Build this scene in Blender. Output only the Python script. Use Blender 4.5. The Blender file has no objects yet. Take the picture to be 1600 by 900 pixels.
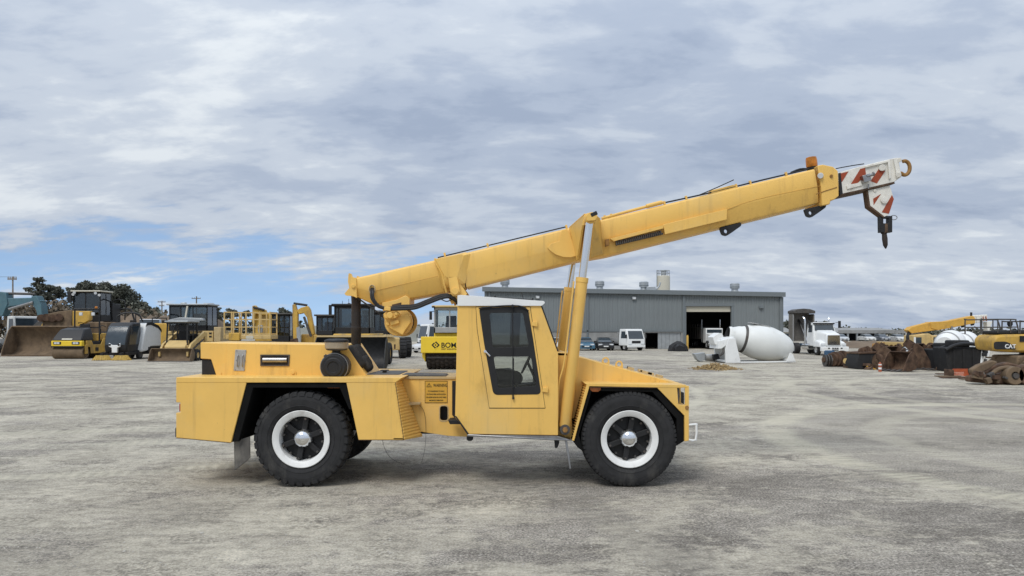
import bpy, bmesh, math, random
from mathutils import Vector, Matrix
from mathutils.geometry import tessellate_polygon
random.seed(7)
R = math.radians
scene = bpy.context.scene
col = scene.collection

# ---------------------------------------------------------------- camera
FPX, HZ, CH = 1164.0, 515.0, 2.287          # focal length in photo pixels, horizon row, eye height in metres
cam_data = bpy.data.cameras.new('camera'); cam = bpy.data.objects.new('camera', cam_data); col.objects.link(cam)
cam_data.sensor_width = 36.0; cam_data.lens = FPX / 1600 * 36.0
cam_data.shift_y = (HZ - 450.0) / 1600.0
cam_data.clip_start = 0.1; cam_data.clip_end = 6000
cam.location = (0, 0, CH); cam.rotation_euler = (R(90), 0, 0)
scene.camera = cam

# ---------------------------------------------------------------- world: daylight sky under broken cloud
SUN_EL, SUN_AZ = 52.0, 205.0                 # azimuth clockwise from +Y
world = bpy.data.worlds.new('World'); scene.world = world; world.use_nodes = True
def build_world():
    nt = world.node_tree; N = nt.nodes; L = nt.links; N.clear()
    out = N.new('ShaderNodeOutputWorld'); bg = N.new('ShaderNodeBackground'); bg.inputs[1].default_value = 0.1
    L.new(bg.outputs[0], out.inputs[0])
    sky = N.new('ShaderNodeTexSky'); sky.sky_type = 'NISHITA'; sky.sun_disc = False
    lift = N.new('ShaderNodeVectorMath'); lift.operation = 'ADD'; lift.inputs[1].default_value = (0, 0, 0.22)
    sky.sun_elevation = R(SUN_EL); sky.sun_rotation = R(SUN_AZ); sky.altitude = 50; sky.dust_density = 0.5
    tc = N.new('ShaderNodeTexCoord'); L.new(tc.outputs['Generated'], lift.inputs[0])
    nrm = N.new('ShaderNodeVectorMath'); nrm.operation = 'NORMALIZE'; L.new(lift.outputs[0], nrm.inputs[0]); L.new(nrm.outputs[0], sky.inputs[0])
    sep = N.new('ShaderNodeSeparateXYZ'); L.new(tc.outputs['Generated'], sep.inputs[0])
    def m(op, a, b=None, c=None):
        n = N.new('ShaderNodeMath'); n.operation = op
        for i, v in enumerate((a, b, c)):
            if v is None: continue
            if isinstance(v, (int, float)): n.inputs[i].default_value = v
            else: L.new(v, n.inputs[i])
        return n.outputs[0]
    z = m('MAXIMUM', sep.outputs[2], 0.0)
    den = m('ADD', z, 0.22)
    u = m('DIVIDE', sep.outputs[0], den); v = m('DIVIDE', sep.outputs[1], den)
    comb = N.new('ShaderNodeCombineXYZ'); L.new(u, comb.inputs[0]); L.new(v, comb.inputs[1])
    def noise(scale, det, rough, loc, sx=1.0, sy=1.0, rot=0.0, dist=0.0):
        mp = N.new('ShaderNodeMapping'); mp.inputs['Location'].default_value = loc
        mp.inputs['Rotation'].default_value = (0, 0, rot); mp.inputs['Scale'].default_value = (sx, sy, 1)
        L.new(comb.outputs[0], mp.inputs[0])
        n = N.new('ShaderNodeTexNoise'); n.inputs['Scale'].default_value = scale; n.inputs['Detail'].default_value = det
        n.inputs['Roughness'].default_value = rough; n.inputs['Distortion'].default_value = dist
        L.new(mp.outputs[0], n.inputs['Vector']); return n.outputs[0]
    def ramp(val, stops):
        r = N.new('ShaderNodeValToRGB'); L.new(val, r.inputs[0]); e = r.color_ramp.elements
        while len(e) < len(stops): e.new(0.5)
        for i, (p, c) in enumerate(stops):
            e[i].position = p; e[i].color = (c[0], c[1], c[2], 1) if isinstance(c, tuple) else (c, c, c, 1)
        r.color_ramp.interpolation = 'EASE'
        return r.outputs[0]
    big = noise(0.85, 4, 0.5, (3.1, 1.7, 0), 0.8, 1.15, 0.2, 0.3)
    mid = noise(2.7, 8, 0.55, (0.4, 5.2, 0), 0.8, 1.1, 0.2, 0.35)
    fine = noise(8.0, 7, 0.6, (2.2, 0.3, 0), 0.7, 1.25, 0.2, 0.2)
    tone = m('ADD', m('ADD', m('MULTIPLY', big, 0.36), m('MULTIPLY', mid, 0.44)), m('MULTIPLY', fine, 0.20))
    cloud = ramp(tone, [(0.38, (2.7, 3.25, 4.25)), (0.45, (3.3, 3.85, 4.8)), (0.53, (4.25, 4.75, 5.5)), (0.62, (5.7, 6.1, 6.5))])
    # the clear patch low in one quarter of the sky, its edge broken by the same noise
    az = m('ARCTAN2', sep.outputs[0], sep.outputs[1])
    d_az = m('DIVIDE', m('SUBTRACT', az, R(-27)), R(25)); d_el = m('DIVIDE', m('SUBTRACT', sep.outputs[2], 0.035), 0.105)
    # the patch thins out towards the right
    d2 = m('ADD', m('POWER', m('ABSOLUTE', d_az), 2.4), m('POWER', m('ABSOLUTE', d_el), 2.0))
    wob = m('MULTIPLY', m('SUBTRACT', m('ADD', m('MULTIPLY', mid, 0.62), m('MULTIPLY', fine, 0.38)), 0.5), 6.0)
    gap = ramp(m('SUBTRACT', m('SUBTRACT', 1.0, d2), wob), [(0.0, 0.0), (1.0, 1.0)])
    gain = N.new('ShaderNodeMixRGB'); gain.blend_type = 'MULTIPLY'; gain.inputs[0].default_value = 1.0
    gain.inputs[2].default_value = (1.42, 1.45, 1.42, 1); L.new(sky.outputs[0], gain.inputs[1])
    mix = N.new('ShaderNodeMixRGB'); L.new(m('MULTIPLY', gap, 0.82), mix.inputs[0]); L.new(cloud, mix.inputs[1]); L.new(gain.outputs[0], mix.inputs[2])
    # an overcast sky is brighter overhead than at the horizon
    up = N.new('ShaderNodeVectorMath'); up.operation = 'SCALE'; L.new(mix.outputs[0], up.inputs[0]); L.new(m('ADD', 1.0, m('MULTIPLY', m('MULTIPLY', z, z), 1.0)), up.inputs['Scale'])
    L.new(up.outputs[0], bg.inputs[0])
build_world()
sl = bpy.data.lights.new('sun', 'SUN'); sl.energy = 1.5; sl.angle = R(24); sl.color = (1.0, 0.965, 0.9)
sun = bpy.data.objects.new('sun', sl); col.objects.link(sun)
_d = Vector((math.sin(R(SUN_AZ)) * math.cos(R(SUN_EL)), math.cos(R(SUN_AZ)) * math.cos(R(SUN_EL)), math.sin(R(SUN_EL))))
sun.rotation_euler = _d.to_track_quat('Z', 'Y').to_euler()
scene.view_settings.view_transform = 'Standard'; scene.view_settings.look = 'None'
scene.view_settings.exposure = 0.35; scene.view_settings.gamma = 1.0

# ---------------------------------------------------------------- measuring helpers (photo row/column at a known distance -> metres)
def X(px, Y): return (px - 800.0) * Y / FPX
def Z(py, Y): return CH - (py - HZ) * Y / FPX
def P(px, py, Y): return Vector((X(px, Y), Y, Z(py, Y)))
def PP(poly, Y): return [(X(a, Y), Z(b, Y)) for a, b in poly]
def depth(py): return CH * FPX / (py - HZ)

# ---------------------------------------------------------------- mesh helpers
SPLIT = {'stiffener', 'sheave_plate', 'jib_lug', 'hose_run', 'axle', 'plate_edge', 'chassis_frame', 'hood_fittings', 'hood_valves', 'lamp_guard', 'headlamp', 'windscreen_seal', 'pivot_lug',
         'saddle_clevis', 'lamp_cable', 'weld_seam', 'sheave_pin', 'sheave_bolt', 'deck_plate', 'lamp', 'post', 'mirror', 'rail', 'stripe', 'hose', 'plank', 'bracket', 'side_frame'}
STUFF = {'wheel_nuts', 'rivets', 'pipe_clips', 'cleats', 'bristles', 'bolts'}
class MB:
    def __init__(self): self.bm = bmesh.new()
    def face(self, vs):
        try: return self.bm.faces.new(vs)
        except ValueError: return None
    def box(self, x0, x1, y0, y1, z0, z1):
        v = [self.bm.verts.new(p) for p in ((x0,y0,z0),(x1,y0,z0),(x1,y1,z0),(x0,y1,z0),(x0,y0,z1),(x1,y0,z1),(x1,y1,z1),(x0,y1,z1))]
        for f in ((0,3,2,1),(4,5,6,7),(0,1,5,4),(1,2,6,5),(2,3,7,6),(3,0,4,7)): self.face([v[i] for i in f])
        return self
    def hexa(self, pts):
        v = [self.bm.verts.new(p) for p in pts]
        for f in ((0,3,2,1),(4,5,6,7),(0,1,5,4),(1,2,6,5),(2,3,7,6),(3,0,4,7)): self.face([v[i] for i in f])
        return self
    def obox(self, c, half, rz=0.0, ry=0.0, rx=0.0):
        M = Matrix.Translation(c) @ Matrix.Rotation(rz, 4, 'Z') @ Matrix.Rotation(ry, 4, 'Y') @ Matrix.Rotation(rx, 4, 'X')
        a, b, d = half
        return self.hexa([M @ Vector(p) for p in ((-a,-b,-d),(a,-b,-d),(a,b,-d),(-a,b,-d),(-a,-b,d),(a,-b,d),(a,b,d),(-a,b,d))])
    def prism(self, poly, y0, y1, shrink=None):
        n = len(poly); a = [self.bm.verts.new((x, y0, z)) for x, z in poly]; q = shrink or poly
        b = [self.bm.verts.new((x, y1, z)) for x, z in q]
        self.face(a); self.face(list(reversed(b)))
        for i in range(n): self.face([a[i], b[i], b[(i+1) % n], a[(i+1) % n]])
        return self
    def ppx(self, poly, Y, d, Yp=None): return self.prism(PP(poly, Yp or Y), Y, Y + d)
    def extr(self, pts, vec):
        vec = Vector(vec); n = len(pts); a = [self.bm.verts.new(p) for p in pts]; b = [self.bm.verts.new(Vector(p) + vec) for p in pts]
        self.face(a); self.face(list(reversed(b)))
        for i in range(n): self.face([a[i], b[i], b[(i+1) % n], a[(i+1) % n]])
        return self
    def plate(self, outer, holes, y0, y1):
        loops = [outer] + holes
        flat = [p for l in loops for p in l]
        tris = tessellate_polygon([[Vector((p[0], p[1], 0)) for p in l] for l in loops])
        a = [self.bm.verts.new((x, y0, z)) for x, z in flat]; b = [self.bm.verts.new((x, y1, z)) for x, z in flat]
        for t in tris:
            self.face([a[i] for i in t]); self.face([b[i] for i in reversed(t)])
        k = 0
        for l in loops:
            n = len(l)
            for i in range(n): self.face([a[k+i], b[k+i], b[k+(i+1) % n], a[k+(i+1) % n]])
            k += n
        return self
    def loft(self, loops, caps=True):
        vs = [[self.bm.verts.new(p) for p in l] for l in loops]
        n = len(vs[0])
        for a, b in zip(vs, vs[1:]):
            for i in range(n): self.face([a[i], a[(i+1) % n], b[(i+1) % n], b[i]])
        if caps: self.face(list(reversed(vs[0]))); self.face(vs[-1])
        return self
    def cyl(self, p0, p1, r0, r1=None, n=16, caps=True):
        p0 = Vector(p0); p1 = Vector(p1); r1 = r0 if r1 is None else r1
        q = (p1 - p0).to_track_quat('Z', 'Y')
        ring = lambda c, r: [c + q @ Vector((r*math.cos(2*math.pi*i/n), r*math.sin(2*math.pi*i/n), 0)) for i in range(n)]
        return self.loft([ring(p0, r0), ring(p1, r1)], caps)
    def lathe(self, prof, origin, axis, n=32, closed=False):
        origin = Vector(origin); q = Vector(axis).to_track_quat('Z', 'Y')
        loops = [[origin + q @ Vector((r*math.cos(2*math.pi*i/n), r*math.sin(2*math.pi*i/n), a)) for i in range(n)] for a, r in prof]
        if closed: loops.append(loops[0])
        vs = []
        for k, l in enumerate(loops):
            if closed and k == len(loops) - 1: vs.append(vs[0]); continue
            if prof[k][1] < 1e-5: c = self.bm.verts.new(l[0]); vs.append([c] * n)
            else: vs.append([self.bm.verts.new(p) for p in l])
        for a, b in zip(vs, vs[1:]):
            for i in range(n):
                f = []
                for w in (a[i], a[(i+1) % n], b[(i+1) % n], b[i]):
                    if w not in f: f.append(w)
                if len(f) > 2: self.face(f)
        return self
    def tube(self, pts, r, n=8, sub=6, caps=True):
        pts = [Vector(p) for p in pts]
        if sub > 1 and len(pts) > 2:
            e = [pts[0]*2 - pts[1]] + pts + [pts[-1]*2 - pts[-2]]; out = []
            for i in range(1, len(e) - 2):
                a, b, c, d = e[i-1:i+3]
                for k in range(sub):
                    t = k / sub
                    out.append(0.5*((2*b) + (c-a)*t + (2*a-5*b+4*c-d)*t*t + (3*b-a-3*c+d)*t**3))
            pts = out + [pts[-1]]
        loops = []; nrm = None
        for i, p in enumerate(pts):
            t = (pts[min(i+1, len(pts)-1)] - pts[max(i-1, 0)]).normalized()
            if nrm is None: nrm = t.orthogonal().normalized()
            nrm = (nrm - t * nrm.dot(t)).normalized(); bn = t.cross(nrm)
            loops.append([p + r*(math.cos(2*math.pi*k/n)*nrm + math.sin(2*math.pi*k/n)*bn) for k in range(n)])
        return self.loft(loops, caps)
    def bar(self, p0, p1, w, h=None):
        p0 = Vector(p0); p1 = Vector(p1); h = h or w
        t = (p1 - p0).normalized(); up = Vector((0, 0, 1)) if abs(t.z) < 0.95 else Vector((0, 1, 0))
        s = t.cross(up).normalized() * w/2; u = s.cross(t).normalized() * h/2
        return self.loft([[p + s + u, p - s + u, p - s - u, p + s - u] for p in (p0, p1)])
    def build(self, name, mat, parent=None, bevel=0.0, smooth=35, seg=2):
        bmesh.ops.recalc_face_normals(self.bm, faces=self.bm.faces)
        me = bpy.data.meshes.new(name)
        root = parent
        while root is not None and root.parent is not None: root = root.parent
        if root is not None and root.get('world_coords'):
            bmesh.ops.translate(self.bm, verts=self.bm.verts, vec=-Vector(root.location))
        if name in SPLIT:
            bm2 = self.bm; left = set(bm2.verts); isl = []
            while left:
                st = [left.pop()]; g = [st[0]]
                while st:
                    for e in st.pop().link_edges:
                        for w in e.verts:
                            if w in left: left.discard(w); st.append(w); g.append(w)
                isl.append(g)
            if len(isl) > 1:
                objs = []
                for g in isl:
                    mb = MB(); mp = {v: mb.bm.verts.new(v.co) for v in g}; seen = set()
                    for v in g:
                        for fc in v.link_faces:
                            if fc not in seen: seen.add(fc); mb.face([mp[w] for w in fc.verts])
                    if root is not None and root.get('world_coords'): bmesh.ops.translate(mb.bm, verts=mb.bm.verts, vec=Vector(root.location))
                    objs.append(mb.build(name, mat, parent, bevel, smooth, seg))
                self.bm.free(); return objs[0]
        self.bm.to_mesh(me); self.bm.free()
        for p in me.polygons: p.use_smooth = True
        me.set_sharp_from_angle(angle=R(smooth))
        me.materials.append(mat)
        o = bpy.data.objects.new(name, me); col.objects.link(o)
        if parent is not None: o.parent = parent
        if name in STUFF: o['kind'] = 'stuff'
        if bevel > 0:
            md = o.modifiers.new('bevel', 'BEVEL'); md.width = bevel; md.segments = seg; md.limit_method = 'ANGLE'; md.angle_limit = R(32); md.harden_normals = False
        return o
def tag(o, label=None, cat=None, group=None, kind=None):
    if label: o['label'] = label
    if cat: o['category'] = cat
    if group: o['group'] = group
    if kind: o['kind'] = kind
    return o
ROOTS = []
def thing(name, loc, label, cat, group=None):
    e = bpy.data.objects.new(name, None); col.objects.link(e); e.empty_display_size = 0.3
    e.location = loc; e['world_coords'] = 1; ROOTS.append(e)
    return tag(e, label, cat, group)
def copy_tree(o, parent=None):
    c = o.copy(); col.objects.link(c); c.parent = parent
    for ch in list(o.children): copy_tree(ch, c)
    return c
def text_mesh(name, s, size, origin, mat, parent, align='LEFT', depth_=0.0015, bold=0.0, xs=1.0):
    cu = bpy.data.curves.new(name, 'FONT'); cu.body = s; cu.size = size; cu.align_x = align; cu.extrude = depth_; cu.offset = bold
    ob = bpy.data.objects.new(name, cu); col.objects.link(ob)
    dg = bpy.context.evaluated_depsgraph_get(); dg.update()
    me = bpy.data.meshes.new_from_object(ob.evaluated_get(dg))
    bpy.data.objects.remove(ob)
    root = parent
    while root.parent is not None: root = root.parent
    off = Vector(root.location) if root.get('world_coords') else Vector((0, 0, 0))
    for v in me.vertices:
        a, b, d = v.co; v.co = Vector((origin[0] + a*xs, origin[1] - d, origin[2] + b)) - off
    me.materials.clear(); me.materials.append(mat)
    o = bpy.data.objects.new(name, me); col.objects.link(o); o.parent = parent
    return o
def rounded(poly, r, k=5):
    out = []; n = len(poly)
    for i in range(n):
        p = Vector(poly[i]); a = (Vector(poly[i-1]) - p); b = (Vector(poly[(i+1) % n]) - p)
        ra = min(r, a.length*0.45, b.length*0.45); s = p + a.normalized()*ra; e = p + b.normalized()*ra
        for j in range(k + 1):
            t = j / k; q = (1-t)**2*s + 2*t*(1-t)*p + t*t*e; out.append((q.x, q.y))
    return out

# ---------------------------------------------------------------- materials
def mat(name, c, rough=0.6, metal=0.0, var=0.12, scale=6.0, bump=0.0, bscale=60.0, dirt=None, damt=0.0, dscale=3.0, spec=0.4, wear=0.0):
    m = bpy.data.materials.new(name); m.use_nodes = True; nt = m.node_tree; N = nt.nodes; L = nt.links
    b = N['Principled BSDF']; b.inputs['Metallic'].default_value = metal; b.inputs['Specular IOR Level'].default_value = spec
    tc = N.new('ShaderNodeTexCoord')
    n = N.new('ShaderNodeTexNoise'); n.inputs['Scale'].default_value = scale; n.inputs['Detail'].default_value = 8; n.inputs['Roughness'].default_value = 0.6
    L.new(tc.outputs['Object'], n.inputs['Vector'])
    r = N.new('ShaderNodeValToRGB'); e = r.color_ramp.elements
    e[0].position = 0.3; e[1].position = 0.7
    e[0].color = tuple(x*(1-var) for x in c[:3]) + (1,); e[1].color = tuple(min(x*(1+var), 1) for x in c[:3]) + (1,)
    L.new(n.outputs[0], r.inputs[0]); last = r.outputs[0]
    if dirt:
        n2 = N.new('ShaderNodeTexNoise'); n2.inputs['Scale'].default_value = dscale; n2.inputs['Detail'].default_value = 10; n2.inputs['Roughness'].default_value = 0.68
        mp = N.new('ShaderNodeMapping'); mp.inputs['Scale'].default_value = (1, 1, 0.45); mp.inputs['Location'].default_value = (3.3, 1.1, 0.7)
        L.new(tc.outputs['Object'], mp.inputs[0]); L.new(mp.outputs[0], n2.inputs['Vector'])
        r2 = N.new('ShaderNodeValToRGB'); r2.color_ramp.elements[0].position = 0.62 - 0.25*damt; r2.color_ramp.elements[1].position = 0.78 - 0.1*damt
        r2.color_ramp.elements[1].color = (min(1, 0.35 + damt),)*3 + (1,)
        L.new(n2.outputs[0], r2.inputs[0])
        mx = N.new('ShaderNodeMixRGB'); mx.inputs[2].default_value = tuple(dirt) + (1,)
        L.new(r2.outputs[0], mx.inputs[0]); L.new(last, mx.inputs[1]); last = mx.outputs[0]
    if wear > 0:      # run-down streaks and small chips
        def layer(sc, mp3, lo, hi, colr, amt, prev):
            mp = N.new('ShaderNodeMapping'); mp.inputs['Scale'].default_value = mp3; mp.inputs['Location'].default_value = (sc, 2.7, 1.9); L.new(tc.outputs['Object'], mp.inputs[0])
            q = N.new('ShaderNodeTexNoise'); q.inputs['Scale'].default_value = sc; q.inputs['Detail'].default_value = 6; q.inputs['Roughness'].default_value = 0.65; L.new(mp.outputs[0], q.inputs['Vector'])
            rp = N.new('ShaderNodeValToRGB'); rp.color_ramp.elements[0].position = lo; rp.color_ramp.elements[1].position = hi; rp.color_ramp.elements[1].color = (amt, amt, amt, 1); L.new(q.outputs[0], rp.inputs[0])
            x = N.new('ShaderNodeMixRGB'); x.inputs[2].default_value = colr + (1,); L.new(rp.outputs[0], x.inputs[0]); L.new(prev, x.inputs[1]); return x.outputs[0]
        last = layer(5.0, (1.6, 1.6, 0.10), 0.54, 0.74, (0.30, 0.19, 0.075), wear, last)
        last = layer(1.3, (1, 1, 0.7), 0.50, 0.72, (0.66, 0.47, 0.19), wear*1.3, last)
        last = layer(38.0, (1, 1, 1), 0.70, 0.735, (0.12, 0.065, 0.03), min(1, wear*2.6), last)
    L.new(last, b.inputs['Base Color'])
    rr = N.new('ShaderNodeMapRange'); rr.inputs['To Min'].default_value = max(0.02, rough - 0.08); rr.inputs['To Max'].default_value = min(1, rough + 0.12)
    L.new(n.outputs[0], rr.inputs[0]); L.new(rr.outputs[0], b.inputs['Roughness'])
    if bump > 0:
        n3 = N.new('ShaderNodeTexNoise'); n3.inputs['Scale'].default_value = bscale; n3.inputs['Detail'].default_value = 5
        L.new(tc.outputs['Object'], n3.inputs['Vector'])
        bp = N.new('ShaderNodeBump'); bp.inputs['Strength'].default_value = bump; bp.inputs['Distance'].default_value = 0.02
        L.new(n3.outputs[0], bp.inputs['Height']); L.new(bp.outputs[0], b.inputs['Normal'])
    return m
def glass_mat(name, tint, refl=1.0):
    m = bpy.data.materials.new(name); m.use_nodes = True; nt = m.node_tree; N = nt.nodes; L = nt.links; N.clear()
    o = N.new('ShaderNodeOutputMaterial'); t = N.new('ShaderNodeBsdfTransparent'); t.inputs[0].default_value = tint + (1,)
    g = N.new('ShaderNodeBsdfGlossy'); g.inputs['Roughness'].default_value = 0.03; g.inputs[0].default_value = (0.9, 0.93, 0.95, 1)
    f = N.new('ShaderNodeFresnel'); f.inputs[0].default_value = 1.5
    a = N.new('ShaderNodeMath'); a.operation = 'MULTIPLY'; a.inputs[1].default_value = refl; L.new(f.outputs[0], a.inputs[0])
    x = N.new('ShaderNodeMixShader'); L.new(a.outputs[0], x.inputs[0]); L.new(t.outputs[0], x.inputs[1]); L.new(g.outputs[0], x.inputs[2]); L.new(x.outputs[0], o.inputs[0])
    return m
M = {}
M['yellow'] = mat('crane_yellow', (0.79, 0.49, 0.122), 0.42, var=0.05, scale=2.2, dirt=(0.34, 0.2, 0.05), damt=0.12, dscale=2.6, spec=0.45, bump=0.07, bscale=5, wear=0.42)
M['yellow2'] = mat('old_yellow', (0.60, 0.34, 0.06), 0.5, var=0.1, scale=3, dirt=(0.2, 0.12, 0.05), damt=0.3)
M['catyellow'] = mat('machine_yellow', (0.54, 0.33, 0.06), 0.55, var=0.14, scale=2, dirt=(0.20, 0.14, 0.08), damt=0.55, dscale=1.5)
M['paleyellow'] = mat('pale_yellow', (0.55, 0.39, 0.16), 0.6, var=0.1, scale=2, dirt=(0.25, 0.18, 0.1), damt=0.3, dscale=1.5)
M['brightyellow'] = mat('bright_yellow', (0.78, 0.54, 0.035), 0.45, var=0.04, scale=2)
M['black'] = mat('black_paint', (0.014, 0.014, 0.015), 0.55, var=0.2)
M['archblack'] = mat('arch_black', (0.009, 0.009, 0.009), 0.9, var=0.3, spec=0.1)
M['marker'] = mat('marker_lens', (0.24, 0.07, 0.015), 0.35, var=0.3, scale=25)
M['matte'] = mat('matte_black', (0.02, 0.02, 0.021), 0.8, var=0.25, dirt=(0.09, 0.08, 0.07), damt=0.2)
M['rubber'] = mat('tyre_rubber', (0.026, 0.026, 0.027), 0.78, var=0.25, scale=9, dirt=(0.10, 0.095, 0.085), damt=0.28, dscale=4, bump=0.15, bscale=90, spec=0.3)
M['hose'] = mat('hose_rubber', (0.014, 0.014, 0.015), 0.45, var=0.15)
M['white'] = mat('white_paint', (0.75, 0.76, 0.75), 0.45, var=0.04, scale=3, dirt=(0.4, 0.38, 0.33), damt=0.12)
M['rimwhite'] = mat('rim_white', (0.74, 0.74, 0.72), 0.45, var=0.07, scale=6, dirt=(0.3, 0.26, 0.22), damt=0.22, dscale=6)
M['headwhite'] = mat('worn_white', (0.70, 0.68, 0.62), 0.6, var=0.08, scale=8, dirt=(0.22, 0.14, 0.08), damt=0.3, dscale=7)
M['red'] = mat('stripe_red', (0.30, 0.055, 0.02), 0.55, var=0.12, scale=10)
M['chrome'] = mat('chrome', (0.78, 0.79, 0.8), 0.09, 1.0, var=0.03)
M['steel'] = mat('steel', (0.34, 0.34, 0.34), 0.35, 1.0, var=0.15, scale=12, dirt=(0.12, 0.08, 0.05), damt=0.2)
M['alu'] = mat('grey_aluminium', (0.42, 0.42, 0.41), 0.5, 0.5, var=0.1)
M['darksteel'] = mat('dark_steel', (0.09, 0.085, 0.08), 0.6, 0.4, var=0.3, dirt=(0.14, 0.08, 0.05), damt=0.3)
M['rust'] = mat('rusty_steel', (0.085, 0.05, 0.032), 0.85, 0.1, var=0.65, scale=3, dirt=(0.24, 0.16, 0.10), damt=0.45, dscale=1.5, bump=0.3, bscale=20)
M['mud'] = mat('muddy_steel', (0.17, 0.12, 0.075), 0.85, 0.1, var=0.3, scale=2, dirt=(0.06, 0.045, 0.035), damt=0.45, dscale=1.1, bump=0.3, bscale=15)
M['soot'] = mat('exhaust_black', (0.035, 0.03, 0.028), 0.75, 0.2, var=0.3, dirt=(0.10, 0.06, 0.04), damt=0.35)
M['deck'] = mat('deck_grey', (0.11, 0.11, 0.11), 0.7, 0.2, var=0.25, scale=8, bump=0.3, bscale=120)
M['stone_dust'] = mat('dusty_yellow', (0.50, 0.38, 0.2), 0.75, var=0.12, scale=4, dirt=(0.36, 0.33, 0.28), damt=0.4)
M['amber'] = mat('amber_lens', (0.42, 0.15, 0.015), 0.3, var=0.35, scale=14)
M['redlens'] = mat('red_lens', (0.35, 0.03, 0.02), 0.25)
M['lens'] = mat('clear_lens', (0.6, 0.62, 0.63), 0.15, var=0.05)
M['rope'] = mat('wire_rope', (0.05, 0.05, 0.05), 0.6, 0.5)
M['brass'] = mat('worn_hook_brown', (0.30, 0.16, 0.05), 0.6, 0.3, var=0.3, scale=20)
M['signyellow'] = mat('sign_yellow', (0.62, 0.36, 0.05), 0.45, var=0.06)
M['ink'] = mat('ink_black', (0.01, 0.01, 0.01), 0.6)
M['seat'] = mat('seat_vinyl', (0.018, 0.018, 0.02), 0.7, bump=0.1, bscale=30)
M['glass'] = glass_mat('window_glass', (0.86, 0.88, 0.87), 1.0)
M['dglass'] = glass_mat('tinted_glass', (0.50, 0.54, 0.55), 1.7)
M['bglass'] = mat('dark_machine_glass', (0.03, 0.042, 0.052), 0.08, var=0.2, scale=1.5, spec=0.8)
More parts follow.
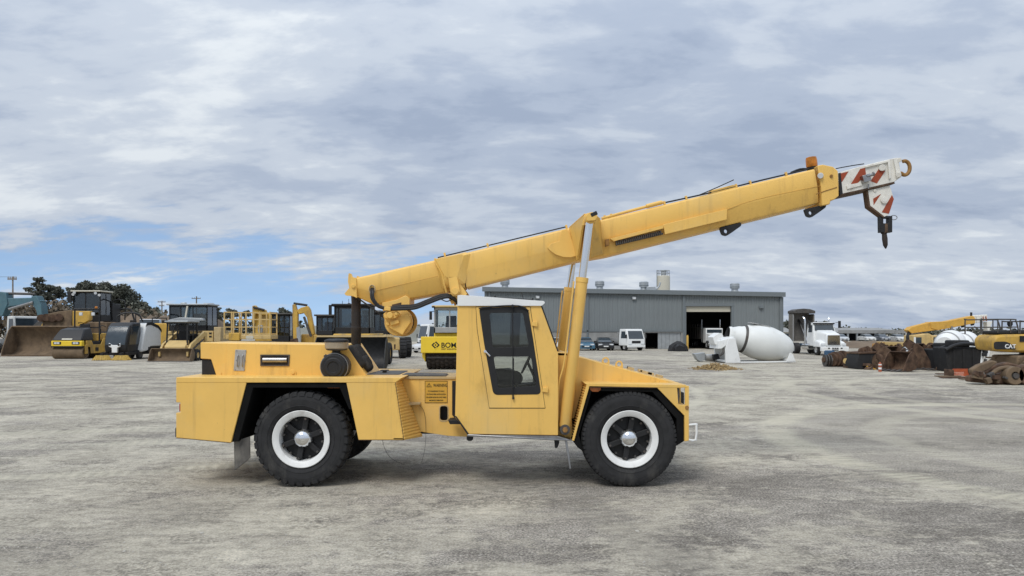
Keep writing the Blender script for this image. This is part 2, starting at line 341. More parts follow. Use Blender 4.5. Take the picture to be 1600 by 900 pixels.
# ================================================================ ground
def ground_material():
    m = bpy.data.materials.new('gravel_yard'); m.use_nodes = True; nt = m.node_tree; N = nt.nodes; L = nt.links
    b = N['Principled BSDF']; b.inputs['Roughness'].default_value = 0.95; b.inputs['Specular IOR Level'].default_value = 0.04
    tc = N.new('ShaderNodeTexCoord')
    def noise(scale, det=8, rough=0.6, loc=(0,0,0), sx=1, sy=1, dist=0.0):
        mp = N.new('ShaderNodeMapping'); mp.inputs['Location'].default_value = loc; mp.inputs['Scale'].default_value = (sx, sy, 1)
        L.new(tc.outputs['Object'], mp.inputs[0])
        n = N.new('ShaderNodeTexNoise'); n.inputs['Scale'].default_value = scale; n.inputs['Detail'].default_value = det; n.inputs['Roughness'].default_value = rough
        n.inputs['Distortion'].default_value = dist
        L.new(mp.outputs[0], n.inputs['Vector']); return n.outputs[0]
    def ramp(v, stops):
        r = N.new('ShaderNodeValToRGB'); L.new(v, r.inputs[0]); e = r.color_ramp.elements
        while len(e) < len(stops): e.new(0.5)
        for i, (p, c) in enumerate(stops):
            e[i].position = p; e[i].color = tuple(c) + (1,) if isinstance(c, tuple) else (c, c, c, 1)
        return r.outputs[0]
    def mix(f, a, c, mode='MIX'):
        x = N.new('ShaderNodeMixRGB'); x.blend_type = mode
        for i, v in enumerate((f, a, c)):
            if isinstance(v, (int, float)): x.inputs[i].default_value = v
            elif isinstance(v, tuple): x.inputs[i].default_value = v + (1,)
            else: L.new(v, x.inputs[i])
        return x.outputs[0]
    def mth(op, a, c):
        x = N.new('ShaderNodeMath'); x.operation = op
        for i, v in enumerate((a, c)):
            if isinstance(v, (int, float)): x.inputs[i].default_value = v
            else: L.new(v, x.inputs[i])
        return x.outputs[0]
    big = noise(0.14, 4, 0.55, (3.6, 1.2, 0), 0.9, 1.0, 0.6)
    mid = noise(0.8, 9, 0.66, (1, 7, 0), 0.9, 1.1, 0.4)
    streak = noise(0.7, 8, 0.7, (8, 2, 0), 0.22, 1.9, 0.3)
    fin = noise(6, 8, 0.78, (0, 0, 0), .8, 1.1); grit = noise(36, 4, 0.75)
    patch = mth('ADD', mth('ADD', mth('MULTIPLY', big, 0.40), mth('MULTIPLY', mid, 0.40)), mth('MULTIPLY', streak, 0.20))
    # grey gravel bed, and pale dust lying over it in ragged patches
    grav = mix(0.8, ramp(noise(0.45, 7, 0.6, (2, 9, 0), .8, 1.1), [(0.36, (0.215, 0.195, 0.168)), (0.5, (0.305, 0.279, 0.241)), (0.64, (0.385, 0.353, 0.303))]), ramp(grit, [(0.38, 0.3), (0.5, 0.95), (0.62, 1.8)]), 'MULTIPLY')
    dust = mix(0.35, ramp(noise(0.6, 6, 0.6, (7, 3, 0)), [(0.36, (0.395, 0.362, 0.296)), (0.62, (0.54, 0.497, 0.405))]), ramp(grit, [(0.38, 0.4), (0.5, 0.97), (0.62, 1.5)]), 'MULTIPLY')
    edge = mth('ADD', patch, mth('MULTIPLY', mth('SUBTRACT', fin, 0.5), 0.20))
    c = mix(ramp(edge, [(0.455, 0.0), (0.495, 0.62), (0.55, 0.9), (0.61, 1.0)]), grav, dust)
    c = mix(0.4, c, ramp(fin, [(0.38, 0.4), (0.5, 0.97), (0.62, 1.4)]), 'MULTIPLY')
    # crumbly dark clusters of coarse chips
    cl = mth('MULTIPLY', ramp(noise(1.1, 5, 0.6, (5, 5, 0), .8, 1.2), [(0.50, 0.0), (0.60, 1.0)]), ramp(noise(16, 5, 0.7, (9, 1, 0)), [(0.46, 0.0), (0.56, 1.0)]))
    c = mix(mth('MULTIPLY', cl, 0.6), c, (0.13, 0.118, 0.10))
    # wheel tracks: two pale curving bands pressed by turning machines
    sep = N.new('ShaderNodeSeparateXYZ'); L.new(tc.outputs['Object'], sep.inputs[0])
    def arc(cx, cy, rad, w):
        dx = mth('SUBTRACT', sep.outputs[0], cx); dy = mth('SUBTRACT', sep.outputs[1], cy)
        d = mth('SQRT', mth('ADD', mth('MULTIPLY', dx, dx), mth('MULTIPLY', dy, dy)), 0.0)
        wob = mth('MULTIPLY', mth('SUBTRACT', mid, 0.5), 0.7)
        d = mth('ABSOLUTE', mth('ADD', mth('SUBTRACT', d, rad), wob), 0.0)
        return ramp(mth('DIVIDE', d, w), [(0.45, 1.0), (1.0, 0.0)])
    tread = None
    # ground scraped back to gravel inside the turning circle
    dx = mth('SUBTRACT', sep.outputs[0], 14.0); dy = mth('SUBTRACT', sep.outputs[1], 14.5)
    dd = mth('ADD', mth('SQRT', mth('ADD', mth('MULTIPLY', dx, dx), mth('MULTIPLY', dy, dy)), 0.0), mth('MULTIPLY', mth('SUBTRACT', mid, 0.5), 2.0))
    c = mix(mth('MULTIPLY', ramp(mth('DIVIDE', dd, 10.0), [(0.55, 0.75), (0.80, 0.8), (0.83, 0.0)]), ramp(streak, [(0.40, 0.3), (0.55, 1.0)])), c, grav)
    for (cx, cy, rad, w, a, colr) in ((14, 14.5, 8.35, 0.5, 0.85, (0.55, 0.51, 0.40)), (14, 14.5, 6.2, 0.42, 0.6, (0.53, 0.49, 0.39)), (24, 26, 13.5, 0.5, 0.8, (0.54, 0.50, 0.395)), (24, 26, 11.4, 0.45, 0.7, (0.54, 0.50, 0.395)),
                                   (-16, 44, 28, 0.45, 0.7, (0.52, 0.485, 0.385)), (-16, 44, 30.2, 0.45, 0.7, (0.52, 0.485, 0.385)), (-30, -2, 33, 0.5, 0.45, (0.19, 0.177, 0.155)), (-12, 30, 19, 0.3, 0.75, (0.58, 0.54, 0.43))):
        k = arc(cx, cy, rad, w)
        ang = N.new('ShaderNodeMath'); ang.operation = 'ARCTAN2'; L.new(mth('SUBTRACT', sep.outputs[1], cy), ang.inputs[0]); L.new(mth('SUBTRACT', sep.outputs[0], cx), ang.inputs[1])
        lug = mth('MULTIPLY', mth('ADD', mth('SINE', mth('MULTIPLY', ang.outputs[0], 6.2832*rad/0.19), 0.0), 1.0), 0.5)
        f = mth('MULTIPLY', mth('MULTIPLY', k, a), mth('MULTIPLY', ramp(streak, [(0.35, 0.25), (0.58, 1.0)]), mth('ADD', 0.55, mth('MULTIPLY', lug, 0.45))))
        c = mix(f, c, colr)
        t = mth('MULTIPLY', k, lug); tread = t if tread is None else mth('ADD', tread, t)
    L.new(c, b.inputs['Base Color'])
    h = mth('ADD', mth('ADD', mth('MULTIPLY', fin, 0.5), mth('MULTIPLY', grit, 0.35)), mth('ADD', mth('MULTIPLY', mid, 0.8), mth('MULTIPLY', tread, 0.35)))
    bp = N.new('ShaderNodeBump'); bp.inputs['Strength'].default_value = 1.0; bp.inputs['Distance'].default_value = 0.045
    L.new(h, bp.inputs['Height']); L.new(bp.outputs[0], b.inputs['Normal'])
    return m
def ground():
    me = bpy.data.meshes.new('ground')
    xs = [-2500, -400, -120] + [-60 + 4*i for i in range(31)] + [120, 400, 2500]
    ys = [-300, -40] + [-4 + 3*i for i in range(40)] + [140, 200, 400, 1200, 4500]
    vs = [(x, y, 0.0) for y in ys for x in xs]
    n = len(xs)
    fs = [(j*n+i, j*n+i+1, (j+1)*n+i+1, (j+1)*n+i) for j in range(len(ys)-1) for i in range(n-1)]
    me.from_pydata(vs, [], fs); me.materials.append(ground_material())
    o = bpy.data.objects.new('ground', me); col.objects.link(o)
    tag(o, 'pale grey compacted gravel yard with dark damp patches', 'ground', kind='structure')
ground()
def stones():
    rng = random.Random(5); vs = []; fs = []
    base = [Vector((0,0,0.8)), Vector((1,0,0.1)), Vector((0.2,0.95,0.05)), Vector((-0.9,0.3,0.15)), Vector((-0.3,-0.9,0.1)), Vector((0.1,0,-0.5))]
    tri = [(0,1,2),(0,2,3),(0,3,4),(0,4,1),(5,2,1),(5,3,2),(5,4,3),(5,1,4)]
    for _ in range(16000):
        y = 4.6 + 13 * rng.random()**1.7; x = (rng.random()*2 - 1) * (y*0.72 + 0.4)
        s = 0.004 + 0.011 * rng.random()**3.0
        if rng.random() < 0.012: s *= 1.9
        a = rng.random()*6.283; k = len(vs); fx = 0.7 + 0.7*rng.random(); fz = 0.45 + 0.5*rng.random()
        for p in base:
            jx = p.x*fx*(0.8+0.4*rng.random()); jy = p.y
            vs.append((x + s*(jx*math.cos(a) - jy*math.sin(a)), y + s*(jx*math.sin(a) + jy*math.cos(a)), s*p.z*fz + 0.1*s))
        fs += [(k+i, k+j, k+l) for i, j, l in tri]
    me = bpy.data.meshes.new('gravel_stones'); me.from_pydata(vs, [], fs)
    me.materials.append(mat('loose_stone', (0.36, 0.34, 0.30), 0.9, var=0.5, scale=2.5))
    o = bpy.data.objects.new('gravel_stones', me); col.objects.link(o)
    tag(o, 'loose grey gravel chips scattered over the yard', 'gravel', kind='stuff')
stones()
# ================================================================ the yellow pick-and-carry crane
YN, YF = 10.80, 13.26                        # near and far side of the machine
YC = (YN + YF) / 2
crane = thing('mobile_crane', (X(640, YC), YC, 0), 'large yellow pick-and-carry mobile crane with raised telescopic boom and white cab roof', 'crane')
Yw = M['yellow']
def part(name, mb, m, parent=None, bevel=0.006, **k): return mb.build(name, m, parent or crane, bevel, **k)

# ---- wheels
def wheel(cx, yface, side, lugs, fine):
    """side -1: outer face looks towards -Y, +1: towards +Y"""
    W, cz = 0.19, 0.673
    yc = yface - side * W
    ax = (0, side, 0); o = (cx, yc, cz)
    hub = MB()
    hub.lathe([(-0.10, 0.30), (-0.02, 0.315), (0.02, 0.30), (0.03, 0.12), (0.05, 0.10)], o, ax, 36)
    for i in range(6):
        a = i * math.pi/3 + 0.35
        d = Vector((math.cos(a), 0, math.sin(a)))
        hub.bar(Vector(o) + Vector((0, side*0.055, 0)) + d*0.09, Vector(o) + Vector((0, side*0.075, 0)) + d*0.305, 0.075, 0.075)
    w = part('wheel', hub, M['black'], bevel=0.006)
    t = MB()
    t.lathe([(-0.15, .40), (-0.178, .45), (-0.192, .53), (-0.188, .60), (-0.172, .64), (-0.145, .655), (0, .662), (0.145, .655), (0.172, .64), (0.188, .60), (0.192, .53),
             (0.186, .50), (0.188, .47), (0.178, .445), (0.15, .40)], o, ax, 64, closed=True)
    q = Vector(ax).to_track_quat('Z', 'Y')
    for i in range(lugs):
        for s in (-1, 1):
            a0 = (i + (0.5 if s > 0 else 0.0)) * 2*math.pi/lugs; da = 2*math.pi/lugs*0.70
            if fine: pr = [(0.150, .63), (0.186, .625), (0.176, .655), (0.150, .668), (0.02, .676), (0.02, .65)]
            else: pr = [(0.160, .60), (0.195, .607), (0.188, .650), (0.168, .664), (0.025, .677), (0.025, .65)]
            rings = []
            for a in (a0, a0 + da):
                rings.append([Vector(o) + q @ Vector((r*math.cos(a), r*math.sin(a), s*yy)) for yy, r in pr])
            t.loft(rings)
    for rr in (0.47, 0.555): t.lathe([(0.187, rr-0.006), (0.193, rr), (0.187, rr+0.006)], o, ax, 64)
    if fine:
        for k in (-0.09, -0.03, 0.03, 0.09): t.lathe([(k-0.02, .66), (k-0.018, .674), (k+0.018, .674), (k+0.02, .66)], o, ax, 64)
    part('tyre', t, M['rubber'], w, 0.0, smooth=28)
    r = MB()
    r.lathe([(0.165, .398), (0.178, .405), (0.183, .396), (0.176, .378), (0.168, .345), (0.150, .318), (0.05, .308), (-0.05, .306), (-0.12, .335), (-0.15, .40)], o, ax, 56)
    part('rim', r, M['rimwhite'], w, 0.0)
    h = MB()
    h.lathe([(0.03, .11), (0.055, .142), (0.075, .142), (0.085, .136), (0.12, .126), (0.155, .098), (0.175, .062), (0.183, .02), (0.184, 0.0)], o, ax, 40)
    part('hub_cap', h, M['chrome'], w, 0.0)
    nt = MB()
    for i in range(6):
        a = i*math.pi/3 + 0.35 + math.pi/6; p = Vector(o) + Vector((0.275*math.cos(a), side*0.05, 0.275*math.sin(a)))
        a2 = i*math.pi/3 + 0.35; p2 = Vector(o) + Vector((0.283*math.cos(a2), side*0.10, 0.283*math.sin(a2)))
        for c in (p, p2): nt.cyl(c, c + Vector((0, side*0.035, 0)), 0.017, n=6)
    part('wheel_nuts', nt, M['darksteel'], w, 0.0)
    off = Vector(o) - Vector(crane.location); kr, kw = 1.035, 1.14
    for ob in [w] + list(w.children):
        for v in ob.data.vertices:
            d = v.co - off; v.co = Vector((off.x + d.x*kr, off.y - side*W*(kw - 1) + d.y*kw, .673*kr + d.z*kr))
    return w
XR, XF = X(470, YN), X(984, YN)
wheel(XR, YN - 0.01, -1, 36, False); wheel(XF, YN - 0.01, -1, 64, True)
wheel(XR, YF, 1, 36, False); wheel(XF, YF, 1, 64, True)
ax_ = MB()
for cx in (XR, XF):
    ax_.lathe([(-.93, 0), (-.93, .1), (-0.26, 0.1), (-0.24, 0.14), (-0.12, 0.23), (0.12, 0.23), (0.24, 0.14), (0.26, 0.10), (.93, .1), (.93, 0)], (cx, YC, .673), (0, 1, 0), 24)
part('axle', ax_, M['matte'])

# ---- chassis frame (dark) and driveline
f = MB()
f.prism(PP([(300, 600), (640, 600), (640, 672), (300, 668)], YN + .85), YN + .72, YF - .72)
f.prism(PP([(850, 615), (1066, 612), (1066, 668), (850, 672)], YN + .85), YN + .72, YF - .72)
part('chassis_frame', f, M['matte'])
s = MB(); s.cyl((X(560, YC), YC, .66), (X(900, YC), YC, .66), 0.055, n=14)
for px in (600, 740, 880): s.lathe([(-.08, .06), (-.05, .1), (.05, .1), (.08, .06)], (X(px, YC), YC, .66), (1, 0, 0), 14)
part('drive_shaft', s, M['matte'])

# ---- rear body
b = MB()
rear = PP([(275, 593), (385, 597.5), (361, 692), (275, 684), (275, 645), (281.5, 645), (281.5, 629), (275, 629)], YN)
b.prism(rear, YN, YF); part('rear_counterweight', b, Yw, bevel=0.008)
b = MB(); b.prism(PP([(279.5, 631), (283, 631), (283, 643), (279.5, 643)], YN), YN + .01, YN + .2); part('tail_lamp', b, M['redlens'])
b = MB(); b.prism(PP([(271, 669), (276, 669), (276, 684), (271, 684)], YN), YN + .05, YN + .3); part('rear_buffer', b, M['black'], bevel=0.01)
b = MB()
deck = PP([(275.4, 589.6), (628, 590.4), (618, 597.8), (276, 597.8)], YN)
b.prism(deck, YN - 0.004, YF + 0.004); part('rear_deck', b, Yw)
b = MB(); mid = PP([(541, 597.4), (617, 596.5), (631, 687.5), (560, 687.5)], YN)
b.prism(mid, YN, YN + 0.66); part('mid_fender', b, Yw, bevel=0.008)
b = MB(); b.prism(mid, YF - 0.66, YF); part('mid_fender', b, Yw, bevel=0.008)
# black arch lining
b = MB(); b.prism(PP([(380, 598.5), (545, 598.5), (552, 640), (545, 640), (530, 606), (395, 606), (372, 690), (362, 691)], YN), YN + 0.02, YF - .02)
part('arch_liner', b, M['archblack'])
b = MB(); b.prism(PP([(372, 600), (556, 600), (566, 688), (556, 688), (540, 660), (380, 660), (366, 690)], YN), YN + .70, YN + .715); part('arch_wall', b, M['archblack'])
b = MB(); b.ppx([(509, 599), (533, 599), (533, 604), (530, 606.5), (512, 606.5), (509, 603)], YN + .03, 0.05); part('side_marker_lamp', b, M['marker'], bevel=0.004)
b = MB(); b.prism(PP([(366, 689), (391, 682), (391.5, 715), (378, 727), (367, 735)], YN + .12), YN + .10, YN + .125)
part('mud_flap', b, mat('mudflap_grey', (0.10, 0.094, 0.085), 0.85, var=0.2, dirt=(0.3, 0.28, 0.24), damt=0.4))
b = MB(); b.prism(PP([(366, 689), (391, 682), (391.5, 715), (378, 727), (367, 735)], YN + .12), YF - .14, YF - .115)
part('mud_flap', b, M['matte'])
def corrug(name, A, B, C, D, n, amp, outward, m, thick=0.02):
    """ribbed step plate: A top near, B top inner, C bottom inner, D bottom near; ribs run from near to inner edge"""
    A, B, C, D = map(Vector, (A, B, C, D)); ow = Vector(outward).normalized(); mb = MB()
    L = []; 
    for i in range(n):
        for t, h in ((i/n, 0), ((i+.3)/n, amp), ((i+.6)/n, amp), ((i+.85)/n, 0)):
            L.append((A.lerp(D, t) + ow*h, B.lerp(C, t) + ow*h))
    L.append((D, C)); vs = [(mb.bm.verts.new(a), mb.bm.verts.new(c)) for a, c in L]
    bk = [(mb.bm.verts.new(a - ow*(thick)), mb.bm.verts.new(c - ow*(thick))) for a, c in L]
    for i in range(len(L)-1):
        mb.face([vs[i][0], vs[i][1], vs[i+1][1], vs[i+1][0]]); mb.face([bk[i][0], bk[i+1][0], bk[i+1][1], bk[i][1]])
        mb.face([vs[i][0], vs[i+1][0], bk[i+1][0], bk[i][0]]); mb.face([vs[i][1], bk[i][1], bk[i+1][1], vs[i+1][1]])
    mb.face([vs[0][0], bk[0][0], bk[0][1], vs[0][1]]); mb.face([vs[-1][0], vs[-1][1], bk[-1][1], bk[-1][0]])
    return part(name, mb, m, bevel=0.0, smooth=20)
YI = YN + .66
corrug('ribbed_step_plate', P(617.5, 596, YN), P(627, 594, YI), P(659, 681, YI), P(631.5, 687.5, YN), 19, 0.012, (1, 0, 0.2), Yw)
b = MB(); b.hexa([P(631.5, 687.7, YN), P(660, 682, YI), P(640, 682, YI+.01), P(615, 687.7, YN)] + [P(631.5, 684.7, YN), P(660, 679, YI), P(640, 679, YI+.01), P(615, 684.7, YN)])
part('step_base', b, Yw, bevel=0.0)

# ---- centre section behind the cab
YP = YN + .70
b = MB()
hole = rounded(PP([(687.5, 634.5), (699.5, 634.5), (699.5, 657), (687.5, 657)], YP), .045)
b.plate(PP([(560, 592), (712, 592), (716, 650), (738, 683), (700, 681), (640, 672), (560, 672)], YP), [hole], YP, YP + .03)
cp = part('centre_side_panel', b, Yw, bevel=0.004)
b = MB(); b.plate(rounded(PP([(685.8, 632.5), (701.2, 632.5), (701.2, 659), (685.8, 659)], YP), .06), [hole], YP - .006, YP + .001); part('hole_rim', b, M['stone_dust'], cp, 0.002)
b = MB(); b.prism(PP([(684, 630), (706, 630), (706, 662), (684, 662)], YP), YP + .16, YP + .18); part('hole_backing', b, M['black'], cp)
b = MB(); b.prism(PP([(706.5, 595), (712.5, 595), (712.5, 655), (706.5, 648)], YP), YP - .012, YP - .001); part('rubber_seal', b, M['black'], cp)
b = MB(); b.prism(PP([(560, 592), (740, 592), (740, 675), (560, 672)], YP), YF - .73, YF - .70); part('centre_side_panel', b, Yw, bevel=0.004)
b = MB(); b.prism(PP([(560, 588), (712, 588.5), (712, 592.2), (560, 592.2)], YP - .02), YP - .02, YF - .68); part('centre_deck', b, M['stone_dust'], bevel=0.004)
b = MB()
b.prism(PP([(574, 584.5), (622, 584.5), (626, 588.0), (570, 588.0)], YP), YP + .0, YF - .75)
b.prism(PP([(628, 585.0), (694, 586), (697, 588.2), (628, 588.2)], YP), YP + .0, YP + .5)
part('deck_plate', b, M['deck'], bevel=0.004)
b = MB(); b.cyl(P(601, 584.5, 11.9), P(601, 579, 11.9), .035, n=10); b.cyl(P(601, 579, 11.9), P(601, 577.6, 11.9), .07, n=12); part('deck_bolt', b, M['darksteel'], bevel=0)
# warning sign
b = MB(); b.ppx([(664, 595.2), (699.2, 595.2), (699.2, 629.2), (664, 629.2)], YP - .006, .006, YP); sg = part('warning_sign', b, M['signyellow'], bevel=0)
ys = YP - .0095
b = MB(); x0, z0 = X(664, YP), Z(629.2, YP); x1, z1 = X(699.2, YP), Z(595.2, YP)
for q in ((x0, x1, z1-.005, z1), (x0, x1, z0, z0+.005), (x0, x0+.005, z0, z1), (x1-.005, x1, z0, z1)): b.box(q[0], q[1], ys, ys + .0025, q[2], q[3])
part('sign_border', b, M['ink'], sg, 0)
b = MB(); tri = lambda s: PP([(670.5, 598.3 + s*1.3), (674.7 - s*1.1, 604.6 - s*.7), (666.3 + s*1.1, 604.6 - s*.7)], YP)
b.plate(tri(0), [list(reversed(tri(0.75)))], ys, ys + .0025); b.ppx([(670.1, 600.5), (670.9, 600.5), (670.7, 602.7), (670.3, 602.7)], ys, .0025, YP); b.ppx([(670.1, 603.1), (670.9, 603.1), (670.9, 603.8), (670.1, 603.8)], ys, .0025, YP)
part('warning_triangle', b, M['ink'], sg, 0)
text_mesh('sign_lettering', 'WARNING', .068, (X(677, YP), ys + .002, Z(604.3, YP)), M['ink'], sg, bold=.0008, xs=.66)
for k, (t, w) in enumerate((('IT IS DANGEROUS TO WALK', .74), ('OR STAND NEAR ARTICULATION', .74), ('OR UNDER BOOM OR LOAD WHEN', .72), ('MACHINE IS OPERATING', .74))):
    text_mesh('sign_lettering', t, .029, (X(681.6, YP), ys + .002, Z(612.2 + 4.75*k, YP)), M['ink'], sg, 'CENTER', bold=.0004, xs=w*.9)
# hand step and cable
b = MB(); b.ppx([(633, 629), (656, 629), (657, 632), (633, 634)], YP - .12, .12); part('hand_step', b, M['stone_dust'], bevel=.004)
b = MB(); b.tube([P(655, 632, YP-.03), P(663, 645, YP-.02), P(665.5, 672, YP-.03), P(664, 700, YP-.1), P(659, 722, YP-.2)], .0028, 6); part('hanging_wire', b, M['rope'], bevel=0)
b = MB(); b.tube([P(597, 687, YN+.3), P(603, 705, YN+.3), P(614, 718, YN+.3), P(634, 727, YN+.3)], .003, 6); part('hanging_wire', b, M['rope'], bevel=0)
b = MB(); b.ppx([(700, 657), (716, 656), (723, 663), (703, 663)], YN + .25, .35); part('black_step', b, M['black'])

# ---- engine hood
YH = YN + .62; YHF = YF - .62
b = MB()
hood = PP([(313, 535), (344, 535.5), (540, 538.5), (574, 589), (338.5, 590), (329.5, 561.5), (313, 560.5)], YH)
b.prism(hood, YH, YHF); hd = part('engine_hood', b, Yw, bevel=0.012)
b = MB(); b.ppx([(356, 536.9), (541, 539.2), (575, 590), (351, 590)], YH - .014, .016, YH); part('hood_side_panel', b, Yw, hd, 0.004)
b = MB(); b.prism(PP([(314, 561), (329, 562), (338, 590), (314, 590)], YH), YH + .03, YHF - .03); part('hood_recess', b, M['black'], hd)
b = MB(); b.ppx([(368.5, 546.3), (385.5, 546.8), (382.5, 579.5), (365.8, 579)], YH - .024, .012, YH); gp = part('access_plate', b, M['alu'], hd, .003)
for px in (371.8, 379.4):
    b = MB(); b.tube([P(px, 556, YH-.02), P(px-.4, 556, YH-.055), P(px-.9, 571, YH-.055), P(px-.9, 571, YH-.02)], .009, 8, sub=3); part('handle', b, M['steel'], gp, 0)
b = MB()
for px, py in ((370, 548), (384, 548.4), (367.5, 577.5), (381.5, 578), (369, 563), (383, 563.5)): b.cyl(P(px, py, YH-.03), P(px, py, YH-.02), .008, n=8)
part('rivets', b, M['steel'], gp, 0)
# exhaust window: black frame, chromed muffler behind it
wo = PP([(407.5, 554), (453.5, 554), (452.5, 571.8), (407.5, 571.8)], YH); wi = PP([(409.5, 555.6), (451.5, 555.6), (450.6, 570.2), (409.5, 570.2)], YH)
b = MB(); b.plate(wo, [wi], YH - .03, YH - .014); wf = part('muffler_window', b, M['darksteel'], hd, .002)
b = MB(); b.prism(wi, YH - .0165, YH - .0145); part('window_backing', b, M['soot'], wf, 0)
b = MB(); b.cyl(P(411, 562.5, YH - .02), P(449, 562.5, YH - .02), .042, n=24); part('muffler', b, M['steel'], wf, .004)
b = MB(); b.ppx([(452, 589.5), (453, 580), (456, 577.2), (460, 577.2), (463, 580), (464, 589.5)], YH - .03, .016, YH); lg = part('lifting_lug', b, Yw, hd, .003)
b = MB(); b.cyl(P(457.7, 582.2, YH - .05), P(457.7, 582.2, YH - .03), .026, n=6); part('lug_bolt', b, Yw, lg, .002)
b = MB(); b.ppx([(341.5, 589.5), (342, 583), (345.5, 581.5), (347, 589.5)], YH - .012, .012, YH); part('lifting_lug', b, Yw, hd, .003)
def seam(pts, y, m='rust', r=.006, parent=None): b = MB(); b.tube([P(px, py, y) for px, py in pts], r, 5, sub=1); part('seam_line', b, M[m], parent, 0)
seam([(340, 589.3), (420, 589.6), (500, 589.6), (573, 589.2)], YH - .012, 'rust', .006, hd); seam([(276, 684.2), (320, 688.2), (360.5, 692)], YN - .001, 'rust', .004); seam([(617.6, 597.5), (624, 640), (631, 687)], YN - .001, 'rust', .005)
seam([(560, 687.6), (631, 687.6)], YN - .001, 'rust', .004); seam([(920, 605), (980, 605.6), (1027, 606)], YN - .003, 'rust', .004); seam([(732, 678.5), (800, 679.6), (871, 680.6)], YN + .018, 'rust', .004)
# air cleaner
YA = YN + .26
ac = MB(); cA = P(520.5, 573.6, YA)
ac.lathe([(0, .0), (0, .075), (-.012, .085), (-.012, .125), (0, .14), (.0, .172), (.02, .192), (.06, .198), (.16, .198)], cA, (0, 1, 0), 48)
acl = part('air_cleaner', ac, M['black'], bevel=0)
b = MB(); b.lathe([(.16, .198), (.17, .204), (.19, .204), (.2, .196), (.36, .196), (.38, .17), (.38, 0)], cA, (0, 1, 0), 48); part('cleaner_body', b, M['darksteel'], acl, 0)
b = MB(); b.lathe([(.052, .2), (.052, .209), (.082, .209), (.082, .2)], cA, (0, 1, 0), 48); part('clamp_band', b, M['steel'], acl, 0)
b = MB(); b.obox(cA + Vector((-.13, .06, .165)), (.022, .02, .016), ry=-.7); part('clamp_latch', b, M['darksteel'], acl, .003)
b = MB(); c = P(525.5, 556, YA + .15); b.lathe([(-.05, .062), (.03, .062), (.03, .075), (.05, .075), (.05, .062), (.16, .062)], c, (0, 0, 1), 24); part('intake_stem', b, M['black'], acl, 0)
b = MB(); c = P(526, 547.5, YA + .15); b.lathe([(0, .03), (0, .13), (.012, .155), (.035, .165)], c, (0, 0, 1), 40); part('bowl_base', b, M['darksteel'], acl, 0)
b = MB(); c = P(526, 544.6, YA + .15); b.lathe([(0, .165), (.005, .172), (.105, .178), (.11, .172)], c, (0, 0, 1), 40); part('pre_cleaner_bowl', b, mat('dust_bowl', (0.34, 0.28, 0.2), 0.3, var=0.12, scale=10), acl, 0)
b = MB(); c = P(526, 534.4, YA + .15); b.lathe([(0, .178), (0, .184), (.02, .184), (.035, .172), (.05, .11), (.052, .02), (.065, .018), (.065, 0)], c, (0, 0, 1), 40); part('bowl_lid', b, M['black'], acl, 0)
b = MB(); b.prism(PP([(508, 588), (538, 588), (540, 592), (507, 592)], YA + .1), YA + .04, YA + .36); part('cleaner_bracket', b, M['darksteel'], acl)
# rubber intake boots leaning on the front of the hood
def boot(a, bb, r, nm='intake_boot'):
    a, bb = Vector(a), Vector(bb); L = (bb - a).length; mb = MB()
    pr = [(-r*.7*math.cos(t*math.pi/12), r*math.sin(t*math.pi/12)) for t in range(7)] + [(L*.45, r*1.04), (L*.55, r*1.04)] + [(L + r*.7*math.sin(t*math.pi/12), r*math.cos(t*math.pi/12)) for t in range(7)]
    mb.lathe(pr, a, bb - a, 28); return part(nm, mb, M['rubber'], bevel=0)
boot(P(547, 546, YH + .08), P(563, 570, YH + .08), .088)
boot(P(556, 545, YH + .42), P(573, 569, YH + .42), .095)
boot(P(569, 562, YH + .25), P(575, 575, YH + .25), .09)
# exhaust stack
b = MB(); yx = YH + .5
b.lathe([(0, .05), (.0, .075), (.55, .078), (.56, .085), (.62, .085), (.63, .075), (1.0, .074), (1.12, .08)], (X(556.5, yx), yx, Z(572, yx)), (0, 0, 1), 24)
ex = part('exhaust_stack', b, M['soot'], bevel=0)
b = MB(); b.tube([P(559, 466, yx-.1), P(585, 484, yx - .1), P(604, 500, yx-.06)], .012, 8, sub=4); part('stay_cable', b, M['rope'], bevel=0)

# ---- front module
FYH = YN + .46
b = MB(); b.prism(PP([(884, 551), (902, 557), (1064, 600.5), (1064, 640), (884, 655)], FYH), FYH, YF - .46); fh = part('front_hood', b, Yw, bevel=.01)
for px, py in ((946.5, 569.5), (967.5, 575)):
    b = MB(); w = rounded(PP([(px-6.5, py), (px-5.5, py-9), (px, py-12.5), (px+5.5, py-9), (px+6.5, py+2.5)], FYH + .03), .05)
    hl = [(X(px, FYH+.03) + .034*math.cos(t*math.pi/6), Z(py - 5.8, FYH+.03) + .034*math.sin(t*math.pi/6)) for t in range(12)]
    b.plate(w, [hl], FYH + .03, FYH + .06); part('lifting_eye', b, Yw, fh, .004)
b = MB()
for px, py in ((985, 575.5), (1000, 578.8), (1004, 580.5), (1013, 582.8), (1016, 583.6), (1030, 587.5)): b.obox(P(px, py, FYH + .3), (.05 if px != 1000 else .03, .06, .02), ry=R(14))
part('hood_fittings', b, M['stone_dust'], fh, .004)
b = MB()
for px, py in ((983, 574.5), (1015, 583)): b.obox(P(px, py, FYH + .28), (.03, .03, .018), ry=R(14))
part('hood_valves', b, M['black'], fh, .004)
b = MB(); b.prism(PP([(913, 598.5), (1072, 601.5), (1074, 605.5), (1058, 606), (1028, 605.6), (919, 603.5)], YN), YN - .004, YF + .004); part('front_fender', b, Yw, bevel=.005)
def front_side(y0, y1):
    b = MB(); b.prism(PP([(1026, 605), (1058, 605), (1060, 632), (1076.5, 634), (1076.5, 688.5), (1069.5, 690), (1069.5, 649.5)], YN), y0, y1); return part('front_side_plate', b, Yw, bevel=.006)
front_side(YN, YN + .06); front_side(YF - .06, YF)
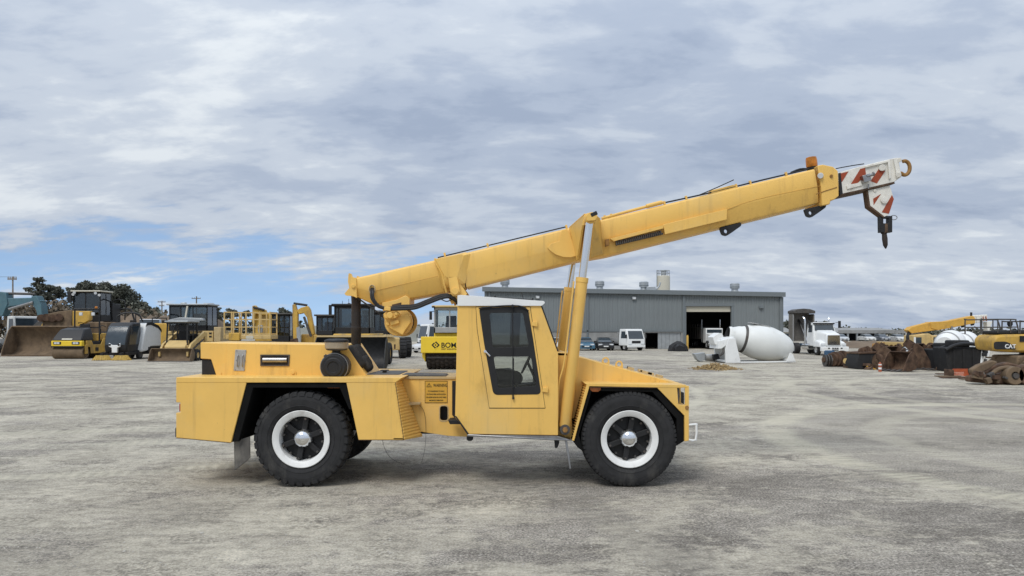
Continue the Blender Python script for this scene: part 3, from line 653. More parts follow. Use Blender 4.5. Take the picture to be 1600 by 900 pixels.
b = MB(); b.prism(PP([(1066.5, 634), (1075.5, 634), (1075.5, 688), (1068.5, 689)], YN), YN + .06, YF - .06); part('front_bumper', b, Yw, bevel=.006)
b = MB(); b.prism(PP([(1070.5, 603), (1076.5, 603), (1076.5, 634.5), (1070.5, 634.5)], YN), YN + .0, YN + .035); b.prism(PP([(1070.5, 603), (1076.5, 603), (1076.5, 634.5), (1070.5, 634.5)], YN), YF - .035, YF); part('lamp_guard', b, Yw, bevel=.004)
b = MB(); b.prism(PP([(1058.5, 605.5), (1062, 607), (1063, 618), (1062, 630), (1058.5, 631.5)], YN), YN + .03, YN + .24); b.prism(PP([(1058.5, 605.5), (1062, 607), (1063, 618), (1062, 630), (1058.5, 631.5)], YN), YF - .24, YF - .03); part('headlamp', b, M['darksteel'], bevel=.004)
b = MB(); yb = YN + .03; b.tube([P(1076, 664, yb), P(1087.5, 663, yb), P(1088, 665, yb), P(1087, 687, yb), P(1076, 687, yb)], .016, 8, sub=2); b.tube([P(1088, 665, yb), P(1088, 665, yb + 1.2), P(1088, 665, YF - .05)], .016, 8, sub=1); b.tube([P(1087.5, 687, yb), P(1087.5, 687, yb + 1.2), P(1087.5, 687, YF - .05)], .016, 8, sub=1)
part('tow_bar', b, M['white'], bevel=0)
b = MB(); b.cyl(P(1073.5, 637, YN - .01), P(1073.5, 637, YN), .03, n=10); part('bumper_bolt', b, M['brass'], bevel=0)
# arch lining at the front
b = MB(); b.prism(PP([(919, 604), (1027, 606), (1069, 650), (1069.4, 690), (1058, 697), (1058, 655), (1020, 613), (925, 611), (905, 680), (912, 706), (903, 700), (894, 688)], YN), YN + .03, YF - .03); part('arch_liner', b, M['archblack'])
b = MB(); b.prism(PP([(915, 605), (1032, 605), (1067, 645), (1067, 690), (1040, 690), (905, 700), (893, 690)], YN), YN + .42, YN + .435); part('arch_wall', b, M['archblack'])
b = MB(); b.ppx([(922, 605.5), (939, 605.5), (939, 609.5), (935, 612.5), (926, 612.5), (922, 609)], YN + .02, .05, YN); part('side_marker_lamp', b, M['marker'], bevel=.005)
corrug('ribbed_step_plate', P(918, 601, YN), P(912, 598, YN+.5), P(890, 685, YN+.5), P(895.5, 688, YN), 22, 0.012, (-1, 0, 0.25), Yw)
b = MB(); b.ppx([(917, 600), (921, 603.5), (897, 688.5), (893.5, 688.5)], YN - .003, .03, YN); part('arch_edge', b, Yw, bevel=.003)

# ---- cab
YB = YN + .02; YBF = YN + .88
cabpoly = PP([(715, 477), (846, 477), (872, 549), (872, 680), (731, 678), (711, 652)], YB)
door_o = PP([(743.5, 479.5), (745.5, 515), (764.5, 637.8), (852, 637.8), (828.5, 479.5)], YB)
def inset(poly, d):
    cx = sum(p[0] for p in poly)/len(poly); cz = sum(p[1] for p in poly)/len(poly)
    return [(x + (cx - x)/math.hypot(cx-x, cz-z)*d, z + (cz - z)/math.hypot(cx-x, cz-z)*d) for x, z in poly]
win_o = rounded(PP([(748.3, 480.6), (824.5, 480), (833, 530), (845.6, 616), (771, 617), (757, 540)], YB), .07)
win_m = rounded(PP([(751.5, 483.8), (821.5, 483.2), (829.5, 530), (841.4, 612.8), (773.8, 613.6), (760.2, 540)], YB), .055)
door_hole = [p for p in win_m]
b = MB()
b.plate(cabpoly, [list(reversed(inset(door_o, .03)))], YB, YB + .035)
farwin = rounded(PP([(754, 486), (822, 486), (838, 560), (842, 608), (776, 608), (764, 545)], YB), .05)
b.plate(cabpoly, [list(reversed(farwin))], YBF - .035, YBF)
xs_ = lambda a, c: PP([a, c], YB)
def wall(a, c, th, y0, y1):      # a slab between two side-view points, running across the cab
    (ax, az), (cx, cz) = PP([a, c], YB); d = Vector((cx-ax, cz-az)).normalized(); n = Vector((-d.y, d.x))*th
    b.prism([(ax, az), (cx, cz), (cx + n.x, cz + n.y), (ax + n.x, az + n.y)], y0, y1)
yi0, yi1 = YB + .035, YBF - .035
wall((711.2, 652), (715.2, 477.5), -.03, yi0, yi1)
wall((731, 677.8), (711.2, 652), -.03, yi0, yi1); wall((871.8, 679.5), (731.5, 677.8), -.03, yi0, yi1)
wall((871.8, 549), (871.8, 679.8), -.03, yi0, yi1)
cab = part('cab', b, Yw, bevel=.004)
b = MB(); a0, c0 = PP([(846, 477.5), (871.6, 549)], YB)
b.extr([Vector((a0[0]-.012, yi0, a0[1])), Vector((c0[0]-.012, yi0, c0[1])), Vector((c0[0]-.02, yi0, c0[1])), Vector((a0[0]-.02, yi0, a0[1]))], (0, yi1 - yi0, 0)); part('windscreen', b, M['glass'], cab, 0)
b = MB()
for y in (YB - .003, YBF - .03): b.extr([Vector((a0[0]+.01, y, a0[1])), Vector((c0[0]+.012, y, c0[1])), Vector((c0[0]-.008, y, c0[1])), Vector((a0[0]-.01, y, a0[1]))], (0, .034, 0))
part('windscreen_seal', b, M['black'], cab, 0)
# door
b = MB(); b.plate(inset(door_o, .008), [list(reversed(win_o))], YB - .010, YB + .022); dr = part('cab_door', b, Yw, cab, .004)
b = MB(); b.plate(inset(door_o, -.004), [list(reversed(inset(door_o, .02)))], YB - .0025, YB + .002); part('door_gap_seal', b, M['ink'], dr, 0)
bar0 = PP([(757, 542.5), (834, 542.5), (836.5, 556.5), (759.5, 556.5)], YB)
up = rounded(PP([(764.5, 489), (817, 488.5), (826.5, 541.5), (770, 543.5)], YB), .045)
lo = rounded(PP([(771, 557), (829.5, 557), (838.5, 603), (779, 607)], YB), .04)
b = MB(); b.plate(win_o, [list(reversed(up)), list(reversed(lo))], YB - .016, YB + .02); part('window_frame', b, M['black'], dr, .004)
b = MB(); b.prism(up, YB + .0, YB + .005); part('window_pane', b, M['dglass'], dr, 0)
b = MB(); b.prism(lo, YB + .0, YB + .005); part('window_pane', b, M['glass'], dr, 0)
b = MB(); b.prism(farwin, YBF - .02, YBF - .015); part('window_pane', b, M['glass'], cab, 0)
b = MB(); b.prism(PP([(754, 540), (842, 540), (842, 556), (754, 556)], YB), YBF - .03, YBF - .01); b.prism(PP([(798, 482), (815, 482), (812, 545), (796, 545)], YB), YBF - .03, YBF - .008)
b.prism(PP([(830, 500), (845, 500), (850, 609), (836, 609)], YB), YBF - .03, YBF - .009); part('window_divider', b, M['black'], cab, .003)
b = MB(); b.tube([P(758, 549, YB-.03), P(760, 550.5, YB-.045), P(765.5, 556.5, YB-.045)], .011, 8, sub=3); b.cyl(P(758, 549, YB), P(758, 549, YB-.04), .02, n=10); part('door_handle', b, M['chrome'], dr, 0)
for px, py in ((836, 506), (852.5, 609)):
    b = MB(); b.ppx([(px-5, py-3), (px+3, py-4), (px+3, py+4), (px-5, py+3)], YB - .03, .03, YB); b.cyl(P(px+2.5, py-4.2, YB - .03), P(px+2.5, py+4.2, YB - .03), .016, n=10); part('door_hinge', b, Yw, dr, .003)
b = MB(); b.tube([P(801, 480, YB-.03), P(801.5, 560, YB-.035), P(802, 622, YB-.03)], .007, 6, sub=2); b.tube([P(801.5, 560, YB-.033), P(801.5, 624, YB-.02)], .010, 6, sub=1); b.cyl(P(802, 622, YB-.05), P(802, 622, YB-.008), .018, n=10); part('window_wiper', b, M['black'], dr, 0)
b = MB(); b.tube([P(748, 482, YB-.03), P(775, 478.6, YB-.04), P(801, 477.5, YB-.05), P(815, 479, YB-.04), P(826, 486, YB-.03)], .010, 6, sub=4); b.cyl(P(801, 478, YB-.08), P(801, 478, YB), .022, n=10); part('wiper_hose', b, M['hose'], dr, 0)
# roof: white wedge
b = MB(); b.prism(rounded(PP([(715, 461.5), (720, 461), (850, 470.5), (851.5, 473.5), (846.5, 478), (715, 478)], YB), .012, 3), YB - .025, YBF + .025); rf = part('cab_roof', b, M['white'], cab, .014)
b = MB(); b.tube([P(772, 465.3, YB+.3), P(800, 466.2, YB+.3), P(832, 468.5, YB+.3)], .008, 6, sub=2); b.cyl(P(775, 465.5, YB+.3), P(773, 462.5, YB+.3), .014, n=8); b.cyl(P(832, 469, YB+.3), P(832.5, 466, YB+.3), .014, n=8); part('roof_rail', b, M['hose'], rf, 0)
b = MB(); b.tube([P(817.5, 466.5, YB+.5), P(815, 458, YB+.5)], .006, 6, sub=1); part('aerial', b, M['hose'], rf, 0)
# inside
b = MB(); b.prism(rounded(PP([(757, 578), (800, 576), (806, 590), (800, 600), (806, 612), (757, 614)], YB + .5), .06), YB + .28, YB + .78); b.prism(rounded(PP([(741, 520), (752, 518), (766, 580), (753, 584)], YB + .5), .05), YB + .30, YB + .76)
b.prism(rounded(PP([(757, 577), (784, 575), (797, 577), (812, 580), (818, 590), (812, 601), (757, 602)], YB + .3), .09), YB + .12, YB + .28); part('driver_seat', b, M['seat'], cab, .03)
b = MB(); b.prism(PP([(806, 600), (842, 598), (858, 570), (866, 560), (866, 640), (806, 640)], YB + .5), YB + .3, YBF - .1); part('dashboard', b, M['seat'], cab, .01)
b = MB(); c = P(824, 565, YB + .5); b.tube([c + Vector((.19*math.cos(t)*.45, .19*math.sin(t), .19*math.cos(t)*.9)) for t in [i*math.pi/10 for i in range(21)]], .014, 8, sub=1); b.cyl(c, P(840, 600, YB + .5), .022, n=10); part('steering_wheel', b, M['black'], cab, 0)
b = MB(); b.tube([P(802, 560, YB + .25), P(802, 616, YB + .25)], .012, 8, sub=1); part('grab_rail', b, M['black'], cab, 0)
b = MB(); b.prism(PP([(733, 679), (870, 681), (893.5, 688), (730, 682)], YB), YN + .02, YN + .75); b.prism(PP([(731, 678.2), (896, 687.2), (895, 689), (729, 681.5)], YB), YN - .002, YN + .05); part('sill', b, M['steel'])
b = MB(); b.ppx([(710.5, 650), (713, 650), (733, 678), (731, 680)], YN + .004, .25, YB); part('sill_edge', b, M['black'])
b = MB(); b.ppx([(729, 681), (739, 681), (739, 687), (736.5, 689), (731.5, 689), (729, 687)], YN + .06, .12); part('rubber_stop', b, M['black'])
b = MB(); b.ppx([(866, 685.5), (874, 686), (874, 692), (871, 700), (867, 700)], YN + .08, .05); part('drain_valve', b, M['black'])
b = MB(); b.bar(P(884, 687, YN + .1), P(891, 732, YN + .06), .03, .075); part('foot_step', b, M['steel'], bevel=.006)
# panel between cab and front fender
b = MB(); b.prism(PP([(868, 551), (887, 552), (893, 640), (896, 687), (868, 680)], YN + .18), YN + .24, YN + .30); b.prism(PP([(871.5, 551), (887, 552), (887, 556), (871.5, 556)], YN + .18), YN + .24, YBF); pn = part('cylinder_bay_panel', b, Yw, bevel=.005)
b = MB(); b.ppx([(872, 662), (894, 664), (893, 684), (872, 681)], YN + .22, .02); part('pivot_plate', b, Yw, bevel=.004)

# ---- lift cylinders
YCY = YN + .13
def lift(y, dx=0.0, dz=0.0):
    def q(px, py): v = P(px, py, YCY); return Vector((v.x + dx, y, v.z + dz))
    b = MB(); bot, top, eye = q(882.2, 668), q(909.8, 434), q(922.3, 342)
    ax = (top - bot).normalized(); L = (top - bot).length
    b.lathe([(-.02, .0), (-.02, .06), (.03, .087), (L - .075, .087), (L - .07, .093), (L, .093), (L, .05)], bot, ax, 32)
    c = part('lift_cylinder', b, Yw, bevel=0)
    b = MB(); b.cyl(top - ax*.1, eye, .057, n=28); part('cylinder_rod', b, M['chrome'], c, 0)
    b = MB(); b.cyl(bot + Vector((0, -.10, -.02)), bot + Vector((0, .10, -.02)), .075, n=24); part('lower_eye', b, M['darksteel'], c, .004)
    b = MB(); b.cyl(bot + Vector((0, -.125, -.02)), bot + Vector((0, -.09, -.02)), .042, n=6); part('pivot_nut', b, M['brass'], c, .003)
    b = MB(); b.tube([q(896, 440) + Vector((0, -.07, 0)), q(884, 560) + Vector((-.02, -.08, 0)), q(876, 600) + Vector((-.03, -.05, 0)), q(871, 655) + Vector((0, -.04, 0))], .012, 8, sub=4); part('hydraulic_pipe', b, Yw, c, 0)
    b = MB(); b.cyl(eye + Vector((0, -.075, 0)), eye + Vector((0, .075, 0)), .08, n=24); part('rod_eye', b, Yw, c, .005)
    b = MB(); b.cyl(eye + Vector((.0, -.10, 0)), eye + Vector((0, .10, 0)), .035, n=16); part('rod_pin', b, M['steel'], c, .003)
    return c
lift(YCY); lift(2*YC - YCY, -.02, -.02)

# ---- boom
YO, YOF = 11.72, 2*YC - 11.72
def section(t, bt, gy=0.0, seam=.52):
    """closed loop across the boom at one station: t, bt photo points of the top and bottom edge on the near face"""
    T = Vector(t); Bm = Vector(bt); o = []
    def at(u, dy): p = T.lerp(Bm, u); v = P(p.x, p.y, YO); return Vector((v.x, YO + dy - gy, v.z))
    near = [at(0, .03), at(.035, .006), at(.06, 0), at(seam, 0), at(seam + .02, .004), at(.93, .05), at(.975, .065), at(1.0, .10)]
    far = [Vector((v.x, 2*YC - v.y, v.z)) for v in reversed(near)]
    return near + far
b = MB(); b.loft([section((556, 434), (557, 464)), section((572, 430.5), (584, 477)), section((690, 404), (700, 456.5)), section((716, 398.5), (727, 450))]); tailb = part('boom_tail', b, Yw, bevel=0)
b = MB(); b.loft([section((718, 397.5), (729, 450), .012), section((889, 356), (900.5, 407.5), .012), section((940, 343), (950, 399), .012), section((1272, 264), (1281, 317), .012)]); boom = part('main_boom', b, Yw, bevel=0)
# tail plate with two horns
b = MB(); b.prism(rounded(PP([(545, 427), (549, 427.5), (551, 433), (557, 434), (558, 466), (552, 462.5), (541, 462), (538.5, 459), (546, 450), (544, 440)], YO), .012, 3), YO - .02, YO + .03); b.prism(rounded(PP([(545, 427), (549, 427.5), (551, 433), (557, 434), (558, 466), (552, 462.5), (541, 462), (538.5, 459), (546, 450), (544, 440)], YO), .012, 3), YOF - .03, YOF + .02); b.box(X(549, YO), X(558, YO), YO + .03, YOF - .03, Z(463, YO), Z(437, YO)); part('tail_plate', b, Yw, tailb, .005)
b = MB(); b.cyl(P(552, 447, YO - .05), P(552, 447, YO), .03, n=12); part('tail_pin', b, Yw, tailb, .003)
b = MB(); b.plate([(X(581.5, YO) + .055*math.cos(t*math.pi/8), Z(452.5, YO) + .08*math.sin(t*math.pi/8)) for t in range(16)], [[(X(581.5, YO) + .04*math.cos(-t*math.pi/8), Z(452.5, YO) + .065*math.sin(-t*math.pi/8)) for t in range(16)]], YO - .02, YO + .01); part('hose_port', b, M['stone_dust'], tailb, .004)
# pivot bracket
b = MB(); b.prism(PP([(680, 404.5), (719.5, 397), (725, 399), (713.5, 432.5), (700.5, 434.5), (694, 430)], YO - .09), YO - .09, YO + .0, PP([(678, 405), (727, 394), (737, 396), (727, 443), (712, 447), (692, 452)], YO)); br = part('boom_collar', b, Yw, boom, .004)
b = MB(); b.prism(rounded(PP([(700, 433), (714, 432), (716.5, 444), (718.5, 456), (714, 463), (707.5, 463.5), (703.5, 457)], YO - .09), .03), YO - .09, YO - .02); b.cyl(P(710.8, 455, YO - .12), P(710.8, 455, YO - .08), .055, n=24); part('pivot_arm', b, Yw, br, .004)
b = MB(); b.prism(PP([(716, 440), (722, 447.5), (730, 459), (722, 470), (714, 470), (706, 476), (700, 464), (712, 448)], YO), YO - .01, YO + .03); b.prism(PP([(716, 440), (722, 447.5), (730, 459), (722, 470), (714, 470), (706, 476), (700, 464), (712, 448)], YO), YOF - .03, YOF + .01); part('pivot_lug', b, Yw, boom, .004)
b = MB(); b.prism(PP([(700, 458), (723, 458), (750, 500), (754, 600), (717, 600), (716, 478)], YO), YO + .035, YOF - .035); part('boom_tower', b, Yw, bevel=.006)
b = MB(); b.tube([P(679.5, 404, YO - .03), P(683, 414, YO - .05), P(690.5, 428, YO - .05), P(694, 444, YO - .04), P(697.5, 457, YO - .02)], .018, 8, sub=4); part('hydraulic_pipe', b, Yw, tailb, 0)
# reinforcing half-disc and lift saddle
b = MB(); sd = PP([(886, 358), (890, 366), (900.5, 396), (900, 400), (892, 402.5), (880, 402), (868, 398), (860, 392.5), (855, 387), (861, 381), (874, 377), (877, 360.5)], YO)
b.prism(sd, YO - .012, YO - .035); part('reinforcing_plate', b, Yw, boom, .004)
for s in (1, -1):
    fy = (lambda y: y) if s > 0 else (lambda y: 2*YC - y)
    def q(px, py, y): v = P(px, py, y); v.y = fy(y); return v
    yb, yn = YO - .014, YCY + .09
    b = MB(); b.extr([q(889, 356.5, yb), q(900.8, 408, yb), q(909.5, 352, yn), q(913, 335.5, yn)], (.03, 0, 0))
    b.extr([q(936, 343, yb), q(941, 397, yb), q(920, 403, yb), q(926.5, 352, yn), q(931, 337.5, yn)], (.02, 0, 0))
    b.extr([q(889, 356.2, yb), q(913, 335, yn), q(931, 337, yn), q(938, 342.5, yb)], (0, 0, .014)); part('lift_saddle', b, Yw, boom, .004)
    b = MB(); b.prism(rounded(PP([(913.5, 335), (918, 331.5), (926, 331), (932, 334), (934, 340), (930, 347), (915, 348)], YCY), .02), fy(YCY + .085), fy(YCY + .115)); b.prism(rounded(PP([(915, 338), (919, 334), (926, 333), (931, 336), (932, 341), (929, 346), (916, 347)], YCY), .02), fy(YCY - .115), fy(YCY - .085)); part('saddle_clevis', b, Yw, boom, .004)
b = MB(); b.box(X(916, YO), X(926, YO), YCY + .115, 2*YC - YCY - .115, Z(352, YO), Z(347, YO)); part('saddle_beam', b, Yw, boom, .004)
b = MB(); b.obox(P(928, 334.5, YCY - .1), (.05, .02, .028), ry=-R(25)); part('saddle_lamp', b, M['black'], boom, .006)
# side covers on the front half of the boom
b = MB(); b.prism(PP([(1035, 351.5), (1134.5, 327.5), (1134, 344), (1037.8, 367)], YO), YO - .06, YO - .01); part('side_cover', b, Yw, boom, .005)
b = MB(); b.prism(PP([(952, 374), (1034.5, 353), (1035, 358), (958, 378)], YO), YO - .09, YO - .01); part('side_tray', b, Yw, boom, .003)
b = MB(); b.prism(PP([(945, 375), (951, 374), (951, 384), (945, 386)], YO), YO - .07, YO - .01); part('tray_end', b, M['brass'], boom, .003)
b = MB()
for i in range(24):
    px = 963 + i*3; py = 380 - (px - 963)*.235; b.obox(P(px, py, YO - .035), (.008, .03, .03), ry=-R(13))
b.bar(P(962, 382.5, YO - .02), P(1036, 365, YO - .02), .02, .03); part('cable_chain', b, M['darksteel'], boom, 0)
for px, py in ((1143, 356), (1276, 327)):
    b = MB(); hl = [(X(px - 7, YO) + .033*math.cos(t*math.pi/6), Z(py + 4.5, YO) + .033*math.sin(t*math.pi/6)) for t in range(12)]
    b.plate(rounded(PP([(px - 17, py - 1), (px + 17, py - 9), (px + 17, py - 4), (px + 3, py + 6), (px - 6, py + 12), (px - 13, py + 10)], YO), .025, 3), [hl], YO + .05, YO + .12); part('jib_lug', b, M['black'], boom, .004)
# boom head collar
def blk(mb, near, grow, d=0.0): mb.prism(PP(near, YO - grow), YO - grow, YOF + grow); return mb
b = MB(); blk(b, [(1277.5, 258.5), (1286, 257), (1302, 260.5), (1309.5, 267), (1311, 306), (1303, 312.5), (1298, 313), (1297, 319), (1284, 321.5), (1283, 292)], .03); ch = part('boom_head_collar', b, Yw, boom, .012)
b = MB(); b.cyl(P(1282, 274.5, YO - .08), P(1282, 274.5, YO - .03), .045, n=20); part('work_lamp', b, M['lens'], ch, .006)
b = MB(); b.cyl(P(1299, 275, YO - .05), P(1299, 275, YO - .03), .025, n=8); b.tube([P(1275, 303.5, YO-.035), P(1290, 298, YO-.035), P(1308, 292.5, YO-.035)], .006, 6, sub=2); part('collar_bolt', b, M['brass'], ch, 0)
b = MB(); c = P(1269, 264, YO + .2); b.lathe([(-.02, .08), (.02, .085), (.03, .07)], c, (-.1, 0, 1), 24); bc = part('beacon', b, M['black'], boom, 0)
b = MB(); b.lathe([(.03, .082), (.05, .088), (.15, .086), (.185, .078), (.195, .04), (.195, 0)], c, (-.1, 0, 1), 28); part('beacon_lens', b, M['amber'], bc, 0)
# pipes, ropes and small fittings along the top
def top(px): return 344 - (px - 936)*.2382 if px > 900 else 356 - (px - 889)*.2345
b = MB(); b.tube([P(940, 341.5, YO+.03), P(985, top(985) - 3, YO+.03), P(1036, top(1036) - 4, YO+.03)], .024, 10, sub=2); b.cyl(P(1010, top(1010) - 4, YO+.02), P(1034, top(1034) - 4.5, YO+.02), .034, n=12); part('ram_pipe', b, Yw, boom, 0)
b = MB(); b.tube([P(1034, top(1034) - 3, YO+.03), P(1110, top(1110) - 1.5, YO+.03), P(1190, top(1190) - 2, YO+.03), P(1262, top(1262) - 1.5, YO+.05)], .012, 6, sub=3); b.tube([P(684, 402.5, YO+.03), P(760, 384.2, YO+.03), P(886, 354, YO+.03)], .010, 6, sub=3); part('hose_run', b, M['hose'], boom, 0)
b = MB(); b.tube([P(1093, 304.5, YO-.02), P(1120, 293, YO-.03), P(1146.5, 281, YO-.03)], .008, 6, sub=2); b.tube([P(1236, top(1236) - 2.5, YO + .06), P(1250, top(1250) - 4.5, YO + .08), P(1264, 264.5, YO + .12)], .02, 6, sub=3); part('lamp_cable', b, M['hose'], boom, 0)
b = MB(); b.prism(PP([(1110, 297.5), (1146, 288.5), (1150, 291), (1150, 294.5), (1112, 303)], YO + .02), YO + .02, YO + .2); part('limit_switch_box', b, Yw, boom, .006)
b = MB()
for px in (695, 762, 885, 945, 955, 1038, 1072, 1150, 1172, 1228): b.obox(P(px, (top(px) if px > 720 else 400.5) - 2.5, YO + .035), (.016, .022, .03), ry=-R(13))
part('pipe_clips', b, Yw, boom, .004)
# weld seams along the side
b = MB(); b.tube([P(587, 454, YO-.002), P(684, 431.5, YO-.002)], .003, 5, sub=1); b.tube([P(1128, 330.8, YO-.014), P(1180, 312, YO-.014), P(1281, 290.5, YO-.014)], .0035, 5, sub=3); part('weld_seam', b, M['yellow2'], boom, 0)
# boom extension
YE, YEF = YO + .08, YOF - .08
ep = [(1309, 270), (1350, 258.5), (1399, 246.5), (1404, 249), (1409, 276), (1397, 284.5), (1350, 295.5), (1312, 304)]
b = MB(); b.prism(PP(ep, YE), YE, YEF); ext = part('boom_extension', b, M['headwhite'], bevel=.008)
b = MB(); b.prism(PP([(1309.5, 271), (1313, 269.5), (1316.5, 303), (1312, 305.5)], YE), YE - .012, YEF + .012); part('slide_pad', b, M['black'], ext, .003)
def stripe(parent, pts, y, nm='red_stripe'): b = MB(); b.prism(PP(pts, y), y - .004, y + .001); part(nm, b, M['red'], parent, 0)
stripe(ext, [(1313.2, 271), (1325.8, 267.8), (1316, 283.5), (1314.2, 285)], YE); stripe(ext, [(1344, 264), (1351.5, 262), (1353, 272), (1340, 286), (1329.5, 287.6)], YE); stripe(ext, [(1373, 264), (1383.3, 267), (1370, 286.6), (1360, 283)], YE)
b = MB(); b.prism(PP([(1386, 252), (1389, 251), (1391, 278), (1388, 280)], YE), YE - .03, YE - .001); b.prism(PP([(1395, 248.5), (1401, 247), (1406, 276), (1400, 279)], YE), YE - .035, YE - .001); b.prism(PP([(1351, 259.5), (1386, 251), (1386, 254), (1351, 262.5)], YE), YE - .03, YE - .001); b.prism(PP([(1322, 290.5), (1345, 285), (1346, 290), (1323, 296)], YE), YE - .02, YE - .001); part('stiffener', b, M['headwhite'], ext, .003)
b = MB(); b.cyl(P(1378.5, 262, YE - .05), P(1378.5, 262, YE), .05, n=20); b.cyl(P(1404, 273, YE - .05), P(1404, 273, YE), .04, n=16); b.cyl(P(1405, 250, YE - .05), P(1405, 250, YE), .035, n=16); part('sheave_pin', b, M['headwhite'], ext, .004)
b = MB(); b.obox(P(1352.5, 279, YE - .05), (.06, .05, .055), ry=-R(15)); b.cyl(P(1354, 275.5, YE - .09), P(1365, 272.5, YE - .09), .022, n=12); b.cyl(P(1364, 272, YE - .09), P(1366, 271.5, YE - .09), .034, n=12); b.tube([P(1357, 288, YE - .03), P(1357, 295, YE - .03)], .012, 6, sub=1); part('pin_lock', b, M['steel'], ext, .003)
b = MB(); b.prism(PP([(1312, 303.5), (1350, 295.2), (1397, 284.2), (1398, 287), (1350, 298), (1313, 306)], YE), YE - .01, YEF + .01); part('wear_strip', b, M['rust'], ext, .002)
b = MB(); b.tube([P(1306, 263.5, YE), P(1330, 259, YE+.02), P(1350, 256, YE+.02)], .008, 6, sub=2); part('anti_two_block_cable', b, M['hose'], ext, 0)
b = MB(); pts = []
for t in range(15): a = -2.3 + t*4.25/14; pts.append(P(1413.5 + 8*math.cos(a), 262.5 - 11.5*math.sin(a)*.95, YC))
b.tube([P(1404, 272, YC)] + pts, .03, 10, sub=2); part('tip_hook', b, M['brass'], ext, 0)
# head plates below the extension with the hook block
hp = [(1355, 297.5), (1391, 289), (1396.5, 305.5), (1389, 336), (1381, 339), (1359, 322.5)]
b = MB(); b.prism(PP(hp, YE), YE + .02, YE + .05); b.prism(PP(hp, YE), YE + .11, YE + .14); hpo = part('sheave_plate', b, M['headwhite'], bevel=.004)
b = MB(); vs_ = P(1374, 312, YE + .08); b.cyl(vs_ - Vector((0, .028, 0)), vs_ + Vector((0, .028, 0)), .15, n=28); part('sheave', b, M['darksteel'], hpo, .01)
y2 = YE + .02
stripe(hpo, [(1364.3, 310.5), (1376.5, 303), (1365, 320.3)], y2); stripe(hpo, [(1393.6, 304.8), (1396.6, 311), (1389, 334), (1377.6, 331.8)], y2)
b = MB(); b.prism(PP([(1354.5, 297.5), (1357, 297), (1360.5, 321), (1382, 337.5), (1381, 340), (1358, 323)], YE), YE + .012, YE + .148); part('edge_strip', b, M['rust'], hpo, .002)
b = MB(); b.lathe([(0, .03), (0, .05), (.02, .06), (.03, .06), (.03, .045), (.035, .04), (.035, 0)], P(1381, 312.3, y2), (0, -1, 0), 24); b.cyl(P(1367, 297.5, y2 - .02), P(1367, 297.5, y2), .02, n=12); part('sheave_bolt', b, M['headwhite'], hpo, 0)
YK = YE + .08
b = MB(); ho = PP([(1373, 338), (1392, 338), (1392, 363.5), (1373.5, 363.5)], YK); hi = PP([(1378, 341.5), (1378, 349.5), (1386.3, 349.5), (1386.3, 341.5)], YK)
b.plate(ho, [hi], YK - .05, YK + .05); hk = part('hook_block', b, M['black'], bevel=.006)
b = MB(); b.cyl(P(1382.5, 350, YK), P(1382.5, 364, YK), .055, n=16); part('swivel', b, M['rust'], hk, .006)
b = MB(); b.lathe([(0, 0), (.01, .012), (.06, .035), (.16, .042), (.24, .036), (.25, .05), (.27, .05), (.27, 0)], P(1384, 389, YK), P(1381.5, 363, YK) - P(1384, 389, YK), 16); part('hook_shank', b, M['soot'], hk, 0)
b = MB(); b.tube([P(1391 + 0, 340, YK) + Vector((.055 + .055*math.cos(a), 0, .035*math.sin(a))) for a in [i*math.pi/8 for i in range(17)]], .006, 6, sub=1); part('safety_ring', b, M['steel'], hk, 0)

# ---- winch under the tail
YW = YO + .02
b = MB(); b.prism(PP([(597, 473), (620, 468), (634, 461.5), (640, 466), (640, 476), (634, 480), (598, 486)], YW), YW, YOF - .02); wn = part('winch_bracket', b, Yw, bevel=.006)
b = MB(); b.ppx([(612.5, 476), (627, 472.5), (627, 477), (612.5, 481)], YW - .004, .006, YW); part('slot', b, M['rust'], wn, 0)
cW = P(622, 503, YW + .0)
b = MB(); b.lathe([(0, 0), (0, .12), (.02, .15), (.02, .215), (.04, .225), (.08, .225), (.08, .17), (.5, .17), (.5, .235), (.56, .235), (.56, 0)], cW, (0, 1, 0), 40); dm = part('winch_drum', b, Yw, wn, 0)
b = MB(); b.prism(PP([(599, 494), (640, 492), (643, 503), (634, 516), (629.5, 524), (624, 521), (606, 511)], YW - .02), YW - .05, YW - .01); part('winch_cheek', b, Yw, wn, .012)
b = MB(); b.prism(rounded(PP([(600, 491), (606, 486), (614, 488), (621, 486), (626, 490), (620, 497), (610, 499), (602, 497)], YW - .05), .02), YW - .14, YW - .05); b.cyl(P(609, 492.5, YW - .19), P(609, 492.5, YW - .13), .05, n=16); b.cyl(P(619, 490.5, YW - .17), P(619, 490.5, YW - .13), .028, n=6); b.obox(P(617, 504, YW - .07), (.07, .03, .03), ry=-.3); b.cyl(P(606, 506, YW - .08), P(606, 506, YW - .04), .03, n=8); part('winch_motor', b, Yw, wn, .008)
b = MB(); b.lathe([(.10, .172)] + [(.10 + k*.02 + (j*.01), .172 + (.018 if j else .004)) for k in range(19) for j in (0, 1)] + [(.49, .172)], cW, (0, 1, 0), 28); part('rope_layer', b, M['rope'], dm, 0)
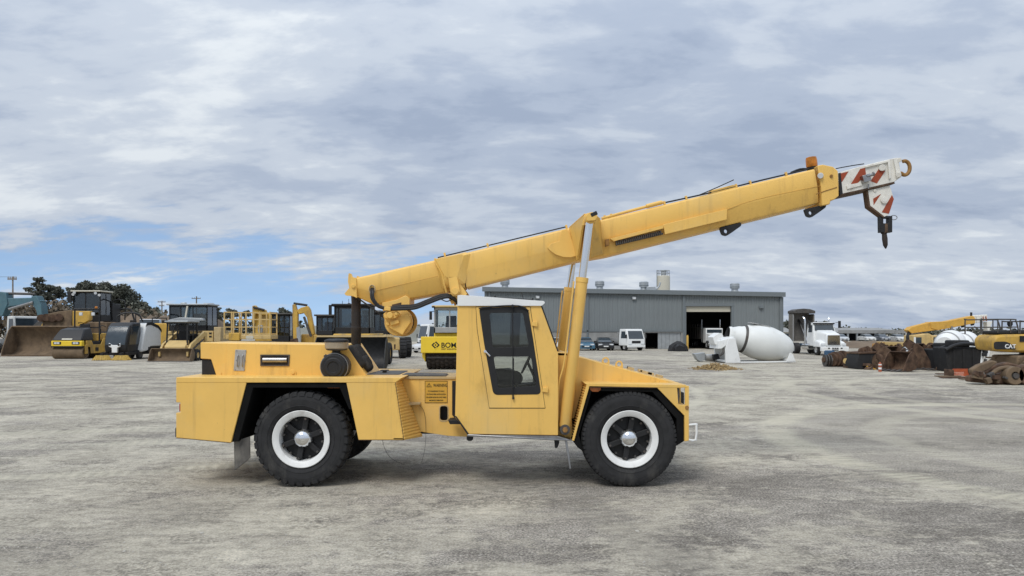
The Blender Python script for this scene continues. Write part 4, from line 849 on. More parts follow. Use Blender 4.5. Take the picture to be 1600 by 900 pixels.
# hoses
YS = YO - .12
for k, (dz, dy) in enumerate(((0, 0), (2.8, -.03), (-2.2, .05))):
    b = MB(); b.tube([P(604, 483 + dz*.4, YS), P(625, 480.5 + dz, YS + dy), P(648, 479 + dz, YS + dy), P(668, 471.5 + dz, YS + dy), P(688, 463.8 + dz, YS + dy), P(701, 462.5 + dz*.7, YS + dy), P(711, 467 + dz, YS + .1 + dy), P(714, 474, YS + .15)], .021, 10, sub=5); part('hydraulic_hose', b, M['hose'], bevel=0)
for k in (0, 1):
    b = MB(); b.tube([P(581 + 1.8*k, 450, YO + .03), P(579.8 + 3*k, 455, YS + .04), P(581 + 3*k, 467, YS), P(590 + 2*k, 478.5 - k, YS), P(603, 483 - 2*k, YS)], .019, 10, sub=5); part('hydraulic_hose', b, M['hose'], bevel=0)
b = MB(); b.obox(P(606, 482.5, YS), (.05, .05, .03), ry=R(5)); part('hose_clamp', b, Yw, bevel=.006)
b = MB(); b.tube([P(690, 468, YS), P(698, 471, YS), P(706, 468, YS)], .008, 6, sub=4); part('loop_wire', b, M['hose'], bevel=0)
# ================================================================ background: shared builders
def ground_at(px, py): Y = depth(py); return Vector((X(px, Y), Y, 0))
def gthing(name, px, py, label, cat, group=None): return thing(name, ground_at(px, py), label, cat, group)
def pb(root, name, m, Y, poly, d, bevel=0.0): b = MB(); b.prism(PP(poly, Y), Y, Y + d); return b.build(name, m, root, bevel)
def pbox(root, name, m, Y, px0, px1, py0, py1, d, bevel=0.0): return pb(root, name, m, Y, [(px0, py0), (px1, py0), (px1, py1), (px0, py1)], d, bevel)
def lthing(name, loc, rz, label, cat, group=None):
    """a thing built in its own axes: front towards -Y, base at z = 0"""
    e = bpy.data.objects.new(name, None); col.objects.link(e); e.empty_display_size = 0.3
    e.location = loc; e.rotation_euler = (0, 0, rz); return tag(e, label, cat, group)
def lwheel(root, c, r, w, rimmat, tyre=None, lug=0, rr=.55):
    c = Vector(c); s = 1 if c.x > 0 else -1
    b = MB(); b.lathe([(-w/2, r*rr), (-w/2, r*.9), (-w*.4, r), (w*.4, r), (w/2, r*.9), (w/2, r*rr)], c, (1, 0, 0), 28, closed=True)
    if lug:
        for i in range(lug):
            a = i*2*math.pi/lug
            for q in (-1, 1):
                a1 = a + (math.pi/lug if q > 0 else 0); d = Vector((0, math.cos(a1), math.sin(a1)))
                b.obox(c + d*r*.99 + Vector((q*w*.27, 0, 0)), (w*.23, r*.05, r*.05), rx=a1 + math.pi/2)
    t = b.build('wheel', tyre or M['rubber'], root, 0, smooth=40)
    b = MB(); b.lathe([(s*w*.46, r*rr*1.02), (s*w*.5, r*rr*.98), (s*w*.36, r*rr*.8), (s*w*.3, r*rr*.35), (s*w*.42, r*rr*.3), (s*w*.42, 0)], c, (1, 0, 0), 24); b.build('rim', rimmat, t)
    return t
def lcab(root, x0, x1, y0, y1, z0, z1, frame, post=.09, rake=0.0, sill=.25, roof=None, glass='dglass', name='cab', inner=True):
    """a framed cab with glass on every side: a lower tub, corner posts, a roof and four panes"""
    zb = z0 + sill; b = MB()
    b.box(x0, x1, y0, y1, z0, zb)
    for x in (x0, x1 - post):
        for y, k in ((y0, rake), (y1 - post, 0)):
            b.hexa([(x, y, zb), (x+post, y, zb), (x+post, y+post, zb), (x, y+post, zb), (x, y+k, z1), (x+post, y+k, z1), (x+post, y+post+k, z1), (x, y+post+k, z1)])
    b.box(x0, x1, y0 + rake, y1, z1 - post*.6, z1)
    c = b.build(name, frame, root, .015)
    b = MB(); b.box(x0 - .06, x1 + .06, y0 + rake - .1, y1 + .06, z1 + .002, z1 + .12); b.build('cab_roof', roof or frame, c, .03)
    e = post*.4
    for nm, pts, vec in (('front_pane', [(x0+post, y0+e, zb), (x1-post, y0+e, zb), (x1-post, y0+e+rake, z1-post*.6), (x0+post, y0+e+rake, z1-post*.6)], (0, .012, 0)),
                    ('rear_pane', [(x0+post, y1-e, zb), (x1-post, y1-e, zb), (x1-post, y1-e, z1-post*.6), (x0+post, y1-e, z1-post*.6)], (0, .012, 0)),
                    ('side_pane', [(x0+e, y0+post, zb), (x0+e, y1-post, zb), (x0+e, y1-post, z1-post*.6), (x0+e, y0+post+rake, z1-post*.6)], (.012, 0, 0)),
                    ('side_pane', [(x1-e, y0+post, zb), (x1-e, y1-post, zb), (x1-e, y1-post, z1-post*.6), (x1-e, y0+post+rake, z1-post*.6)], (-.012, 0, 0))):
        b = MB(); b.extr([Vector(p) for p in pts], vec); b.build(nm, M[glass], c)
    if inner:
        cx = (x0+x1)/2; cy = (y0+y1)/2 + .15; w = (x1-x0)*.22; b = MB()
        b.box(cx-w, cx+w, cy-.25, cy+.25, z0+sill*.5, zb+.25); b.box(cx-w, cx+w, cy+.2, cy+.35, zb+.2, zb+(z1-zb)*.62); b.build('seat', M['seat'], c, .04)
        b = MB(); b.box(cx-.05, cx+.05, y0+post+.1, y0+post+.3, z0+.05, zb+.42); b.box(cx-.3, cx+.3, y0+post+.05, y0+post+.3, zb+.22, zb+.4); b.build('console', M['seat'], c, .03)
    return c

# ================================================================ the grey shed
SY = 87.3
M['shed'] = mat('shed_grey_steel', (0.205, 0.226, 0.232), 0.6, 0.1, var=0.05, scale=.4, dirt=(0.17, 0.185, 0.19), damt=.15, dscale=.3)
M['shedtrim'] = mat('shed_trim', (0.16, 0.18, 0.19), 0.55, 0.1, var=0.05)
M['concrete'] = mat('concrete', (0.27, 0.27, 0.262), 0.85, var=0.15, scale=1.2, dirt=(0.15, 0.15, 0.145), damt=.4, dscale=.5)
M['galv'] = mat('galvanised', (0.38, 0.40, 0.41), 0.45, 0.6, var=0.12, scale=2)
M['cream'] = mat('cream_steel', (0.55, 0.52, 0.43), 0.6, var=0.06)
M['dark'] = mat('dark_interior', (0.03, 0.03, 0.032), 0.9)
shed = thing('grey_shed', (X(990, SY), SY, 0), 'long grey corrugated steel shed with roof vents and an open roller door', 'shed')
xl, xr = X(757, SY), X(1222, SY); DEP = 24.0
topz = lambda x: Z(450.5, SY) + (Z(459, SY) - Z(450.5, SY)) * (x - xl)/(xr - xl)
dx0, dx1, dzt = X(1072, SY), X(1142.5, SY), Z(478.5, SY)      # the open door
zc = Z(517.5, SY)
def sheet(name, x0, x1, zlo, ztop):
    """trapezoid-ribbed cladding"""
    b = MB(); pit = .3; pts = []; x = x0
    while x < x1 - .001:
        for u, o in ((0, 0), (.13, 0), (.17, -.06), (.26, -.06)):
            if x + u < x1: pts.append((x + u, SY + o))
        x += pit
    pts.append((x1, SY)); q = []
    for px_, y in pts: q.append((b.bm.verts.new((px_, y, zlo)), b.bm.verts.new((px_, y, ztop(px_) if callable(ztop) else ztop))))
    for a, c in zip(q, q[1:]): b.face([a[0], c[0], c[1], a[1]])
    o = b.build(name, M['shed'], shed, smooth=20); return o
sheet('wall_cladding', xl, dx0 - .35, zc, topz); sheet('wall_cladding', dx1 + .15, xr, 0.3, topz)
sheet('wall_cladding', dx0 - .35, dx1 + .15, dzt + .3, topz)
b = MB(); b.box(xl + .05, xr - .05, SY + DEP - .2, SY + DEP, 0, topz(xr) - .2); b.box(xl + .05, xl + .25, SY + .3, SY + DEP, 0, topz(xl) - .3); b.box(xr - .25, xr - .05, SY + .3, SY + DEP, 0, topz(xr) - .1); b.build('end_walls', M['shed'], shed)
b = MB(); b.hexa([(xl-.2, SY-.3, topz(xl)+.0), (xr+.2, SY-.3, topz(xr)), (xr+.2, SY+DEP+.3, topz(xr)+.3), (xl-.2, SY+DEP+.3, topz(xl)+.3), (xl-.2, SY-.3, topz(xl)+.1), (xr+.2, SY-.3, topz(xr)+.1), (xr+.2, SY+DEP+.3, topz(xr)+.4), (xl-.2, SY+DEP+.3, topz(xl)+.4)]); b.build('roof', M['galv'], shed)
b = MB(); b.hexa([(xl-.25, SY-.5, topz(xl)-.38), (xr+.25, SY-.5, topz(xr)-.38), (xr+.25, SY-.32, topz(xr)-.38), (xl-.25, SY-.32, topz(xl)-.38), (xl-.25, SY-.5, topz(xl)+.16), (xr+.25, SY-.5, topz(xr)+.16), (xr+.25, SY-.32, topz(xr)+.16), (xl-.25, SY-.32, topz(xl)+.16)]); b.build('gutter', M['shedtrim'], shed, .03)
for px in (765, 918, 1068, 1219.5):
    x = X(px, SY); b = MB(); b.box(x - .12, x + .12, SY - .2, SY - .065, 0.02, topz(x) - .39); b.build('downpipe', M['shedtrim'], shed, .03)
b = MB(); b.box(xr - .25, xr + .12, SY - .09, SY + .3, 0, topz(xr) - .39); b.build('corner_trim', M['shedtrim'], shed)
# concrete lower wall with a side opening
ox0, ox1, oz = X(1008, SY), X(1064, SY), Z(520, SY)
b = MB(); b.box(xl, ox0, SY - .12, SY + .3, 0, zc); b.box(ox1, dx0 - .36, SY - .12, SY + .3, 0, zc); b.box(ox0, ox1, SY - .12, SY + .3, oz, zc); b.build('concrete_wall', M['concrete'], shed)
b = MB(); b.box(xl, dx0 - .35, SY - .2, SY - .12, zc - .06, zc + .1); b.build('ledge', M['shedtrim'], shed)
n = 7
for i in range(n):
    if i < 1: continue
    x0 = X(1028, SY) + (ox1 - X(1028, SY))*(i-1)/(n-1); b = MB(); b.box(x0 + .01, x0 + (ox1 - X(1028, SY))/(n-1) - .01, SY + .05 + .03*(i % 2), SY + .09 + .03*(i % 2), 0.02, oz); b.build('door_panel', M['galv'], shed)
# door surround, rolled shutter, dark inside
b = MB(); b.box(dx0 - .3, dx0, SY - .1, SY + .3, 0, dzt); b.build('door_jamb', M['shedtrim'], shed)
b = MB(); b.box(dx1, dx1 + .3, SY - .1, SY + .3, 0, dzt); b.build('door_jamb', M['shedtrim'], shed)
b = MB(); b.box(dx0 - .32, dx1 + .32, SY - .12, SY + .3, dzt, dzt + .3); b.build('door_lintel', M['shedtrim'], shed)
for i in range(5):
    z1 = dzt - .01 - i*.13; b = MB(); b.cyl((dx0 + .05, SY + .18, z1 - .065), (dx1 - .05, SY + .18, z1 - .065), .068, n=10); b.build('shutter_slat', M['cream'], shed)
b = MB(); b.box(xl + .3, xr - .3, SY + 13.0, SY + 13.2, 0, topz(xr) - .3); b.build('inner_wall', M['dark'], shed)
for px, py in ((840, 464.5), (990.5, 466), (1189, 480)):
    v = P(px, py, SY - .06); b = MB(); b.obox(v + Vector((0, -.12, 0)), (.24, .12, .17)); lm = b.build('wall_lamp', M['shedtrim'] if px > 1100 else M['galv'], shed, .04)
    b = MB(); b.obox(v + Vector((.03, -.25, -.02)), (.15, .012, .1)); b.build('lamp_lens', M['lens'] if px < 1100 else M['shedtrim'], lm)
for px in (789, 937, 1006, 1148):
    x = X(px, SY + 9); z = Z(449, SY+9) + (Z(457, SY+9) - Z(449, SY+9))*(px - 757)/465; b = MB()
    b.lathe([(-.3, .55), (.2, .42), (.35, .42), (.4, .58), (1.0, .6), (1.05, .5), (1.1, .45), (1.1, 0)], (x, SY + 9, z), (0, 0, 1), 20); rv = b.build('roof_vent', M['galv'], shed)
    b = MB(); b.box(x - .8, x + .8, SY + 8.3, SY + 9.7, z - .35, z - .05); b.build('vent_base', M['galv'], rv)
    b = MB(); b.lathe([(.55, .59), (.58, .63), (.62, .63), (.65, .59)], (x, SY+9, z), (0, 0, 1), 20); b.build('vent_band', M['shedtrim'], rv)
b = MB(); v = P(1016, 452, SY + 8); b.box(v.x - .5, v.x + .6, SY + 7.5, SY + 8.5, v.z - .4, v.z + .3); b.tube([v + Vector((-.5, 0, 0)), v + Vector((.9, 0, .1)), v + Vector((1.3, 0, .9))], .12, 8, sub=2); b.build('roof_duct', M['galv'], shed, .03)
# silo behind the shed
YL = SY + 32
silo = thing('cement_silo', (X(1036.5, YL), YL, 0), 'cream cement silo with capped top standing behind the grey shed roof', 'silo')
v = P(1036.5, 432, YL); r = 10.2*YL/FPX
b = MB(); b.lathe([(0, r), (v.z - .0, r), (v.z + .1, r*.93), (v.z + .12, 0)], (v.x, YL, 0), (0, 0, 1), 28); b.build('silo_shell', M['cream'], silo)
b = MB(); b.lathe([(v.z + .1, r*.42), (v.z + .75, r*.42), (v.z + .8, r*.5), (v.z + .95, r*.5), (v.z + 1.0, 0)], (v.x + .05*r, YL, 0), (0, 0, 1), 20); b.build('filter_cap', M['galv'], silo)
b = MB()
for k in range(12):
    a = k*math.pi/6; p = Vector((v.x + r*.95*math.cos(a), YL + r*.95*math.sin(a), v.z)); b.cyl(p, p + Vector((0, 0, .95)), .03, n=5)
for h in (.5, .95): b.lathe([(v.z + h - .03, r*.95), (v.z + h, r*.97), (v.z + h + .03, r*.95)], (v.x, YL, 0), (0, 0, 1), 24)
b.build('guard_rail', M['galv'], silo)
b = MB(); 
for s in (-.2, .2): b.bar((v.x - r*1.05 + s*.3, YL - .3 + s, 0), (v.x - r*1.05 + s*.3, YL - .3 + s, v.z + 1.0), .07)
for k in range(24): b.bar((v.x - r*1.05 - .06, YL - .5, 1 + k*.42), (v.x - r*1.05 + .06, YL - .1, 1 + k*.42), .04)
b.build('ladder', M['galv'], silo)

# ================================================================ vehicles by the shed
def car(name, px, py, colr, label, L=4.3, W=1.78, H=1.42, rz=0.0):
    root = lthing(name, ground_at(px, py), rz, label, 'car'); h = W/2
    prof = [(-.02, .22), (-.04, .55), (.03, .68), (.35, .80), (1.05, .93), (L*.72, .97), (L*.97, .95), (L, .7), (L - .02, .25)]
    def loop(x, s, f): return [Vector((x, y, .25 + (z-.25)*f if z > .25 else z)) for y, z in prof]
    b = MB(); b.loft([loop(-h, 1, .9), loop(-h + .06, 1, .98), loop(-h + .22, 1, 1), loop(h - .22, 1, 1), loop(h - .06, 1, .98), loop(h, 1, .9)])
    body = b.build('body', mat(name + '_paint', colr, .3, .1, var=.04, spec=.6), root, .03)
    b = MB(); g = h - .12; t = h - .3
    b.loft([[Vector((-g, .95, .92)), Vector((g, .95, .92)), Vector((g, L*.86, .95)), Vector((-g, L*.86, .95))], [Vector((-t, 1.75, H - .03)), Vector((t, 1.75, H - .03)), Vector((t, L*.74, H - .02)), Vector((-t, L*.74, H - .02))]]); b.build('windows', M['bglass'], root, .03)
    b = MB(); b.loft([[Vector((-t-.02, 1.68, H - .06)), Vector((t+.02, 1.68, H - .06)), Vector((t+.02, L*.77, H - .05)), Vector((-t-.02, L*.77, H - .05))], [Vector((-t+.06, 1.85, H)), Vector((t-.06, 1.85, H)), Vector((t-.06, L*.72, H)), Vector((-t+.06, L*.72, H))]]); b.build('roof', body.data.materials[0], root, .02)
    for s in (-1, 1):
        b = MB(); b.obox((s*(h - .3), .06, .66), (.22, .08, .075), rz=-s*.25); b.build('headlight', M['lens'], root, .03)
        b = MB(); b.obox((s*(h + .08), 1.25, .98), (.09, .05, .06)); b.build('mirror', M['black'], root, .02)
        for y in (.78, L - .85): lwheel(root, (s*(h - .1), y, .31), .31, .2, M['alu'], rr=.62)
    b = MB(); b.box(-.55, .55, -.055, 0, .36, .52); b.build('grille', M['black'], root, .02)
    b = MB(); b.box(-.26, .26, -.07, -.056, .42, .53); b.build('number_plate', M['white'], root)
    return root
car('parked_car', 917, 548.0, (0.05, 0.13, 0.2), 'teal blue hatchback parked against the grey shed wall')
car('parked_car', 947, 548.0, (0.012, 0.012, 0.014), 'black hatchback parked between the blue hatchback and the white tray truck')
car('parked_car', 871, 548.0, (0.6, 0.62, 0.63), 'white car parked by the shed, behind the lift cylinders of the crane')
def cabover(name, px, py, label, tray=True, W=2.2, H=2.35, L=6.0, rz=0.0, stripe=None, cabc='white'):
    root = lthing(name, ground_at(px, py), rz, label, 'truck'); h = W/2
    b = MB(); b.box(-h + .3, h - .3, .3, L, .5, .75); b.build('chassis', M['black'], root, .02)
    b = MB(); b.loft([[Vector((-h, 0, .55)), Vector((h, 0, .55)), Vector((h, 1.75, .55)), Vector((-h, 1.75, .55))], [Vector((-h, -.03, 1.3)), Vector((h, -.03, 1.3)), Vector((h, 1.75, 1.3)), Vector((-h, 1.75, 1.3))],
                   [Vector((-h + .1, .35, H)), Vector((h - .1, .35, H)), Vector((h - .1, 1.7, H)), Vector((-h + .1, 1.7, H))]]); cb = b.build('cab', M[cabc], root, .06)
    b = MB(); b.hexa([(-h+.16, -.045, 1.28), (h-.16, -.045, 1.28), (h-.16, .02, 1.28), (-h+.16, .02, 1.28), (-h+.2, .27, H-.2), (h-.2, .27, H-.2), (h-.2, .4, H-.2), (-h+.2, .4, H-.2)]); b.build('windscreen', M['bglass'], cb, .02)
    for s in (-1, 1):
        b = MB(); b.hexa([(s*(h+.008), .35, 1.35), (s*(h+.008), 1.3, 1.35), (s*(h-.05), 1.3, 1.35), (s*(h-.05), .35, 1.35), (s*(h-.065), .55, H-.25), (s*(h-.065), 1.3, H-.25), (s*(h-.12), 1.3, H-.25), (s*(h-.12), .55, H-.25)]); b.build('side_window', M['bglass'], cb)
        b = MB(); b.obox((s*(h - .3), -.04, .72), (.2, .04, .08)); b.build('headlight', M['lens'], root, .02)
        b = MB(); b.obox((s*(h + .16), .0, 1.55), (.08, .04, .2)); b.bar((s*(h + .14), 0, 1.7), (s*(h - .05), .2, 1.8), .03); b.build('mirror', M['black'], root, .01)
        for y in (.7, L - 1.3): lwheel(root, (s*(h - .16), y, .42), .42, .26, M['alu'])
    b = MB(); b.box(-.55, .55, -.05, .0, .82, 1.08); b.build('grille', M['black'], root, .02)
    b = MB(); b.box(-h, h, -.12, .1, .38, .62); b.build('bumper', M[cabc], root, .03)
    if stripe: b = MB(); b.box(-h-.012, h+.012, -.05, 1.72, 1.1, 1.24); b.build('stripe_band', stripe, cb)
    if tray:
        b = MB(); b.box(-h, h, 1.95, L, .78, .92); b.build('tray_floor', M['alu'], root, .01)
        for s in (-1, 1): b = MB(); b.box(s*h - .03, s*h + .03, 1.95, L, .92, 1.38); b.build('tray_side', M['alu'], root, .01)
        b = MB(); b.box(-h, h, 1.93, 2.0, .9, 2.0); b.build('headboard', M['alu'], root, .01)
    return root
tt = cabover('tray_truck', 994, 548.2, 'white cab-over tipper truck parked in front of the grey shed', rz=R(24), L=5.4)
# truck standing in the shed doorway
root = lthing('dump_truck', ground_at(1122, 545.8), 0.0, 'white nosed tipper truck with grey bin standing in the open shed doorway', 'truck')
b = MB(); b.box(-.5, .5, .5, 8, .6, .85); b.build('chassis', M['black'], root)
b = MB(); b.box(-1.2, 1.0, 3.2, 8.5, 1.15, 2.6); bn = b.build('bin', M['darksteel'], root, .03)
for i in range(5): b = MB(); b.box(-1.26, -1.2, 3.3 + i*1.2, 3.42 + i*1.2, 1.2, 3.0); b.build('bin_rib', M['darksteel'], bn)
b = MB(); b.loft([[Vector((-.6, 0, .7)), Vector((.6, 0, .7)), Vector((.95, 1.6, .7)), Vector((-.95, 1.6, .7))], [Vector((-.6, 0, 1.55)), Vector((.6, 0, 1.55)), Vector((.95, 1.6, 1.9)), Vector((-.95, 1.6, 1.9))]]); b.build('bonnet', M['white'], root, .06)
b = MB(); b.box(-1.0, 1.0, 1.6, 3.0, .7, 2.45); cb = b.build('cab', M['white'], root, .06)
b = MB(); b.box(-.88, .88, 1.57, 1.63, 1.75, 2.3); b.build('windscreen', M['bglass'], cb, .02)
for s in (-1, 1):
    b = MB(); b.cyl((s*1.1, 3.1, .8), (s*1.1, 3.1, 3.5), .07, n=10); b.build('exhaust_stack', M['chrome'], root)
    for y in (.9, 6.4, 7.6): lwheel(root, (s*.98, y, .5), .5, .28, M['alu'])
b = MB(); b.box(-1.15, 1.15, -.15, .05, .45, .75); b.build('bumper', M['chrome'], root, .03)
# black scrap heap beside the door
def lump(root, name, m, loops_px, Y, d, seed=1, amp=.12):
    rng = random.Random(seed); b = MB(); cx = sum(p[0] for p in loops_px)/len(loops_px); cy = max(p[1] for p in loops_px)
    rings = []
    for t, f in ((0, .82), (.25, 1.0), (.6, .95), (1.0, .7)):
        rings.append([Vector((X(cx + (px-cx)*f, Y) + rng.uniform(-amp, amp)*.4, Y + d*t, max(0.0, Z(cy - (cy-py)*f, Y) + (rng.uniform(-amp, amp) if py < cy - 1 else 0)))) for px, py in loops_px])
    b.loft(rings); return b.build(name, m, root, 0, smooth=60)
YB_ = depth(549.0)
hp_ = gthing('scrap_heap', 1062, 549, 'low black heap of tarp-covered scrap beside the shed roller door', 'heap')
lump(hp_, 'tarp', M['matte'], [(1046, 549), (1048, 541), (1053, 536), (1059, 533.5), (1066, 534.5), (1072, 537), (1077, 543), (1078, 549)], YB_, 2.2, 3, .15)
lump(hp_, 'tarp', M['hose'], [(1054, 549), (1055, 542), (1060, 538), (1068, 538), (1073, 543), (1074, 549)], YB_ - .4, 1.2, 5, .12)
bo = gthing('bollard', 1074.2, 546.8, 'yellow bollard at the shed door beside the black scrap heap', 'bollard')
b = MB(); yb_ = bo.location.y; b.lathe([(0, .12), (1.55, .12), (1.65, .08), (1.67, 0)], (bo.location.x, yb_, 0), (0, 0, 1), 16); b.build('bollard_post', M['catyellow'], bo)

# ================================================================ concrete mixer bowl on its stand
MY = depth(567.5); k = MY/FPX
mx = gthing('mixer_bowl', 1185, 567.5, 'white concrete mixer bowl lying on a white steel stand in the yard', 'mixer bowl')
a0 = P(1136, 524, MY + 1.3); a1 = P(1236.5, 545.5, MY + 1.3); ax = (a1 - a0); L = ax.length
prof = [(0.0, .60), (.03, .66), (.06, .64), (.15, .80), (.20, .83), (.28, 1.02), (.42, 1.19), (.55, 1.23), (.66, 1.19), (.80, 1.03), (.92, .78), (.97, .6), (1.0, .42), (1.0, 0)]
b = MB(); b.lathe([(t*L, r) for t, r in prof] , a0, ax, 48); bw = b.build('bowl', mat('bowl_white', (0.70, 0.71, 0.69), .5, var=.05, scale=1.0, dirt=(0.45, 0.43, 0.38), damt=.25, dscale=1.2), mx)
b = MB(); b.lathe([(.225*L, .86), (.225*L, .945), (.26*L, .985), (.26*L, .93)], a0, ax, 48); b.build('track_ring', M['darksteel'], bw)
b = MB(); b.lathe([(.0, .60), (.02*L, .56), (.35*L, .5), (.35*L, 0)], a0, ax, 32); b.build('bowl_mouth', M['dark'], bw)
for t, w in ((.55, .3), (.42, .25)):
    b = MB(); q = a0 + ax*t; b.obox(q + Vector((0, -.15, 1.21)), (.42, .3, .03), ry=R(11)); b.build('hatch', M['alu'], bw, .01)
b = MB(); b.prism(PP([(1133, 545), (1138, 529), (1148, 528.5), (1157, 567), (1133, 567)], MY), MY - .12, MY + .1); st = b.build('stand_leg', M['white'], mx, .02)
b = MB(); b.prism(PP([(1131, 545), (1138, 529), (1148, 528.5), (1157, 567), (1133, 567)], MY), MY + 2.3, MY + 2.5); b.build('stand_leg', M['white'], mx, .02)
b = MB(); b.prism(PP([(1124, 533), (1148, 526), (1148, 531), (1128, 545), (1122, 545)], MY), MY + .12, MY + 2.28); b.build('discharge_hopper', M['white'], mx, .02)
b = MB(); b.prism(PP([(1117, 527), (1127, 520), (1130, 527), (1124, 540), (1120, 538)], MY), MY + .5, MY + 1.9); b.build('charge_hopper', M['white'], mx, .02)
for y in (MY - .1, MY + 2.35):
    b = MB(); b.prism(PP([(1133, 565.3), (1242, 564.0), (1242, 566.0), (1133, 567.5)], MY), y, y + .16); b.build('base_rail', M['white'], mx, .01)
    b = MB(); b.prism(PP([(1228, 565), (1234, 551), (1238, 553), (1242.5, 565)], MY), y, y + .12); b.build('rear_foot', M['white'], mx, .01)
b = MB(); b.prism(PP([(1133, 563), (1139, 563), (1139, 566), (1133, 566)], MY), MY + .06, MY + 2.34); b.prism(PP([(1232, 562), (1240, 562), (1240, 565), (1232, 565)], MY), MY + .06, MY + 2.34); b.build('bracket', M['white'], mx, .01)
b = MB(); b.tube([P(1124, 556, MY + .3), P(1130, 551, MY + .2), P(1131, 545, MY + .3)], .08, 8); b.build('chute_arm', M['darksteel'], mx)
# loose sheet metal left of it
sm = gthing('scrap_metal', 1106, 566, 'bent grey sheet metal scraps lying left of the white mixer bowl', 'scrap metal')
Yq = depth(565.5)
pb(sm, 'bent_sheet', M['galv'], Yq, [(1085, 553), (1102, 551), (1101, 563), (1094, 565), (1090, 562)], .8, .01)
b = MB(); b.lathe([(0, .0), (0, .24), (1.0, .27), (1.0, .2), (.4, .18)], P(1102, 558.6, Yq + .6), (1, .12, -.02), 18); b.build('rolled_duct', M['alu'], sm)
pb(sm, 'duct_end', M['black'], Yq, [(1115, 554), (1123, 553), (1125, 561), (1116, 562.5)], .5, .03)
# bark and leaf heap
def rubble(name, px0, px1, py, hgt, n, m, label, cat, seed, size=(.05, .16)):
    rng = random.Random(seed); Y = depth(py); vs = []; fs = []
    x0, x1 = X(px0, Y), X(px1, Y)
    for _ in range(n):
        t = (rng.random() + rng.random() + rng.random())/3; x = x0 + (x1-x0)*t; y = Y + rng.gauss(0, .5)
        hm = hgt*max(0, 1 - abs(t-.5)*2.2)*max(0, 1 - abs(y - Y)/1.2); z = rng.random()*hm + .02
        s = rng.uniform(*size); d1 = Vector((rng.uniform(-1, 1), rng.uniform(-1, 1), rng.uniform(-.5, .5))).normalized(); d2 = d1.orthogonal().normalized()*.5; d3 = d1.cross(d2)*.5; c = Vector((x, y, z)); k0 = len(vs)
        for a, bb, cc in ((-1,-1,-1),(1,-1,-1),(1,1,-1),(-1,1,-1),(-1,-1,1),(1,-1,1),(1,1,1),(-1,1,1)): vs.append(c + s*(a*d1*.5 + bb*d2*.5 + cc*d3*.4))
        fs += [tuple(k0+i for i in q) for q in ((0,3,2,1),(4,5,6,7),(0,1,5,4),(1,2,6,5),(2,3,7,6),(3,0,4,7))]
    me = bpy.data.meshes.new(name); me.from_pydata([tuple(v) for v in vs], [], fs); me.materials.append(m)
    o = bpy.data.objects.new(name, me); col.objects.link(o); return tag(o, label, cat, kind='stuff')
M['straw'] = mat('straw_rubble', (0.30, 0.21, 0.10), .9, var=.45, scale=5)
rubble('bark_heap', 1070, 1165, 577, .42, 900, M['straw'], 'low heap of brown bark and clods in front of the mixer bowl', 'heap', 4, (.04, .13))
# ================================================================ machines parked along the left
def bucket(root, name, m, x0, x1, y, h, d, z0=0.0, th=.06, edge=None, teeth=0, lean=0.0, sides=True, open_out=True):
    """a loader bucket, mouth towards -Y: curved shell between two side plates"""
    pr = [(0, .03), (d*.55, .03), (d*.88, h*.14), (d, h*.38), (d*.96, h*.66), (d*.80, h*.9), (d*.62, h)]
    n = len(pr); inner = []
    for i, (a, c) in enumerate(pr):
        p0 = Vector(pr[max(i-1, 0)]); p1 = Vector(pr[min(i+1, n-1)]); t = (p1-p0).normalized(); inner.append((a - t.y*th, c + t.x*th))
    poly = pr + list(reversed(inner)); b = MB()
    sh = lambda a, c: (y + a - lean*c, z0 + c)
    A = [b.bm.verts.new((x0, *sh(a, c))) for a, c in poly]; B = [b.bm.verts.new((x1, *sh(a, c))) for a, c in poly]; k = len(poly)
    for i in range(k): b.face([A[i], B[i], B[(i+1) % k], A[(i+1) % k]])
    for i in range(n-1): b.face([A[i], A[i+1], A[k-2-i], A[k-1-i]]); b.face([B[i], B[k-1-i], B[k-2-i], B[i+1]])
    o = b.build(name, m, root, 0, smooth=50)
    if sides:
        for x in (x0 - th, x1 - .001):
            b = MB(); q = [(0, .02)] + pr[1:] + [(d*.42, h*.85), (d*.06, h*.2)]; b.extr([Vector((x, *sh(a, c))) for a, c in q], (th, 0, 0)); b.build('side_plate', m, o, .01)
    b = MB(); b.hexa([(x0-th, *sh(-.12, .0)), (x1+th, *sh(-.12, 0)), (x1+th, *sh(.25, 0)), (x0-th, *sh(.25, 0)), (x0-th, *sh(-.12, .035)), (x1+th, *sh(-.12, .035)), (x1+th, *sh(.25, .075)), (x0-th, *sh(.25, .075))]); b.build('cutting_edge', edge or m, o)
    for i in range(teeth):
        x = x0 + (x1-x0)*(i+.5)/teeth; b = MB(); b.hexa([(x-.07, *sh(-.35, .01)), (x+.07, *sh(-.35, .01)), (x+.09, *sh(.1, .01)), (x-.09, *sh(.1, .01)), (x-.07, *sh(-.35, .04)), (x+.07, *sh(-.35, .04)), (x+.09, *sh(.1, .13)), (x-.09, *sh(.1, .13))]); b.build('tooth', edge or m, o)
    return o

